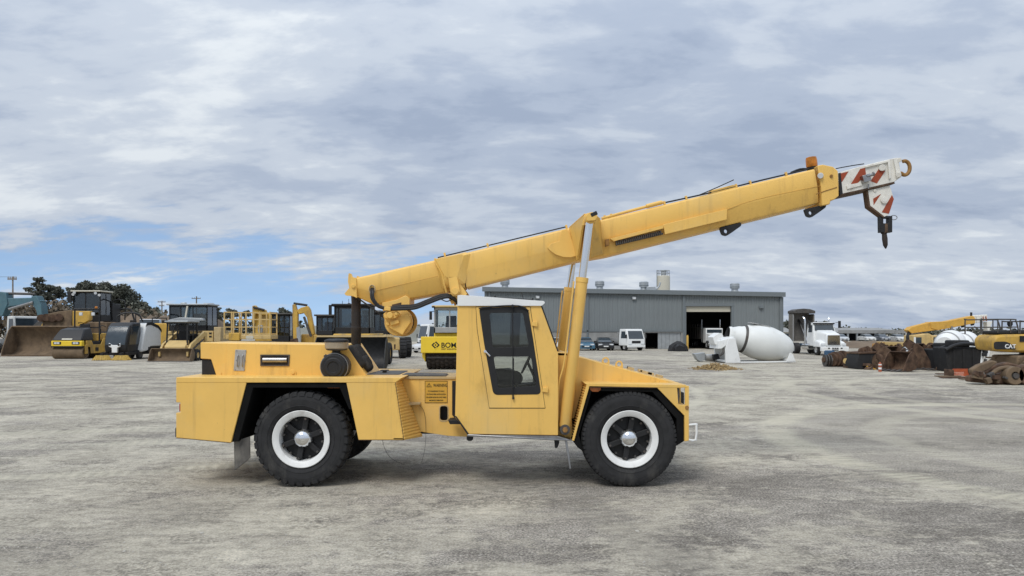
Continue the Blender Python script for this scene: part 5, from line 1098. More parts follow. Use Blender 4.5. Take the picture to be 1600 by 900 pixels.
# ---- tandem roller
tr = lthing('tandem_roller', ground_at(104, 561), 0.0, 'yellow and black tandem drum roller parked before the big rusty loader bucket', 'roller')
for y in (.5, 3.2):
    b = MB(); b.lathe([(-1.2, .40), (-1.2, .46), (-1.17, .485), (1.17, .485), (1.2, .46), (1.2, .40), (1.12, .36), (1.12, .12), (1.15, 0)], (0, y, .485), (1, 0, 0), 36); b.lathe([(-1.12, 0), (-1.12, .40), (-1.2, .40)], (0, y, .485), (1, 0, 0), 36); d_ = b.build('drum', M['mud'], tr)
    for s in (-1, 1): b = MB(); b.obox((s*1.24, y, .75), (.05, .18, .36)); b.build('drum_fork', M['catyellow'], tr, .03)
b = MB(); b.prism([(-1.2, .98), (1.2, .98), (1.2, 1.42), (-1.2, 1.42)], -.02, .35); fp = b.build('front_panel', M['brightyellow'], tr, .05)
for s in (-1, 1): b = MB(); b.obox((s*.72, -.03, 1.24), (.3, .02, .11)); hl = b.build('headlight_bezel', M['black'], fp, .03); b = MB(); b.obox((s*.62, -.055, 1.24), (.1, .01, .07)); b.obox((s*.84, -.055, 1.24), (.1, .01, .07)); b.build('lamp', M['lens'], hl)
b = MB(); b.box(-1.2, 1.2, -.04, 1.1, .90, 1.0); b.build('scraper_bar', M['black'], tr, .02)
b = MB(); b.loft([[Vector((-1.15, .0, 1.42)), Vector((1.15, .0, 1.42)), Vector((1.15, 1.7, 1.42)), Vector((-1.15, 1.7, 1.42))], [Vector((-1.12, .15, 1.65)), Vector((1.12, .15, 1.65)), Vector((1.12, 1.7, 1.75)), Vector((-1.12, 1.7, 1.75))], [Vector((-.95, .75, 2.3)), Vector((.95, .75, 2.3)), Vector((.95, 1.7, 2.45)), Vector((-.95, 1.7, 2.45))]]); hd_ = b.build('hood', M['hose'], tr, .08)
b = MB(); b.hexa([(-.4, .02, 1.5), (.4, .02, 1.5), (.4, .06, 1.5), (-.4, .06, 1.5), (-.4, .09, 1.6), (.4, .09, 1.6), (.4, .13, 1.6), (-.4, .13, 1.6)]); b.build('badge', M['cream'], hd_)
for s in (-1, 1):
    b = MB(); b.extr([Vector((s*1.18, .5, 1.0)), Vector((s*1.18, .5, 1.42)), Vector((s*1.18, 1.3, 1.42)), Vector((s*1.18, 1.5, 1.1)), Vector((s*1.18, 2.6, 1.1)), Vector((s*1.18, 3.0, 1.6)), Vector((s*1.18, 3.9, 1.6)), Vector((s*1.18, 3.9, .55)), Vector((s*1.18, 2.4, .4)), Vector((s*1.18, 1.2, .4)), Vector((s*1.18, 1.1, .9))], (s*.06, 0, 0)); b.build('side_frame', M['catyellow'], tr, .03)
    b = MB(); b.obox((s*1.25, 2.0, .72), (.012, .22, .14)); b.build('step', M['black'], tr)
b = MB(); b.box(-1.1, 1.1, 1.3, 3.6, .75, 1.35); b.build('engine_frame', M['matte'], tr, .03)
b = MB(); b.box(-1.0, 1.0, 3.0, 3.95, 1.35, 2.0); b.build('rear_hood', M['catyellow'], tr, .06)
b = MB(); b.box(-.35, .35, 2.05, 2.55, 1.4, 2.05); b.box(-.35, .35, 2.5, 2.68, 2.0, 2.75); b.build('seat', M['seat'], tr, .06)
b = MB(); b.cyl((0, 1.75, 2.2), (0, 1.95, 2.75), .05, n=10); b.lathe([(-.02, .2), (.02, .23), (.02, .19)], (0, 1.95, 2.78), (0, .4, 1), 18); b.build('steering_wheel', M['black'], tr)
b = MB(); b.tube([(-1.0, 2.8, 1.3), (-1.0, 2.8, 3.75), (-.85, 2.8, 3.95), (.85, 2.8, 3.95), (1.0, 2.8, 3.75), (1.0, 2.8, 1.3)], .065, 8, sub=4); b.bar((-1.0, 2.8, 2.45), (1.0, 2.8, 2.45), .09); b.build('roll_bar', M['black'], tr)
for s in (-.45, .55): b = MB(); b.obox((s, 2.7, 3.55), (.13, .06, .13)); b.build('work_lamp', M['lens'], tr, .03)
b = MB(); b.lathe([(0, .09), (.05, .12), (.18, .1), (.2, 0)], (.75, 2.8, 4.0), (0, 0, 1), 14); b.build('beacon', M['amber'], tr)

# ---- road sweeper
sw = lthing('road_sweeper', ground_at(180, 562.5), 0.0, 'black and white compact road sweeper with two yellow front brushes', 'sweeper')
pr = [(0.15, .55), (.0, 1.0), (.12, 1.75), (.55, 2.55), (1.0, 2.8), (2.2, 2.85), (2.2, .55)]
b = MB(); b.extr([Vector((-.85, y, z)) for y, z in pr], (1.7, 0, 0)); cbs = b.build('cab', M['hose'], sw, .10)
pr2 = [(-.015, 1.1), (.085, 1.76), (.52, 2.53), (.75, 2.63), (.75, 2.5), (.3, 1.7), (.2, 1.1)]
b = MB(); b.extr([Vector((-.76, y, z)) for y, z in pr2], (1.52, 0, 0)); b.build('windscreen', M['bglass'], cbs, .05)
for s in (-1, 1): b = MB(); b.extr([Vector((s*.852, y, z)) for y, z in ((.35, 1.15), (.45, 1.75), (.85, 2.5), (1.95, 2.6), (1.95, 1.15))], (s*.015, 0, 0)); b.build('side_window', M['bglass'], cbs)
b = MB(); b.prism([(-.42, 1.28), (-.42, 1.0), (-.2, .92), (-.2, .55), (.22, .55), (.22, .92), (.42, 1.0), (.42, 1.28), (.2, 1.12), (-.2, 1.12)], -.14, .05); b.build('front_emblem', M['white'], sw, .03)
for s in (-1, 1): b = MB(); b.cyl((s*.33, -.17, 1.15), (s*.33, -.13, 1.15), .08, n=14); b.build('headlight', M['black'], sw)
b = MB(); b.box(-.9, .9, .15, 5.0, .35, .6); b.build('chassis', M['black'], sw, .03)
pr = [(1.7, .75), (2.1, 1.9), (2.5, 2.75), (3.2, 2.8), (4.4, 2.55), (4.9, 2.2), (4.9, .95), (3.2, .95), (2.6, .62), (1.7, .55)]
b = MB(); b.extr([Vector((-1.0, y, z)) for y, z in pr], (2.15, 0, 0)); hp2 = b.build('hopper', mat('sweeper_grey_white', (0.66, 0.67, 0.66), .5, var=.06, dirt=(.3, .28, .25), damt=.2), sw, .08)
b = MB(); b.extr([Vector((1.155, y, z)) for y, z in ((2.35, 2.5), (2.5, 2.84), (3.25, 2.88), (4.45, 2.62), (4.95, 2.28), (4.95, 2.05), (4.4, 2.4), (3.2, 2.66), (2.6, 2.62))], (.02, 0, 0)); b.build('trim_line', M['black'], hp2)
b = MB(); b.box(-.9, 1.16, 2.7, 4.9, .5, .94); b.build('side_skirt', M['black'], sw, .04)
for s in (-1, 1):
    for y in (1.9, 4.1): lwheel(sw, (s*.86, y, .38), .38, .24, M['darksteel'], rr=.6)
    b = MB(); c = Vector((s*.72, -.45, 0)); b.lathe([(0.02, .62), (.06, .63), (.3, .42), (.36, .3), (.36, 0)], c, (0, 0, 1), 24); br_ = b.build('brush', mat('bristle_core', (.36, .24, .07), .9, var=.3, scale=20), sw)
    rng = random.Random(3); b = MB()
    for i in range(90):
        a = rng.random()*6.283; r0 = .36 + .06*rng.random(); r1 = .6 + .12*rng.random(); b.bar(c + Vector((r0*math.cos(a), r0*math.sin(a), .36)), c + Vector((r1*math.cos(a), r1*math.sin(a), .0)), .028)
    b.build('bristles', mat('bristle_yellow', (.55, .38, .10), .85, var=.3, scale=9), br_)
    b = MB(); b.cyl(c + Vector((0, 0, .36)), c + Vector((0, 0, .55)), .14, n=14); b.bar(c + Vector((0, 0, .5)), c + Vector((-s*.2, .9, .6)), .1); b.build('brush_arm', M['black'], sw)
    b = MB(); b.tube([(s*.9, .4, 2.5), (s*1.15, .2, 2.6), (s*1.2, .1, 2.3)], .03, 6); b.obox((s*1.2, .1, 2.15), (.05, .07, .2)); b.build('mirror', M['black'], sw, .01)
b = MB(); b.tube([(-.9, 2.0, 2.85), (-.9, 2.0, 3.3), (-.3, 2.2, 3.6), (.5, 2.4, 3.5), (.8, 2.6, 2.9)], .06, 8); b.build('suction_hose', M['hose'], sw)

# ---- skid steer loader
sk = lthing('skid_steer', ground_at(263, 565.5), 0.0, 'pale yellow skid steer loader with black cage and low dark bucket', 'loader')
bucket(sk, 'bucket', M['mud'], -1.45, 1.45, 0.0, .95, .95, th=.04, edge=M['steel'])
b = MB(); b.box(-.85, .85, 1.2, 4.0, .5, 1.15); b.build('body', M['paleyellow'], sk, .06)
b = MB(); b.extr([Vector((-.75, y, z)) for y, z in ((1.0, .8), (1.0, 1.05), (1.5, 1.5), (1.7, 1.5), (1.7, .6))], (1.5, 0, 0)); b.build('front_guard', M['paleyellow'], sk, .05)
b = MB()
for s in (-1, 1):
    b.bar((s*.75, 1.35, 1.1), (s*.72, 1.45, 2.75), .09); b.bar((s*.75, 3.1, 1.1), (s*.72, 3.05, 2.8), .09); b.bar((s*.72, 1.35, 2.75), (s*.72, 3.15, 2.8), .09); b.bar((s*.75, 1.4, 1.9), (s*.75, 3.1, 1.9), .06); b.tube([(s*.74, 2.3, 1.1), (s*.74, 2.4, 2.2), (s*.72, 2.9, 2.7)], .04, 6)
b.bar((-.75, 1.4, 2.75), (.75, 1.4, 2.75), .1); b.bar((-.75, 3.1, 2.8), (.75, 3.1, 2.8), .1); b.box(-.75, .75, 3.0, 3.06, 1.1, 2.0); b.build('roll_cage', M['black'], sk)
b = MB(); b.box(-.85, .85, 1.2, 3.3, 2.82, 2.93); b.build('canopy', M['galv'], sk, .03)
b = MB(); b.box(-.4, .4, 2.0, 2.6, 1.1, 1.45); b.box(-.4, .4, 2.5, 2.7, 1.4, 2.2); b.build('seat', M['seat'], sk, .06)
b = MB(); b.box(-.7, .7, 3.2, 4.1, 1.15, 2.0); b.build('engine_cover', M['paleyellow'], sk, .07)
for s in (-1, 1):
    b = MB(); b.extr([Vector((s*.93, y, z)) for y, z in ((.75, .35), (.75, .65), (1.3, 1.25), (3.6, 2.15), (4.1, 2.05), (4.1, 1.2), (3.8, 1.2), (3.7, 1.8), (1.5, .95), (1.05, .35))], (s*.16, 0, 0)); b.build('lift_arm', M['paleyellow'], sk, .03)
    b = MB(); b.cyl((s*1.0, 1.6, .8), (s*1.0, 3.6, 1.55), .06, n=10); b.build('lift_ram', M['darksteel'], sk)
    for y in (1.95, 3.25): lwheel(sk, (s*1.12, y, .42), .42, .34, M['paleyellow'], lug=18, rr=.5)

# ---- the big wheel loader behind a wide rusty bucket
BY = depth(556.8)
wl = gthing('wheel_loader', 62, 556.8, 'huge wheel loader with a wide muddy bucket and tall glazed black cab', 'loader')
bucket(wl, 'bucket', M['mud'], X(2, BY), X(107, BY), BY, 2.62, 2.3, th=.09, edge=M['rust'])
Y2 = BY + 3.2
for i, px in enumerate((64, 72, 82, 92)):
    b = MB(); b.cyl(P(px, 497 - (i % 2), Y2 - .3), P(px + 2, 497, Y2 + .7), .33, n=16); b.build('bucket_pin', M['rust'], wl)
pb(wl, 'linkage', M['mud'], Y2, [(66, 497), (75, 490), (90, 487), (112, 484), (112, 512), (66, 512)], 1.2, .05)
pb(wl, 'lift_arm', M['catyellow'], Y2 + .1, [(92, 512), (98, 497), (112, 486), (140, 486), (140, 500), (118, 512)], .5, .05)
pb(wl, 'lift_arm', M['catyellow'], Y2 + 2.6, [(62, 512), (70, 498), (92, 487), (130, 487), (130, 500), (90, 512)], .5, .05)
Y3 = Y2 + 4.2; kx = Y3/FPX
b = MB(); b.box(X(100, Y3), X(180, Y3), Y3 - 1.5, Y3 + 7, 1.3, 3.0); b.build('body', M['mud'], wl, .1)
for px in (92, 176):
    for dy in (-.6, 5.5):
        c = Vector((X(px, Y3), Y3 + dy, 1.25)); b = MB(); b.lathe([(-.42, .7), (-.42, 1.15), (-.3, 1.25), (.3, 1.25), (.42, 1.15), (.42, .7)], c, (1, 0, 0), 28, closed=True); t_ = b.build('wheel', M['rubber'], wl); b = MB(); b.lathe([(-.3, 0), (-.3, .7), (.3, .7), (.3, 0)], c, (1, 0, 0), 20); b.build('rim', M['catyellow'], t_)
def fcab(root, Y, px0, px1, py0, py1, d, frame, glass='dglass', mull=(.5,), roofm=None, name='cab'):
    x0, x1, z0, z1 = X(px0, Y), X(px1, Y), Z(py1, Y), Z(py0, Y); w = x1 - x0
    c = None; b = MB(); po = .09
    b.box(x0, x1, Y, Y + d, z0, z0 + (z1-z0)*.22); b.box(x0, x1, Y, Y + d, z1 - .14, z1)
    for x in (x0, x1 - po):
        for y in (Y, Y + d - po): b.box(x, x + po, y, y + po, z0, z1)
    for mm in mull: b.box(x0 + w*mm - .04, x0 + w*mm + .04, Y + .01, Y + .07, z0, z1)
    b.box(x0 + .01, x0 + .07, Y + d*.5, Y + d*.5 + .09, z0, z1); b.box(x1 - .07, x1 - .01, Y + d*.5, Y + d*.5 + .09, z0, z1)
    c = b.build(name, frame, root, .015)
    b = MB(); b.box(x0 - .12, x1 + .12, Y - .25, Y + d + .1, z1 + .002, z1 + .13); b.build('cab_roof', roofm or frame, c, .04)
    zb = z0 + (z1-z0)*.22; e = .045
    edges = [x0 + po] + [x0 + w*mm for mm in mull] + [x1 - po]
    for a, q in zip(edges, edges[1:]): b = MB(); b.box(a + .03, q - .03, Y + e, Y + e + .01, zb, z1 - .14); b.build('front_pane', M[glass], c)
    b = MB(); b.box(x0 + po, x1 - po, Y + d - e, Y + d - e + .01, zb, z1 - .14); b.build('rear_pane', M[glass], c)
    for x in (x0 + e, x1 - e): b = MB(); b.box(x, x + .01, Y + po, Y + d - po, zb, z1 - .14); b.build('side_pane', M[glass], c)
    b = MB(); cx = (x0+x1)/2; b.box(cx - .32, cx + .32, Y + d*.45, Y + d*.75, z0 + .1, zb + .3); b.box(cx - .32, cx + .32, Y + d*.72, Y + d*.82, zb + .2, zb + (z1-zb)*.6); b.build('seat', M['seat'], c, .05)
    return c
cb = fcab(wl, Y3, 114, 157, 456, 502, 2.0, M['black'], mull=(.45,), roofm=M['cream'])
for px, py in ((116, 457), (114, 460), (149, 458), (155, 461)): b = MB(); b.cyl(P(px, py, Y3 - .35), P(px, py, Y3 - .22), .13, n=12); b.build('work_lamp', M['lens'], wl)
b = MB(); b.obox(P(109, 464, Y3 - .2), (.2, .08, .5)); b.bar(P(112, 458, Y3 - .1), P(116, 457, Y3), .06); b.build('mirror', M['black'], wl, .03)
pbox(wl, 'air_cleaner_stack', M['black'], Y3 + 2.4, 161, 172, 474, 512, 2.0, .06)
b = MB(); b.tube([P(176, 500, Y3 + 2), P(176, 471, Y3 + 2), P(195, 471, Y3 + 2), P(195, 500, Y3 + 2)], .06, 8, sub=2); b.build('hand_rail', M['black'], wl)
b = MB(); b.tube([P(186, 500, Y3 + 4.5), P(186, 487, Y3 + 4.5), P(192, 483, Y3 + 4.5), P(204, 484, Y3 + 4.5), P(210, 500, Y3 + 4.5)], .09, 8, sub=3); b.build('roll_bar', M['black'], wl)

# ---- white truck and blue excavator at the far left
cabover('tray_truck', 44, 551.5, 'white cab-over truck with dark blue stripe behind the muddy loader bucket', rz=R(58), W=2.4, H=3.6, L=7.5, stripe=mat('stripe_blue', (.03, .07, .14), .4))
teal = mat('excavator_teal', (0.075, 0.15, 0.18), .55, var=.15, scale=2, dirt=(.12, .14, .14), damt=.3)
EY = 70.0
exv = thing('excavator', (X(-60, EY), EY, 0), 'teal blue excavator with folded boom reaching over the white truck', 'excavator')
b = MB(); b.prism(PP([(-55, 490), (-20, 468), (0, 463), (12, 466), (50, 465), (64, 470), (60, 477), (50, 475), (14, 479), (6, 484), (-30, 498)], EY), EY, EY + .75); b.build('boom', teal, exv, .05)
b = MB(); b.prism(PP([(50, 463), (58, 462), (65, 476), (68, 500), (62, 503), (57, 484), (50, 472)], EY), EY - .12, EY + .88); b.build('stick', teal, exv, .05)
b = MB(); b.prism(PP([(-8, 455), (10, 457), (13, 474), (5, 494), (-8, 494)], EY), EY - .1, EY + .85); b.build('boom_foot', teal, exv, .05)
b = MB(); b.cyl(P(14, 483, EY - .15), P(52, 472, EY - .15), .13, n=10); b.build('stick_ram', M['steel'], exv)
b = MB(); b.cyl(P(-10, 458, EY + .37), P(55, 459.5, EY + .37), .12, n=10); b.build('boom_ram', M['darksteel'], exv)
b = MB(); b.prism(PP([(62, 502), (72, 500), (76, 512), (66, 524), (52, 522), (55, 508)], EY), EY - .3, EY + 1.1); b.build('dig_bucket', M['darksteel'], exv, .05)
b = MB(); b.box(X(-95, EY), X(-40, EY), EY - .8, EY + 2.2, 1.3, 3.0); b.build('house', teal, exv, .1)
for s in (-1.3, 2.2): b = MB(); b.prism(rounded([(X(-100, EY), 0), (X(-30, EY), 0), (X(-24, EY), .5), (X(-30, EY), 1.0), (X(-100, EY), 1.0), (X(-106, EY), .5)], .3), EY + s, EY + s + .6); b.build('track', M['darksteel'], exv, .03)
b = MB(); b.box(X(-55, EY), X(-35, EY), EY - .75, EY + .3, 3.0, 4.3); b.build('cab', M['bglass'], exv, .08)

# ---- hauler with the tall dark cab
GY = depth(558)
hl = gthing('hauler', 300, 558, 'machine with tall dark glazed cab and pale side lockers behind the skid steer', 'hauler')
fcab(hl, GY, 264, 324, 477, 517, 2.2, M['black'], mull=(.3, .62), roofm=M['galv'])
b = MB(); b.bar(P(293, 478, GY - .2), P(290, 496, GY - .25), .12); b.build('exhaust_stack', M['cream'], hl)
b = MB(); b.lathe([(0, .0), (.0, .6), (.12, .62), (.3, .4), (.32, 0)], P(326, 479, GY + 2.5), (0, 0, 1), 20); b.build('air_intake', M['galv'], hl)
b = MB(); b.obox(P(287, 475.5, GY + .5), (.2, .2, .15)); b.build('roof_unit', M['galv'], hl, .04)
pbox(hl, 'body', M['paleyellow'], GY + .3, 262, 332, 517.5, 548, 5.0, .08)
lk = pbox(hl, 'side_locker', M['paleyellow'], GY - .5, 316, 333, 517, 534, .75, .03)
for px in (319, 326.5):
    for py in (519.5, 524.5): pbox(lk, 'vent_slot', M['black'], GY - .53, px, px + 4, py, py + 2.6, .02)
pbox(hl, 'end_locker', M['stone_dust'], GY - .6, 334, 345, 511, 534, 1.6, .04)
b = MB(); b.prism(PP([(262, 500), (280, 496), (316, 497), (318, 501), (262, 503)], GY - .6), GY - .6, GY - .05); b.build('wing_shelf', M['galv'], hl, .03)
for px in (270, 325):
    for dy in (.2, 4.5):
        c = Vector((X(px, GY), GY + dy, .75)); b = MB(); b.lathe([(-.3, .4), (-.3, .7), (-.2, .75), (.2, .75), (.3, .7), (.3, .4)], c, (1, 0, 0), 24, closed=True); t_ = b.build('wheel', M['rubber'], hl); b = MB(); b.lathe([(.25, .4), (.2, .1), (.2, 0)], c, (1, 0, 0), 16); b.build('rim', M['paleyellow'], t_)

# ---- two more yellow machines filling the row
for px0, px1, ytop, py, lab in ((236, 262, 497, 555, 'small yellow roller with thin black roll frame behind the sweeper hopper'), (184, 214, 489, 553, 'yellow loader with arched roll bar behind the roof of the sweeper')):
    NY = depth(py); e = gthing('compact_machine', (px0 + px1)/2, py, lab, 'machine')
    pb(e, 'body', M['catyellow'], NY, [(px0, 512), (px0 + 4, 505), (px1 - 3, 505), (px1, 512), (px1, 540), (px0, 540)], 3.0, .08)
    b = MB(); b.tube([P(px0 + 2, 512, NY + .5), P(px0 + 2, ytop, NY + .5), P(px1 - 2, ytop, NY + .5), P(px1 - 2, 512, NY + .5)], .06, 8, sub=1); b.build('roll_frame', M['black'], e)
    b = MB(); b.box(X((px0+px1)/2 - 4, NY), X((px0+px1)/2 + 4, NY), NY + .9, NY + 1.3, Z(506, NY), Z(500, NY)); b.build('seat', M['seat'], e, .05)
    for px in (px0 + 2, px1 - 2):
        for dy in (.3, 2.6): c = Vector((X(px, NY), NY + dy, .7)); b = MB(); b.lathe([(-.25, 0), (-.25, .62), (-.15, .7), (.15, .7), (.25, .62), (.25, 0)], c, (1, 0, 0), 22); b.build('wheel', M['rubber'], e)
# ---- access platform with its rail basket
AY = depth(560)
ap = gthing('access_platform', 388, 560, 'pale yellow elevating work platform with high caged rails', 'platform')
b = MB(); posts = (350.5, 362, 365, 384.5, 396.5, 405.5, 422)
for dy in (0, 1.7):
    for px in posts: b.bar(P(px, 487, AY + dy) if dy == 0 else Vector((X(px, AY), AY + dy, Z(487, AY))), Vector((X(px, AY), AY + dy, Z(529, AY))), .09)
    for py in (487.5, 499, 511, 522): b.bar(Vector((X(350, AY), AY + dy, Z(py, AY))), Vector((X(422, AY), AY + dy, Z(py + (1.5 if py < 490 else 0), AY))), .07)
for px in (350.5, 422):
    for py in (488, 499, 511): b.bar(Vector((X(px, AY), AY, Z(py, AY))), Vector((X(px, AY), AY + 1.7, Z(py, AY))), .07)
b.build('rail_cage', M['paleyellow'], ap)
pbox(ap, 'platform_deck', M['paleyellow'], AY - .05, 352, 423, 523.5, 530, 1.85, .04)
pbox(ap, 'fuel_tank', M['catyellow'], AY - .25, 357, 374, 520, 532.5, .5, .06)
pb(ap, 'name_plate', M['cream'], AY - .09, rounded([(384, 524.5), (396, 524.5), (396, 529.5), (384, 529.5)], 2.2), .03)
pbox(ap, 'control_box', M['black'], AY + .1, 353, 359, 505, 516, .4, .04)
b = MB(); b.obox(P(407, 514, AY + .2), (.16, .16, .3)); b.build('control_panel', M['galv'], ap, .03)
pbox(ap, 'chassis', M['darksteel'], AY + .1, 345, 420, 533, 552, 1.6, .04)
for px in (352, 412):
    for dy in (0.1, 1.7):
        c = Vector((X(px, AY), AY + dy, .5)); b = MB(); b.lathe([(-.18, 0), (-.18, .45), (-.12, .5), (.12, .5), (.18, .45), (.18, 0)], c, (0, 1, 0), 22); b.build('wheel', M['rubber'], ap)
# small excavator arm behind it
XY = 74.0
ea = thing('excavator', (X(405, XY), XY, 0), 'orange-yellow excavator arm rising behind the access platform rails', 'excavator')
b = MB(); b.prism(PP([(394, 478), (398, 477), (404, 483), (414, 484), (417, 492), (406, 492), (399, 489), (397, 505), (394, 505)], XY), XY, XY + .5); b.build('boom', M['catyellow'], ea, .04)
b = MB(); b.cyl(P(396, 480, XY - .1), P(413, 484.5, XY - .1), .11, n=8); b.build('boom_ram', M['black'], ea)
pb(ea, 'house', M['catyellow'], XY + .4, [(398, 486), (424, 490), (424, 535), (398, 535)], 3, .1)
pbox(ea, 'track', M['darksteel'], XY + .2, 385, 430, 538, 550.5, .6, .1); pbox(ea, 'track', M['darksteel'], XY + 2.8, 385, 430, 538, 550.5, .6, .1)

# ---- black cabin machine
KY = depth(556)
kb = gthing('cabin_machine', 438, 556, 'dark glazed cabin machine between the access platform and the small excavator', 'machine')
fcab(kb, KY, 424.5, 453, 491.5, 534, 1.8, M['black'], mull=(.7,), roofm=M['darksteel'])
pbox(kb, 'body', M['matte'], KY + .2, 420, 456, 534, 546, 3.5, .05)
for px in (423, 452):
    c = Vector((X(px, KY), KY + .8, .55)); b = MB(); b.lathe([(-.2, 0), (-.2, .5), (-.1, .55), (.1, .55), (.2, .5), (.2, 0)], c, (1, 0, 0), 20); b.build('wheel', M['rubber'], kb)
# ---- small excavator
ZY = depth(560)
mn = gthing('mini_excavator', 474, 560, 'yellow excavator with upright stick and curved boom beside the black loader bucket', 'excavator')
b = MB(); b.prism(PP([(456.5, 476), (461, 475), (465, 490), (465, 530), (458, 534), (457, 500)], ZY), ZY, ZY + .4); b.build('stick', M['catyellow'], mn, .04)
b = MB(); b.cyl(P(459, 474, ZY + .2), P(480, 477, ZY + .2), .09, n=8); b.build('stick_ram', M['black'], mn)
b = MB(); b.prism(PP([(463, 485), (470, 480.5), (480, 478), (484, 484), (491, 522), (484, 525), (479, 496), (474, 489), (466, 491)], ZY), ZY + .05, ZY + .5); b.build('boom', M['catyellow'], mn, .04)
b = MB(); b.cyl(P(475, 495, ZY - .05), P(486, 526, ZY - .05), .1, n=8); b.build('boom_ram', M['darksteel'], mn)
b = MB(); b.prism(PP([(455, 530), (466, 528), (468, 540), (458, 548), (452, 541)], ZY), ZY - .2, ZY + .6); b.build('dig_bucket', M['rust'], mn, .04)
pb(mn, 'guard', M['galv'], ZY - .15, [(463, 512), (468, 510), (470, 536), (464, 536)], .1)
pbox(mn, 'house', M['catyellow'], ZY + .8, 470, 505, 522, 545, 2.4, .1); pbox(mn, 'track', M['darksteel'], ZY + .3, 466, 510, 548, 560, .6, .1); pbox(mn, 'track', M['darksteel'], ZY + 2.8, 468, 512, 548, 560, .6, .1)

# ---- loader with the black bucket
LY = depth(578)
lb = gthing('wheel_loader', 545, 578, 'wheel loader holding a clean black bucket in front of its dark cab', 'loader')
bucket(lb, 'bucket', mat('bucket_black', (0.025, 0.026, 0.028), .6, .2, var=.3, dirt=(.09, .08, .07), damt=.2), X(489, LY), X(599, LY), LY, 1.85, 1.5, th=.05, edge=M['alu'])
b = MB(); b.box(X(489, LY), X(600, LY), LY + .85, LY + 1.0, 1.86, 1.95); b.build('spill_edge', M['stone_dust'], lb)
LC = LY + 3.6
fcab(lb, LC, 522, 578, 478, 521, 1.7, M['black'], mull=(.12, .72), roofm=M['black'])
b = MB(); b.obox(P(516, 484, LC - .2), (.09, .06, .3)); b.bar(P(518, 478, LC - .1), P(524, 479, LC), .05); b.build('mirror', M['black'], lb, .02)
for px in (535, 545): b = MB(); b.tube([P(px, 477, LC + .6), P(px, 470 - (px == 545)*3, LC + .6)], .015, 5, sub=1); b.build('aerial', M['black'], lb)
pbox(lb, 'beacon', M['black'], LC + .5, 543, 547, 473.5, 477, .2, .03)
pbox(lb, 'body', M['catyellow'], LC - .6, 520, 580, 521.5, 552, 4.5, .08)
pb(lb, 'lift_arm', M['catyellow'], LY + 1.6, [(515, 540), (540, 527), (545, 530), (522, 556)], .3, .04)
pb(lb, 'lift_arm', M['catyellow'], LY + 1.6, [(585, 540), (568, 527), (563, 530), (580, 556)], .3, .04)
for px in (510, 590):
    for dy in (.2, 3.4):
        c = Vector((X(px, LC), LC + dy, .72)); b = MB(); b.lathe([(-.28, .4), (-.28, .66), (-.2, .72), (.2, .72), (.28, .66), (.28, .4)], c, (1, 0, 0), 24, closed=True); t_ = b.build('wheel', M['rubber'], lb); b = MB(); b.lathe([(-.2, 0), (-.2, .4), (.2, .4), (.2, 0)], c, (1, 0, 0), 16); b.build('rim', M['catyellow'], t_)
# a grader whose windowed rear cab shows beside it
RY = depth(562)
gd = gthing('grader', 508, 562, 'dark cab with tall side windows standing left of the black bucket loader cab', 'machine')
fcab(gd, RY, 494, 521, 494, 523, 1.6, M['black'], mull=(.33, .66), roofm=M['darksteel'])
pbox(gd, 'body', M['catyellow'], RY + .2, 490, 520, 523, 548, 3.5, .06)
for px in (494, 518): c = Vector((X(px, RY), RY + .6, .6)); b = MB(); b.lathe([(-.2, 0), (-.2, .55), (-.1, .6), (.1, .6), (.2, .55), (.2, 0)], c, (1, 0, 0), 20); b.build('wheel', M['rubber'], gd)
# second loader, seen from its rear quarter
SY2 = depth(560)
l2 = gthing('wheel_loader', 606, 560, 'yellow loader with lugged tyres standing behind the black bucket, below the crane winch', 'loader')
fcab(l2, SY2 + .5, 580, 608, 489, 524, 1.7, M['black'], mull=(.5,), roofm=M['black'])
pb(l2, 'body', M['paleyellow'], SY2, [(584, 526), (612, 527), (626, 529), (626, 547), (600, 548), (584, 544)], 3.2, .06)
pbox(l2, 'door_slot', M['rust'], SY2 - .02, 615.5, 618, 538, 545, .02)
rng = random.Random(2); 
for i in range(11): px = 577 + i*3.6; b = MB(); b.cyl(P(px, 524.5 + rng.uniform(-1, 1.2), SY2 - .3), P(px + .6, 524.5, SY2 + .3), .11, n=8); b.build('chain_link', M['stone_dust'], l2)
for dx_, dy in ((0, .0), (0, 3.0), (-38, .4), (-38, 3.4)):
    c = Vector((X(628 + dx_, SY2), SY2 + dy + .3, .82)); b = MB(); b.lathe([(-.27, .42), (-.27, .72), (-.2, .8), (.2, .8), (.27, .72), (.27, .42)], c, (1, .25, 0), 28, closed=True)
    for i in range(18):
        a = i*2*math.pi/18; d_ = Vector((-.24*math.cos(a), .97*math.cos(a), math.sin(a))); b.obox(c + d_*.8, (.24, .05, .05), rz=.25, rx=a + math.pi/2)
    t_ = b.build('wheel', M['rubber'], l2, 0); b = MB(); b.lathe([(.24, .42), (.2, .38), (.12, .15), (.2, .12), (.2, 0)], c, (1, .25, 0), 20); b.lathe([(-.24, .42), (-.2, .38), (-.2, 0)], c, (1, .25, 0), 20); b.build('rim', M['paleyellow'], t_)
ct = gthing('site_cabin', 577, 552, 'pale grey site cabin seen between the two loader cabs', 'cabin')
CY_ = depth(552); pbox(ct, 'wall', M['galv'], CY_, 566, 592, 487, 552, 6, .03); pbox(ct, 'window', M['bglass'], CY_ - .03, 569, 574, 492, 503, .05); pbox(ct, 'roof', M['concrete'], CY_ - .2, 565, 593, 484.5, 487, 6.4)
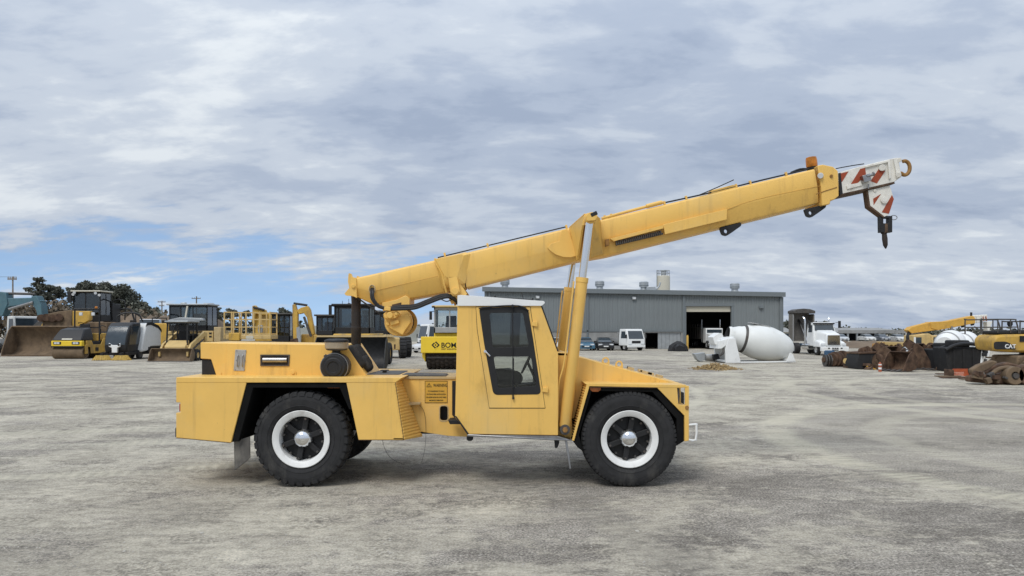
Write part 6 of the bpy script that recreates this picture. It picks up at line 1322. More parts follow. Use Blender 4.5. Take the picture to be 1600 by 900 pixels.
# ---- yellow compactor with padfoot drum
CY = depth(578); bk = CY/FPX
bg_ = gthing('soil_compactor', 698, 578, 'yellow soil compactor with black lettering on its front frame and muddy padfoot drum', 'compactor')
dx0_, dx1_ = X(665, CY), X(729, CY); rd = .8
b = MB(); b.lathe([(0, 0), (0, rd*.93), (.05, rd*.95), (dx1_-dx0_-.05, rd*.95), (dx1_-dx0_, rd*.93), (dx1_-dx0_, 0)], (dx0_, CY + .95, rd), (1, 0, 0), 36)
for r_ in range(9):
    x = dx0_ + .15 + r_*(dx1_-dx0_-.3)/8
    for i in range(18):
        a = (i + .5*(r_ % 2))*2*math.pi/18; b.obox((x, CY + .95 + .79*math.cos(a), rd + .79*math.sin(a)), (.075, .06, .05), rx=a + math.pi/2)
b.build('padfoot_drum', mat('drum_mud', (0.045, 0.035, 0.028), .9, .1, var=.4, scale=6, bump=.4, bscale=20), bg_)
b = MB(); b.prism(rounded(PP([(658, 526), (738, 526), (738, 551.5), (658, 551.5)], CY), .06), CY - .15, CY + .18); fr = b.build('front_frame', M['brightyellow'], bg_, .03)
for s in (659, 732): b = MB(); b.prism(PP([(s, 530), (s + 5, 530), (s + 5, 566), (s, 558)], CY), CY + .18, CY + 2.4); b.build('side_frame', M['brightyellow'], bg_, .03)
b = MB(); b.box(dx0_ + .05, dx1_ - .05, CY + .1, CY + .2, rd*.9 - .06, rd*.9 + .03); b.build('scraper_bar', M['darksteel'], bg_)
yl = CY - .152
text_mesh('lettering', 'BOMAG', .40, (X(689.5, CY), yl, Z(543.0, CY)), M['ink'], fr, bold=.008, xs=1.0, depth_=.004)
text_mesh('lettering', 'FIRST INDUSTRIAL', .12, (X(690, CY), yl, Z(546.6, CY)), M['rust'], fr, bold=.002, xs=1.0, depth_=.004)
def dia(s): return [(X(681, CY) + s*a, Z(539, CY) + s*c) for a, c in ((0, 1), (1, 0), (0, -1), (-1, 0))]
b = MB(); b.plate(dia(.235), [list(reversed(dia(.135)))], yl - .004, yl + .004); b.prism(dia(.055), yl - .004, yl + .004); b.build('logo', M['ink'], fr)
b = MB(); b.obox((X(681, CY) - .02, yl - .006, Z(539, CY) + .2), (.03, .003, .09), ry=R(45)); b.obox((X(681, CY) + .02, yl - .006, Z(539, CY) - .2), (.03, .003, .09), ry=R(45)); b.build('logo_gap', M['brightyellow'], fr)
CC = CY + 2.9
fcab(bg_, CC, 678, 727, 480.5, 520, 1.7, M['alu'], glass='glass', mull=(.5,), roofm=M['paleyellow'])
b = MB(); b.obox(P(673, 493, CC - .1), (.08, .06, .26)); b.bar(P(674, 487, CC), P(679, 486, CC), .04); b.build('mirror', M['black'], bg_, .02)
pbox(bg_, 'cab_lamp', M['black'], CC - .3, 675, 679, 478, 481, .15, .02)
pbox(bg_, 'rear_body', M['brightyellow'], CC + .2, 678, 730, 520, 545, 4.2, .06)
for px in (675, 728): c = Vector((X(px, CC), CC + 2.2, .75)); b = MB(); b.lathe([(-.26, 0), (-.26, .7), (-.15, .75), (.15, .75), (.26, .7), (.26, 0)], c, (1, 0, 0), 22); b.build('wheel', M['rubber'], bg_)
# ---- vehicles in the gap behind
car('parked_car', 651, 551.5, (.62, .63, .63), 'white car parked between the lugged-tyre loader and the yellow compactor', rz=R(-35))
car('parked_car', 230, 553, (.66, .67, .67), 'white van roof showing above the white hopper of the sweeper', L=5.0, W=2.3, H=3.3, rz=R(20))
cabover('tray_truck', 659, 546, 'grey-white tipper truck far behind the yellow compactor', rz=R(-60), W=2.4, H=2.9, L=7)
cabover('tray_truck', 252, 551, 'cream cab truck behind the skid steer canopy', rz=R(30), W=2.4, H=2.5, L=6, cabc='cream')
car('parked_car', 86, 548.5, (.25, .3, .33), 'grey car behind the big wheel loader arms', L=5, W=2.6, H=3.6)
# ================================================================ right side: tipper truck, scrap, second crane, excavator
root = lthing('tipper_truck', ground_at(1302.5, 555.8), 0.0, 'white bonneted tipper truck with blue chassis and its bin raised upright', 'truck')
blue = mat('chassis_blue', (.03, .08, .13), .5, var=.2, dirt=(.1, .1, .1), damt=.3)
b = MB(); b.box(-.45, .45, .3, 9.2, .65, .95); b.build('chassis', blue, root, .02)
b = MB(); b.loft([[Vector((-.62, 0, .8)), Vector((.62, 0, .8)), Vector((.85, 1.9, .8)), Vector((-.85, 1.9, .8))], [Vector((-.6, -.02, 1.75)), Vector((.6, -.02, 1.75)), Vector((.85, 1.9, 2.0)), Vector((-.85, 1.9, 2.0))], [Vector((-.5, .12, 1.95)), Vector((.5, .12, 1.95)), Vector((.72, 1.9, 2.25)), Vector((-.72, 1.9, 2.25))]]); bo_ = b.build('bonnet', M['white'], root, .08)
b = MB(); b.box(-.56, .56, -.06, -.005, .9, 1.82); gr = b.build('grille', M['chrome'], bo_, .03)
for i in range(9): b = MB(); b.box(-.5, .5, -.075, -.06, .96 + i*.09, 1.0 + i*.09); b.build('grille_bar', M['darksteel'], gr)
for s in (-1, 1):
    b = MB(); b.loft([[Vector((s*.64, .02, .75)), Vector((s*1.18, .1, .75)), Vector((s*1.18, 1.6, .75)), Vector((s*.7, 1.6, .75))], [Vector((s*.64, .02, 1.05)), Vector((s*1.15, .12, 1.0)), Vector((s*1.18, 1.3, 1.25)), Vector((s*.7, 1.3, 1.35))], [Vector((s*.64, .25, 1.2)), Vector((s*1.05, .3, 1.2)), Vector((s*1.1, 1.1, 1.35)), Vector((s*.7, 1.1, 1.4))]]); b.build('mudguard', M['white'], root, .05)
    b = MB(); b.obox((s*.9, .03, .98), (.2, .05, .11)); b.build('headlight', M['lens'], root, .03)
    lwheel(root, (s*1.0, 1.0, .52), .52, .3, M['alu'])
    for y in (6.0, 7.3): lwheel(root, (s*.98, y, .52), .52, .5, M['alu'])
    b = MB(); b.cyl((s*.9, 2.6, .75), (s*.9, 4.2, .75), .3, n=18); b.build('fuel_tank', M['chrome'], root)
    b = MB(); b.cyl((s*1.1, 3.6, .9), (s*1.1, 3.6, 3.1), .085, n=12); b.tube([(s*1.1, 3.6, 3.1), (s*1.12, 3.65, 3.3), (s*1.2, 3.8, 3.45)], .08, 8); b.build('exhaust_stack', M['chrome'], root)
    b = MB(); b.obox((s*1.35, 1.9, 2.75), (.11, .06, .32)); b.bar((s*1.3, 1.9, 2.95), (s*1.0, 2.0, 2.9), .04); b.build('mirror', M['black'], root, .02)
b = MB(); b.loft([[Vector((-1.02, 1.85, .8)), Vector((1.02, 1.85, .8)), Vector((1.02, 3.4, .8)), Vector((-1.02, 3.4, .8))], [Vector((-1.02, 1.85, 2.05)), Vector((1.02, 1.85, 2.05)), Vector((1.02, 3.4, 2.05)), Vector((-1.02, 3.4, 2.05))], [Vector((-.92, 2.2, 2.95)), Vector((.92, 2.2, 2.95)), Vector((.92, 3.35, 2.95)), Vector((-.92, 3.35, 2.95))]]); cb = b.build('cab', M['white'], root, .07)
b = MB(); b.hexa([(-.88, 1.84, 2.2), (.88, 1.84, 2.2), (.88, 1.95, 2.2), (-.88, 1.95, 2.2), (-.82, 2.06, 2.72), (.82, 2.06, 2.72), (.82, 2.2, 2.72), (-.82, 2.2, 2.72)]); b.build('windscreen', M['bglass'], cb, .02)
for s in (-1, 1): b = MB(); b.hexa([(s*1.03, 2.15, 2.05), (s*1.03, 3.0, 2.05), (s*.95, 3.0, 2.05), (s*.95, 2.15, 2.05), (s*.965, 2.3, 2.7), (s*.965, 3.0, 2.7), (s*.9, 3.0, 2.7), (s*.9, 2.3, 2.7)]); b.build('side_window', M['bglass'], cb)
b = MB(); b.box(-.95, .95, 1.95, 2.15, 2.78, 2.9); b.build('sun_visor', M['black'], cb, .02)
b = MB(); b.box(-1.2, 1.2, -.35, .0, .38, .8); bp_ = b.build('bull_bar', M['white'], root, .05)
for x in (-.55, -.2, 0, .2, .55): b = MB(); b.obox((x, -.36, .66), (.08, .012, .05)); b.build('bumper_slot', M['black'], bp_)
b = MB(); b.box(-.28, .28, -.37, -.352, .46, .55); b.build('number_plate', M['black'], bp_)
# bin tipped up: floor upright at the back, open towards the cab
b = MB(); th = .07; z0, z1 = 1.15, 4.15
b.box(-.95, 1.05, 8.0, 8.0 + th, z0, z1); b.box(-.95, -.95 + th, 6.8, 8.0, z0, z1 - .35); b.box(1.05 - th, 1.05, 6.8, 8.0, z0, z1 - .35); b.box(-.95, 1.05, 6.8, 8.0, z0, z0 + th)
bn = b.build('tipping_bin', mat('bin_steel', (.20, .185, .165), .6, .3, var=.2, dirt=(.12, .1, .08), damt=.4, dscale=1.2), root, .015)
b = MB(); b.prism([(-1.0, z1 - .3), (1.1, z1 - .3), (1.1, z1 - .05), (.6, z1 + .12), (0, z1 + .17), (-.6, z1 + .12), (-1.0, z1 - .05)], 6.6, 8.2); b.build('bin_canopy', M['darksteel'], bn, .04)
for x in (-.98, 1.05): b = MB(); b.box(x, x + .03, 6.75, 6.9, z0, z1 - .42); b.build('bin_rail', M['alu'], bn)
b = MB(); b.cyl((0, 5.6, .95), (0, 7.95, 3.2), .12, n=14); b.cyl((0, 6.6, 1.9), (0, 7.98, 3.25), .09, n=14); b.build('tipping_ram', M['steel'], root)

# ---- scrap row
def grp(name, px, py, label, cat='scrap'): return gthing(name, px, py, label, cat)
ax1 = grp('axle_assembly', 1308, 574.5, 'rusty drive axle with stacked drums lying at the end of the scrap row', 'axle'); AY1 = depth(573)
for i, (px, r) in enumerate(((1300, .42), (1305, .46), (1310, .44), (1316, .5), (1320, .36))): b = MB(); b.cyl(P(px, 573, AY1) * Vector((1, 1, 0)) + Vector((0, .5, r)) if False else Vector((X(px, AY1), AY1 + .1, r)), Vector((X(px + 3.6, AY1), AY1 + .2, r)), r, n=24); b.build('brake_drum', M['rust'], ax1, .03)
b = MB(); b.cyl(Vector((X(1286, AY1), AY1, .42)), Vector((X(1345, AY1), AY1 + .4, .42)), .16, n=14); b.build('axle_tube', M['rust'], ax1)
for px in (1288, 1292, 1296): b = MB(); b.cyl(Vector((X(px, AY1), AY1, .38)), Vector((X(px + 1.6, AY1), AY1, .38)), .37, n=10); b.build('flange', M['darksteel'], ax1)
b = MB(); b.cyl(Vector((X(1304, AY1), AY1 + 1.2, .0)), Vector((X(1316, AY1), AY1 + 1.3, .0)) + Vector((0, 0, 0)), .01, n=6); b.bm.clear(); b.lathe([(0, .32), (.9, .32), (.95, .25), (.95, 0)], (X(1310, AY1), AY1 + 1.3, .02), (0, 0, 1), 18); bd = tag(b.build('steel_drum', mat('drum_blue', (.04, .09, .16), .5, var=.2), None), 'small blue steel drum behind the rusty drive axle', 'drum')
ya = grp('hydraulic_ram', 1328, 575, 'brass coloured hydraulic ram lying beside the rusty drive axle', 'ram'); Yr = depth(575)
b = MB(); b.cyl((X(1321, Yr), Yr, .42), (X(1340, Yr), Yr + .5, .42), .16, n=14); b.build('ram_barrel', M['paleyellow'], ya); b = MB(); b.cyl((X(1340, Yr), Yr + .5, .42), (X(1372, Yr), Yr + .2, .42), .09, n=12); b.build('ram_rod', M['steel'], ya); b = MB(); b.obox((X(1325, Yr), Yr + .1, .15), (.12, .3, .15)); b.obox((X(1368, Yr), Yr + .2, .17), (.12, .3, .17)); b.build('timber_rest', M['rust'], ya)
bx_ = grp('scrap_crate', 1357, 577, 'dark steel crate of machine parts in the scrap row', 'crate'); Yb = depth(577)
pb(bx_, 'crate_body', M['matte'], Yb, [(1340, 577), (1338, 568), (1343, 551), (1372, 550), (1374, 577)], 1.6, .04); pb(bx_, 'crate_lip', M['rust'], Yb - .05, [(1342, 550.5), (1373, 549), (1373, 552), (1342, 553.5)], 1.7, .02)
for i in range(7): px = 1345 + i*4.2; b = MB(); b.lathe([(0, .05), (0, .2), (.14, .2), (.14, .05)], P(px, 549 - (i % 3)*1.2, Yb + .5), (.3, -1, .2), 14, closed=True); b.build('gear', M['rust'], bx_)
cn = grp('gas_bottle', 1375, 581, 'small orange and white striped cylinder standing before the scrap row', 'cylinder'); Yc2 = depth(581)
b = MB(); b.lathe([(0, .085), (.44, .085), (.49, .045), (.53, .045), (.53, 0)], (cn.location.x, Yc2, 0), (0, 0, 1), 16); b.build('shell', mat('cyl_orange', (.36, .10, .05), .6), cn); b = MB(); b.lathe([(.14, .088), (.24, .088)], (cn.location.x, Yc2, 0), (0, 0, 1), 16); b.lathe([(.36, .088), (.42, .088)], (cn.location.x, Yc2, 0), (0, 0, 1), 16); b.build('stripe', M['white'], cn)
def digbucket(px, py, w, h, d, rz, label, m='rust', z=0.0, name='digging_bucket', ry=0.0):
    e = lthing(name, ground_at(px, py) + Vector((0, 0, z)), rz, label, 'bucket'); e.rotation_euler[0] = ry
    bucket(e, 'shell', M[m], -w/2, w/2, 0, h, d, th=.05, edge=M['darksteel'], teeth=4)
    for s in (-.2, .2): b = MB(); b.extr([Vector((s*w - .03, d*.7, h*.9)), Vector((s*w - .03, d*.98, h*.7)), Vector((s*w - .03, d*1.25, h*.95)), Vector((s*w - .03, d*1.1, h*1.15))], (.06, 0, 0)); b.build('hanger_ear', M[m], e)
    return e
digbucket(1393, 580.5, 1.3, 1.1, 1.2, R(-65), 'rusty digging bucket with round back next to the striped cylinder')
digbucket(1419, 578.5, 1.5, 1.35, 1.5, R(38), 'rusty wide digging bucket lying in the middle of the scrap row')
digbucket(1446, 578, 1.5, 1.45, 1.6, R(-80), 'rusty deep digging bucket lying between the wide bucket and the black bins')
digbucket(1464, 577.5, 1.1, 1.5, 1.4, R(45), 'narrow rusty digging bucket beside the black bins')
pip = grp('coil_springs', 1380, 579, 'rusty coil springs and rollers lying under the scrap buckets', 'springs'); Yp = depth(578)
for i in range(5): b = MB(); b.lathe([(0, .18), (0, .45), (.16, .45), (.16, .18)], (X(1373 + i*5, Yp), Yp + .2 + .1*(i % 2), .46), (1, .2, 0), 22, closed=True); b.build('coil', M['rust'], pip, .02)
hs = grp('yellow_casting', 1400, 572, 'pale yellow machine casting with round holes behind the rusty buckets', 'casting'); Yh = depth(572)
b = MB(); holes = []
for i in range(5): cx_, cz_ = X(1386 + i*7, Yh), Z(542, Yh); holes.append([(cx_ + .13*math.cos(-t*math.pi/5), cz_ + .13*math.sin(-t*math.pi/5)) for t in range(10)])
b.plate(PP([(1379, 534), (1414, 535), (1417, 548), (1416, 572), (1381, 572)], Yh), holes, Yh, Yh + .8); b.build('casting_body', M['paleyellow'], hs, .02)
for i in range(3): b = MB(); b.lathe([(0, .1), (0, .24), (.3, .24), (.3, .1)], P(1366 + i*5, 542 + (i % 2)*2, Yh + .2), (.5, -.8, .2), 16, closed=True); b.build('roller', M['brass'], hs)
pbox(hs, 'stand', M['rust'], Yh + .05, 1360, 1380, 546, 572, .7, .03)
bm_ = grp('steel_beam', 1432, 574, 'dark rusty steel beam laid across the tops of the scrap buckets', 'beam'); Yb2 = depth(574)
b = MB(); b.bar(P(1377, 549, Yb2), P(1470, 543, Yb2 + .6), .25, .22); b.build('beam_web', M['rust'], bm_, .02); pbox(bm_, 'beam_rest', M['rust'], Yb2 + .1, 1384, 1391, 551, 574, .5); pbox(bm_, 'beam_rest', M['rust'], Yb2 + .5, 1456, 1463, 547, 574.5, .5)
b = MB(); b.bar(P(1394, 547, Yb2 - .3), P(1404, 553, Yb2 - .3), .06); b.build('loose_bar', M['cream'], bm_)

rng = random.Random(8)
sp = grp('scrap_pile', 1410, 575, 'tangled pile of rusty bars, rings and plates between the scrap buckets', 'scrap'); Ys = depth(575)
for i in range(95):
    px = 1334 + rng.random()*140; Yk = Ys + rng.uniform(-1.9, 1.2); hmax = .25 + 1.0*min(1, (px - 1334)/60); x = X(px, Ys); z = .06 + rng.random()*hmax*(.35 if Yk < Ys - .6 else 1); t = rng.random(); b = MB()
    if t < .45: d = Vector((rng.uniform(-1, 1), rng.uniform(-.5, .5), rng.uniform(-.35, .45))).normalized()*rng.uniform(.3, .9); q = Vector((x, Yk, z)); b.bar(q - d*.5, q + d*.5, rng.uniform(.05, .14), rng.uniform(.04, .12)); nm = 'bar'
    elif t < .75: b.lathe([(0, .12), (0, .24), (.12, .24), (.12, .12)], (x, Yk, max(z, .25)), (rng.uniform(-1, 1), rng.uniform(-1, 1), rng.uniform(-.4, .8)), 14, closed=True); nm = 'ring'
    else: b.obox((x, Yk, z), (rng.uniform(.12, .4), rng.uniform(.1, .3), rng.uniform(.03, .1)), rz=rng.random()*3, ry=rng.uniform(-.6, .6)); nm = 'plate'
    b.build(nm, M[rng.choice(['rust', 'rust', 'rust', 'mud', 'darksteel', 'yellow2' if i % 7 == 0 else 'mud', 'galv' if i % 9 == 0 else 'rust'])], sp, .01)
lump(sp, 'dirt_base', M['rust'], [(1338, 577), (1350, 574), (1375, 568), (1400, 565), (1425, 563), (1450, 562), (1470, 566), (1478, 577)], Ys + .6, 2.0, 9, .2)
# ---- black bins
for px, py, w, h, lab in ((1484, 579, 1.5, 1.3, 'tall black plastic bin standing beside the narrow rusty bucket'), (1508, 581, 2.0, 1.45, 'wide black plastic bin with rolled rim standing before the white mixer bowls')):
    e = grp('plastic_bin', px, py, lab, 'bin'); Yn = depth(py); x = e.location.x
    b = MB(); b.loft([[Vector((x + sx*w*f/2, Yn + .1 + (0 if sy < 0 else 1.3) , z)) for sx, sy in ((-1, -1), (1, -1), (1, 1), (-1, 1))] for f, z in ((.86, 0), (.95, h*.5), (1.0, h*.92))]); b.build('bin_body', M['matte'], e, .08)
    for k in range(3): b = MB(); b.box(x - w*.3 + k*w*.26, x - w*.3 + k*w*.26 + .1, Yn + .04, Yn + .1, .1, h*.85); b.build('bin_rib', M['matte'], e, .02)
    b = MB(); b.tube([(x - w*.52, Yn + .02, h*.82), (x - w*.3, Yn - .02, h*.98), (x, Yn, h*1.05), (x + w*.35, Yn, h*1.0), (x + w*.54, Yn + .05, h*.8)], .1, 8); b.build('bin_rim', M['hose'], e)
    b = MB(); b.box(x - w*.25, x + w*.2, Yn + .2, Yn + 1.1, h*.9, h*1.18); b.build('bin_load', M['matte'], e, .08)

# ---- second crane, far right
C2 = depth(562); C2y = C2
c2 = gthing('mobile_crane', 1470, 562, 'older yellow mobile crane with lower boom and white striped boom head', 'crane')
b = MB(); b.prism(PP([(1419, 516), (1424, 511), (1456, 503), (1462, 508), (1462, 516), (1425, 521)], C2 + .9), C2 + .9, C2 + 1.6); b.build('boom_tail', M['yellow2'], c2, .03)
b = MB(); b.prism(PP([(1454, 503), (1480, 502), (1521, 493.5), (1524, 497), (1524, 505), (1480, 513.5), (1466, 516), (1455, 513)], C2 + .85), C2 + .85, C2 + 1.65); b.build('main_boom', M['yellow2'], c2, .03)
for i in range(5): b = MB(); q = 1521 + i*4.4; b.prism(PP([(q, 493.5 - i*.3), (q + 4, 492.5 - i*.3), (q + 4.6, 504.5 - i), (q + .6, 506 - i)], C2 + .9), C2 + .9 - .03*(i % 2), C2 + 1.6 + .03*(i % 2)); b.build('boom_head', M['headwhite'], c2, .02)
for i in (3, 4): q = 1522 + i*4.4; pb(c2, 'red_stripe', M['red'], C2 + .86, [(q, 495), (q + 1.5, 494), (q + 3, 501), (q + 1.5, 502)], .03)
b = MB(); b.prism(PP([(1542, 503), (1551, 502), (1548, 510), (1546, 518), (1543, 518)], C2 + 1.0), C2 + 1.0, C2 + 1.5); b.build('hook_block', M['headwhite'], c2, .02)
for dy in (.75, 1.75):
    b = MB(); b.cyl(P(1487.5, 540, C2 + .4) + Vector((0, dy - .4, 0)), P(1490.5, 519, C2 + .4) + Vector((0, dy - .4, 0)), .12, n=12); lc = b.build('lift_cylinder', M['yellow2'], c2); b = MB(); b.cyl(P(1490.5, 520, C2 + .4) + Vector((0, dy - .4, 0)), P(1492, 510, C2 + .4) + Vector((0, dy - .4, 0)), .07, n=10); b.build('cylinder_rod', M['steel'], lc)
for px in (1502, 1517): pb(c2, 'jib_lug', M['black'], C2 + 1.1, [(px, 508 - (px-1502)*.2), (px + 7, 506 - (px-1502)*.2), (px + 5, 511 - (px-1502)*.2), (px + 1, 512 - (px-1502)*.2)], .1)
b = MB(); b.cyl(P(1517.5, 494, C2 + 1.2), P(1517.5, 488, C2 + 1.2), .08, n=8); b.build('beacon', M['black'], c2)
cbb = pb(c2, 'cab', M['paleyellow'], C2 + .2, [(1428, 524), (1452, 521), (1457, 524), (1458, 552), (1427, 552)], 1.5, .05)
pbox(cbb, 'side_window', M['bglass'], C2 + .17, 1431, 1440, 527, 538, .05); pbox(cbb, 'pillar_white', M['white'], C2 + .12, 1428.5, 1431, 527, 540, .06)
pb(c2, 'bonnet', M['paleyellow'], C2 + .1, [(1456, 524), (1472, 524), (1480, 538), (1490, 540), (1490, 556), (1456, 556)], 2.2, .05); pb(c2, 'front_window', M['bglass'], C2 + .06, [(1459, 527), (1470, 526), (1477, 538), (1459, 538)], .05)
b = MB(); b.tube([P(1421, 519, C2 + 1.2), P(1419, 528, C2 + 1.0), P(1423, 540, C2 + 1.0)], .16, 8); b.build('winch', M['matte'], c2)
for px in (1432, 1484):
    for dy in (.2, 2.3): c = Vector((X(px, C2), C2 + dy, .62)); b = MB(); b.lathe([(-.18, 0), (-.18, .56), (-.1, .62), (.1, .62), (.18, .56), (.18, 0)], c, (0, 1, 0), 22); b.build('wheel', M['rubber'], c2)

# ---- white mixer bowls behind the bins
for px, py, rr_, lab in ((1499, 568, .92, 'round white mixer bowl with grey ring behind the black bins'), (1521, 566, .88, 'plain white mixer bowl behind the yellow excavator counterweight')):
    e = gthing('mixer_bowl', px, py, lab, 'mixer bowl'); Yn = depth(py); c = Vector((e.location.x, Yn + 1.0, rr_ + .42))
    b = MB(); b.lathe([(-1.1, .0), (-1.1, .6*rr_), (-.75, .86*rr_), (-.15, rr_), (.4, .95*rr_), (.9, .7*rr_), (1.2, .5*rr_), (1.2, 0)], c, (.75, .66, .1), 32); b.build('bowl', M['white'], e)
    b = MB(); b.lathe([(-.72, .85*rr_), (-.7, .93*rr_), (-.62, .95*rr_), (-.58, .9*rr_)], c, (.75, .66, .1), 32); b.build('track_ring', M['alu'], e)
    for s in (-.5, .5): b = MB(); b.obox(Vector((c.x + s, c.y + s*.8, .35)), (.15, .4, .35)); b.build('cradle', M['rust'], e)
wc = gthing('plant_panel', 1537, 573, 'white tilted machine panel with black fittings beside the excavator', 'panel'); Yn = depth(573)
pb(wc, 'panel_sheet', M['white'], Yn, [(1522, 540.5), (1541, 539), (1542, 545), (1533, 573), (1530, 573)], .3, .02); pb(wc, 'white_post', M['white'], Yn - .1, [(1546, 537.5), (1550.5, 538), (1544, 561.5), (1540, 561)], .12, .02)
for i in range(3): b = MB(); b.obox(P(1538 + (i % 2)*1.5, 545 + i*4.5, Yn - .12), (.12, .1, .1)); b.build('valve', M['black'], wc, .03)
b = MB(); b.bar(P(1540, 561, Yn + .05), Vector((X(1538, Yn), Yn + .05, 0)), .12); b.build('panel_prop', M['darksteel'], wc)

# ---- large yellow excavator at the right edge
QY = depth(592)
cx_ = gthing('excavator', 1600, 592, 'large yellow tracked excavator with deck handrails and dark counterweight', 'excavator')
b = MB(); b.prism(rounded(PP([(1552, 531), (1558, 524), (1570, 522.5), (1690, 521), (1690, 552), (1586, 551), (1574, 549), (1554, 547)], QY + 2), .2, 4), QY + 2, QY + 3.6); hs_ = b.build('house', M['catyellow'], cx_, .12)
b = MB(); b.prism(rounded(PP([(1552.5, 534), (1570, 533.5), (1578, 536), (1584, 542), (1588, 546), (1553, 546)], QY + 2), .12, 3), QY + 1.975, QY + 2.0); b.build('counterweight_panel', M['matte'], hs_, .01)
text_mesh('lettering', 'CAT', .27, (X(1569.5, QY + 2), QY + 1.97, Z(544, QY + 2)), M['white'], hs_, bold=.008, depth_=.004)
for i in range(4): b = MB(); v = P(1593, 525.5 + i*2.3, QY + 2); b.box(v.x, v.x + .5, QY + 1.96, QY + 2.0, v.z - .05, v.z + .02); b.build('vent_slot', M['black'], hs_)
b = MB(); b.prism(PP([(1560, 517), (1600, 516), (1660, 514), (1660, 521.5), (1560, 522.5)], QY + 2.2), QY + 2.2, QY + 3.5); b.build('deck_cover', M['matte'], cx_, .06)
b = MB()
for y in (QY + 2.15, QY + 3.5):
    o_ = lambda px, py: Vector((X(px, QY + 2.15), y, Z(py, QY + 2.15)))
    b.tube([o_(1534, 522), o_(1534, 500), o_(1537, 499.2), o_(1583, 499), o_(1587, 501), o_(1590, 510), o_(1592, 521)], .035, 6, sub=2); b.tube([o_(1534, 511.5), o_(1589, 511)], .03, 6, sub=1)
    for px in (1559, 1579): b.tube([o_(px, 499.3), o_(px, 520)], .03, 6, sub=1)
    b.tube([o_(1594, 521), o_(1594, 503), o_(1598, 502), o_(1640, 502)], .035, 6, sub=2)
b.build('rail', M['darksteel'], cx_)
b = MB(); b.lathe([(0, .06), (.1, .12), (.25, .12), (.3, 0)], P(1578, 510.5, QY + 2.3), (0, 0, 1), 12); b.build('beacon', M['black'], cx_)
b = MB(); b.lathe([(-.25, 1.3), (.25, 1.2)], (X(1640, QY + 2.9), QY + 2.9, 1.25), (0, 0, 1), 24); b.build('slew_ring', M['darksteel'], cx_)
pb(cx_, 'undercarriage', M['mud'], QY + 1.6, [(1590, 556), (1680, 554), (1680, 576), (1590, 576)], 2.0, .08)
XT = X(1548, QY + 3.4)
for dy in (.7, 3.2):
    zt = Z(564, QY); b = MB(); b.prism(rounded([(XT + .3, 0.02), (XT + 4.6, 0.02), (XT + 4.95, zt*.5), (XT + 4.6, zt), (XT + .3, zt), (XT, zt*.5)], .35), QY + dy, QY + dy + .75); tk = b.build('track', M['mud'], cx_, .05)
    for i in range(16): xx = XT + .1 + i*.28; b = MB(); b.box(xx, xx + .07, QY + dy - .02, QY + dy + .77, zt - .02, zt + .06); b.build('track_shoe', M['mud'], tk)
    for i in range(5): b = MB(); b.cyl((XT + .5 + i*.95, QY + dy - .06, .42), (XT + .5 + i*.95, QY + dy + .1, .42), .26, n=16); b.build('track_roller', M['darksteel'], tk)
# ---- rusty frames lying in front of it
DY = depth(601)
fr1 = gthing('track_frame', 1560, 602, 'rusty track frame with drive wheel lying at the foot of the excavator', 'track frame')
pb(fr1, 'frame_beam', M['rust'], DY, [(1518, 588), (1575, 583), (1604, 583), (1604, 600), (1560, 601), (1518, 597)], .5, .06)
pb(fr1, 'swing_arm', M['mud'], DY + .2, [(1519, 577), (1530, 570), (1552, 563), (1560, 566), (1545, 578), (1530, 584), (1520, 584)], .3, .05)
pb(fr1, 'swing_arm', M['rust'], DY + .7, [(1545, 582), (1550, 572), (1575, 566), (1600, 572), (1604, 590), (1550, 590)], .4, .06)
b = MB(); b.tube([P(1550, 584, DY - .05), P(1562, 576, DY - .05), P(1580, 575, DY - .05), P(1598, 582, DY - .05)], .09, 8); b.build('hose_bundle', M['mud'], fr1)
for px, r, m_ in ((1578, .38, 'mud'), (1598, .42, 'rust')):
    b = MB(); b.lathe([(-.2, .15), (-.2, r), (.2, r), (.2, .15)], (X(px, DY), DY - .15, r + .01), (0, 1, 0), 24, closed=True); w_ = b.build('drive_wheel', M[m_], fr1, .03)
    b = MB(); b.cyl((X(px, DY), DY - .4, r + .01), (X(px, DY), DY + .1, r + .01), .12, n=12); b.build('hub', M['darksteel'], w_)
rng = random.Random(11)
for i in range(14): px = 1525 + rng.random()*70; py = 583 + rng.random()*12; b = MB(); b.obox(P(px, py, DY - .1 - .2*rng.random()), (.05 + .16*rng.random(), .1, .04 + .08*rng.random()), ry=rng.uniform(-.7, .7)); b.build('bracket', M[rng.choice(['rust', 'mud', 'darksteel'])], fr1, .01)
om = gthing('mesh_panel', 1501, 588.5, 'orange plastic mesh panel propped among rusty plates', 'mesh panel'); Yo = depth(588.5)
b = MB()
for i in range(14): x = X(1491 + i*1.85, Yo); b.bar((x, Yo, 0.02), (x, Yo + .12, .36), .02)
for i in range(6): z = .04 + i*.065; b.bar((X(1491, Yo), Yo + z*.33, z), (X(1515, Yo), Yo + z*.33, z), .02)
b.build('mesh', mat('mesh_orange', (.5, .10, .03), .7), om)
pb(om, 'side_block', M['rust'], Yo - .1, [(1484, 577), (1491, 578), (1491, 588), (1484, 588.3)], .5, .02); pb(om, 'side_block', M['rust'], Yo - .1, [(1515.5, 577), (1519, 577), (1519, 588.3), (1515.5, 588.3)], .5, .02)
pl = gthing('steel_plates', 1520, 592, 'flat rusty steel plates and planks scattered before the mesh panel', 'plates')
for i, (a, c, py, rz) in enumerate(((1462, 1500, 588.5, .1), (1470, 1530, 591, -.06), (1500, 1560, 594, .04), (1464, 1490, 586, -.1), (1540, 1590, 599, .03))):
    Yn = depth(py); b = MB(); b.obox(((X(a, Yn) + X(c, Yn))/2, Yn, .03 + .012*i), ((X(c, Yn) - X(a, Yn))/2, .16, .02), rz=rz); b.build('plank', M['rust'] if i % 2 else M['mud'], pl)
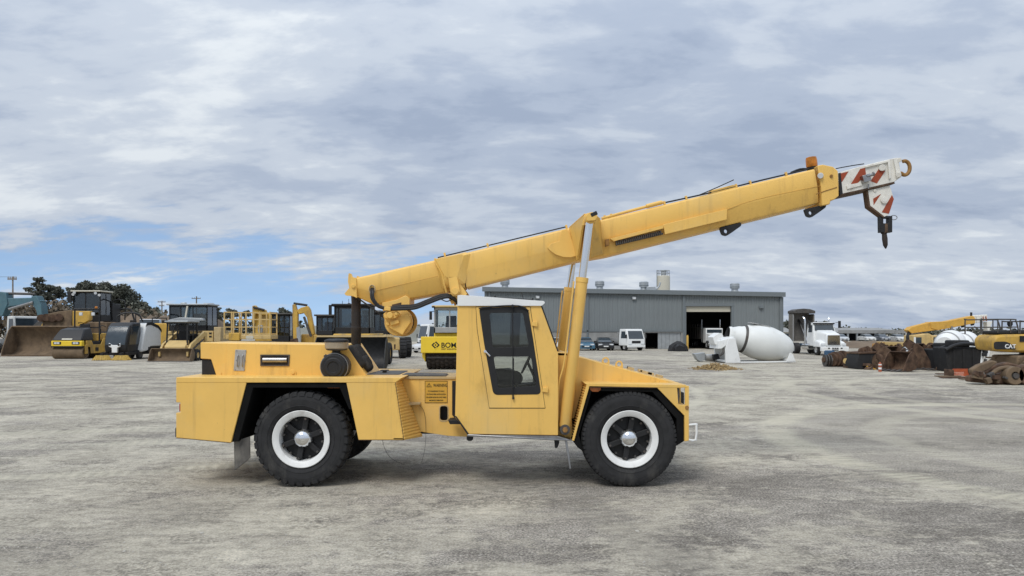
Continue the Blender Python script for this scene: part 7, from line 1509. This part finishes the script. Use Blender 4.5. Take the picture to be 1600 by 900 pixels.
# ================================================================ far things
def leaf_mat(name, c): 
    m = mat(name, c, .75, var=.45, scale=.9, spec=.2); return m
M['gum'] = leaf_mat('gum_leaf', (0.15, 0.15, 0.115)); M['gum2'] = leaf_mat('gum_leaf_dark', (0.115, 0.12, 0.096)); M['dry'] = leaf_mat('dry_scrub', (0.16, 0.13, 0.095))  # gum colours lightened and greyed: distance haze is put into the leaf colour
M['bark'] = mat('bark', (0.20, 0.17, 0.14), .9, var=.3, scale=1.5)
def foliage(name, clumps, n, leaf, m, parent, seed, off=Vector((0, 0, 0))):
    rng = random.Random(seed); vs = []; fs = []
    tot = sum(r[0]*r[1] for _, r in clumps)
    for c, r in clumps:
        for _ in range(int(n*r[0]*r[1]/tot)):
            d = Vector((rng.gauss(0, 1), rng.gauss(0, 1), rng.gauss(0, 1))).normalized(); q = (rng.random()**.45)*(1 + rng.gauss(0, .10))
            p = c + Vector((d.x*r[0]*q, d.y*r[0]*q, d.z*r[1]*q)) - off
            s = leaf*rng.uniform(.6, 1.5); u = Vector((rng.gauss(0, 1), rng.gauss(0, 1), rng.gauss(0, .7))).normalized(); w = u.orthogonal(); w.rotate(Matrix.Rotation(rng.random()*6.28, 3, u)); k = len(vs)
            for a, b_ in ((-1, -.35), (.1, -.6), (1, .3), (-.1, .6)): vs.append(p + s*(a*u + b_*w))
            fs.append((k, k+1, k+2, k+3))
    me = bpy.data.meshes.new(name); me.from_pydata([tuple(v) for v in vs], [], fs); me.materials.append(m)
    o = bpy.data.objects.new(name, me); col.objects.link(o)
    if parent: o.parent = parent
    return o
def tree(px, Y, blobs, label, m='gum', n=1500, leaf=.28, seed=1, trunk_px=None):
    """blobs: (px, py, radius_px_x, radius_px_y) clumps seen from the yard, at distance Y"""
    k = Y/FPX; rng = random.Random(seed); x0 = X(trunk_px or px, Y)
    e = thing('gum_tree', (x0, Y, 0), label, 'tree', 'trees along the yard boundary')
    cl = []
    for a, c, rx, rz in blobs:
        base = P(a, c, Y)
        for j in range(7): cl.append((base + Vector((rng.uniform(-.55, .55)*rx*k, rng.uniform(-1, 1)*rx*k, rng.uniform(-.55, .55)*rz*k)), (rx*k*rng.uniform(.4, .75), rz*k*rng.uniform(.4, .75))))
    foliage('crown', cl, n, leaf, M[m], e, seed, Vector(e.location))
    b = MB(); h = max(0.8, Z(max(c for _, c, _, _ in blobs), Y))
    b.tube([(x0, Y, 0), (x0 + .1*h*.3, Y, h*.5), (x0 - .05*h, Y, h)], .22 + .012*h, 7, sub=3)
    for a, c, rx, rz in blobs:
        v = P(a, c, Y); b.tube([(x0 - .02*h, Y, h*.62), (x0*.5 + v.x*.5, Y + rng.uniform(-.6, .6), h*.55 + v.z*.42), (v.x, Y, v.z + rz*k*.3)], .10, 5, sub=3)
    b.build('trunk', M['bark'], e)
    return e
tree(170, 150, [(142, 452, 14, 11), (166, 452, 18, 12), (190, 456, 16, 12), (205, 468, 14, 12), (180, 470, 26, 13), (222, 480, 12, 9), (150, 466, 20, 12), (130, 446, 10, 8)], 'broad grey-green gum tree rising behind the big loader cab', 'gum2', 15000, .19, 1, 180)
tree(205, 158, [(205, 478, 16, 12), (225, 484, 10, 8), (190, 485, 20, 10)], 'grey-green gum tree at the outer edge of the broad tree behind the sweeper', 'gum', 7000, .19, 2, 206)
tree(63, 145, [(61, 438, 7, 5), (56, 446, 9, 5), (66, 448, 9, 6), (46, 452, 8, 4), (58, 458, 13, 6), (62, 465, 12, 6)], 'tall sparse gum tree with open tufted crown above the blue excavator', 'gum2', 2600, .18, 3, 60)
tree(87, 152, [(80, 452, 10, 6), (93, 455, 7, 6), (84, 464, 15, 7)], 'rounded gum tree between the sparse tree and the big loader cab', 'gum2', 4600, .18, 4, 86)
tree(118, 156, [(113, 455, 7, 6), (128, 450, 8, 7), (118, 464, 12, 8)], 'dense gum tree touching the broad tree behind the loader cab roof', 'gum2', 4600, .18, 5, 118)
for i, (px, py, r, Y, lab) in enumerate(((333, 485, 9, 190, 'distant rounded tree behind the hauler cab roof'), (347, 491, 7, 200, 'distant low tree between hauler cab and access platform'), (361, 488, 8, 195, 'distant tree above the access platform rails'), (384, 489, 5, 200, 'small distant tree above the middle of the access platform'), (444, 488, 9, 185, 'distant tree showing above the black cabin machine roof'), (243, 487, 9, 210, 'distant low tree beside the power pole'), (1233, 508, 9, 170, 'dark tree beyond the grey shed corner'), (1281, 508, 8, 175, 'distant tree above the white tipper truck cab'), (1290, 510, 5, 180, 'small distant tree beside the long low shed roof'))):
    tree(px, Y, [(px, py, r, r*.75), (px - r*.6, py + r*.7, r*.8, r*.5), (px + r*.7, py + r*.6, r*.7, r*.5)], lab, 'gum2', 1100, .26, 20 + i)
# dry scrub and soil along the boundary
def band(name, m, Y, pts, n, leaf, label, seed):
    cl = []
    rng = random.Random(seed)
    for px0, px1, py in pts:
        px = px0
        while px < px1:
            z = Z(py + rng.uniform(-1.5, 1.5), Y); cl.append((Vector((X(px, Y), Y + rng.uniform(-2, 2), z*.5)), (2.2, z*.52))); px += 9
    o = foliage(name, cl, n, leaf, m, None, seed); return tag(o, label, 'scrub', kind='stuff')
band('dry_scrub', M['dry'], 135, [(-60, 110, 468), (110, 262, 484)], 5200, .33, 'dry brown scrub below the gum trees', 3)
band('tree_understorey', M['gum2'], 148, [(28, 112, 470), (104, 232, 472), (232, 262, 488)], 9000, .26, 'dull green undergrowth joining the gum trees', 6)
band('far_scrub', M['gum2'], 260, [(-200, 470, 499), (470, 760, 507), (1215, 1330, 509), (1330, 1800, 512.5)], 9000, .55, 'dark line of scrub along the horizon', 4)
M['soil'] = mat('bare_soil', (0.17, 0.125, 0.085), .95, var=.3, scale=.25, bump=.4, bscale=2)
def mound(name, px0, px1, py, Y, d, m, label, seed):
    rng = random.Random(seed); n = 40; x0, x1 = X(px0, Y), X(px1, Y); h = Z(py, Y); b = MB(); rows = []
    for t, f in ((0, 0), (.25, .62), (.5, 1), (.75, .75), (1, 0)): rows.append([b.bm.verts.new((x0 + (x1-x0)*i/n, Y - d/2 + d*t, -.05 if f == 0 else h*f*(.78 + .3*rng.random())*min(1, i/3, (n-i)/3))) for i in range(n+1)])
    for a, c in zip(rows, rows[1:]):
        for i in range(n): b.face([a[i], a[i+1], c[i+1], c[i]])
    o = b.build(name, m, None, smooth=70); return tag(o, label, 'mound', kind='structure')
mound('soil_mound', 150, 350, 492, 112, 14, M['soil'], 'brown soil mound behind the parked machines', 1)
mound('soil_mound', 1300, 1560, 532.5, 96, 10, M['soil'], 'low brown soil bank before the long low shed', 2)
mound('soil_mound', 440, 700, 510, 150, 18, mat('far_bank', (.2, .2, .17), .95, var=.25, scale=.2), 'low pale bank beyond the loaders', 3)
# power poles
def pole(px, pytop, Y, label, arms=((0, 6),), w=.14):
    e = thing('power_pole', (X(px, Y), Y, 0), label, 'pole', 'power poles beyond the yard'); x = e.location.x; zt = Z(pytop, Y); k = Y/FPX
    b = MB(); b.cyl((x, Y, 0), (x, Y, zt), w*1.2, w*.8, n=8); b.build('post', M['bark'], e)
    for dz, wd in arms: b = MB(); b.box(x - wd*k, x + wd*k, Y - .22, Y - .10, zt - dz*k - .35, zt - dz*k - .2); b.build('crossarm', M['bark'], e)
    b = MB()
    for dz, wd in arms:
        for s in (-.9, -.4, .4, .9): b.cyl((x + s*wd*k, Y - .16, zt - dz*k - .2), (x + s*wd*k, Y - .16, zt - dz*k), .06, n=6)
    b.build('bolts', M['galv'], e)
    return e
pole(20, 432, 120, 'tall bare pole with crossarm at the far left above the blue excavator', ((0, 7), (2, 7)), .13)
pole(253, 470, 170, 'double-crossarm power pole standing behind the sweeper', ((0, 6), (6, 4)), .15)
pole(307, 463, 165, 'T-topped power pole rising behind the hauler cab', ((1.5, 7),), .17)
e = thing('overhead_wires', (X(20, 120), 120, 0), 'thin overhead wires running left from the tall bare pole', 'wires')
for s in (-5, 0, 5): b = MB(); p0 = P(20 + s, 432.5, 120); b.tube([p0, p0 + Vector((-4, -.6, -.05)), p0 + Vector((-12, -2, 0))], .02, 5, sub=3); b.build('wire', M['rope'], e)
# long low shed on the right
FY = 150.0; kf = FY/FPX
ls = thing('low_shed', (X(1370, FY), FY, 0), 'long low open-fronted shed with grey roof beyond the soil bank', 'shed')
fz = Z(530.5, FY); x0, x1 = X(1308, FY), X(1425, FY); zt = Z(512, FY); ze = Z(520, FY)
b = MB(); b.hexa([(x0, FY - .5, ze), (x1, FY - .5, ze), (x1, FY + 14, zt - .15), (x0, FY + 14, zt - .15), (x0, FY - .5, ze + .12), (x1, FY - .5, ze + .12), (x1, FY + 14, zt), (x0, FY + 14, zt)]); b.build('roof', M['concrete'], ls)
b = MB(); b.box(x0, x1, FY - .6, FY - .5, ze - .1, ze + .55); b.build('fascia', M['concrete'], ls)
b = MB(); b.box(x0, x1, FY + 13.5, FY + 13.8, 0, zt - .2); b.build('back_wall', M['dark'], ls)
for i in range(9): x = x0 + .2 + (x1 - x0 - .4)*i/8; b = MB(); b.box(x - .14, x + .14, FY - .4, FY - .1, 0, ze); b.build('post', M['galv'], ls)
rng = random.Random(4)
for px, c_, lb_ in ((1320, (.5, .52, .54), 'silver car under the low shed roof, next to the tipper truck bonnet'), (1362, (.62, .62, .6), 'white car under the middle of the low shed roof'), (1385, (.14, .15, .17), 'dark car under the low shed roof beside the white one'), (1411, (.6, .6, .58), 'pale car under the low shed roof, next to the second crane')): car('parked_car', px, 533.4, c_, lb_)
# houses beyond the shed corner
for px, w, py, lab in ((1230, 16, 519, 'cream house with hipped roof beyond the shed corner'), (1243, 9, 520, 'small grey house beside the cream house beyond the shed corner')):
    HY = 160.0; e = thing('house', (X(px, HY), HY, 0), lab, 'house'); kk = HY/FPX; xa, xb = X(px - w/2, HY), X(px + w/2, HY); z0 = Z(py, HY)
    b = MB(); b.box(xa, xb, HY, HY + 6, 0, z0); wl_ = b.build('wall', M['cream'] if w > 10 else M['galv'], e)
    b = MB(); b.loft([[Vector((xa - .4, HY - .4, z0)), Vector((xb + .4, HY - .4, z0)), Vector((xb + .4, HY + 6.4, z0)), Vector((xa - .4, HY + 6.4, z0))], [Vector((xa + .9, HY + 2.8, z0 + 1.0)), Vector((xb - .5, HY + 2.8, z0 + 1.0)), Vector((xb - .5, HY + 3.2, z0 + 1.0)), Vector((xa + .9, HY + 3.2, z0 + 1.0))]]); b.build('roof', M['concrete'], e)
    b = MB(); b.box((xa+xb)/2 - .5, (xa+xb)/2 + .3, HY - .05, HY, z0 - 1.3, z0 - .3); b.build('window', M['bglass'], e)

for r in ROOTS:
    if 'world_coords' in r: del r['world_coords']
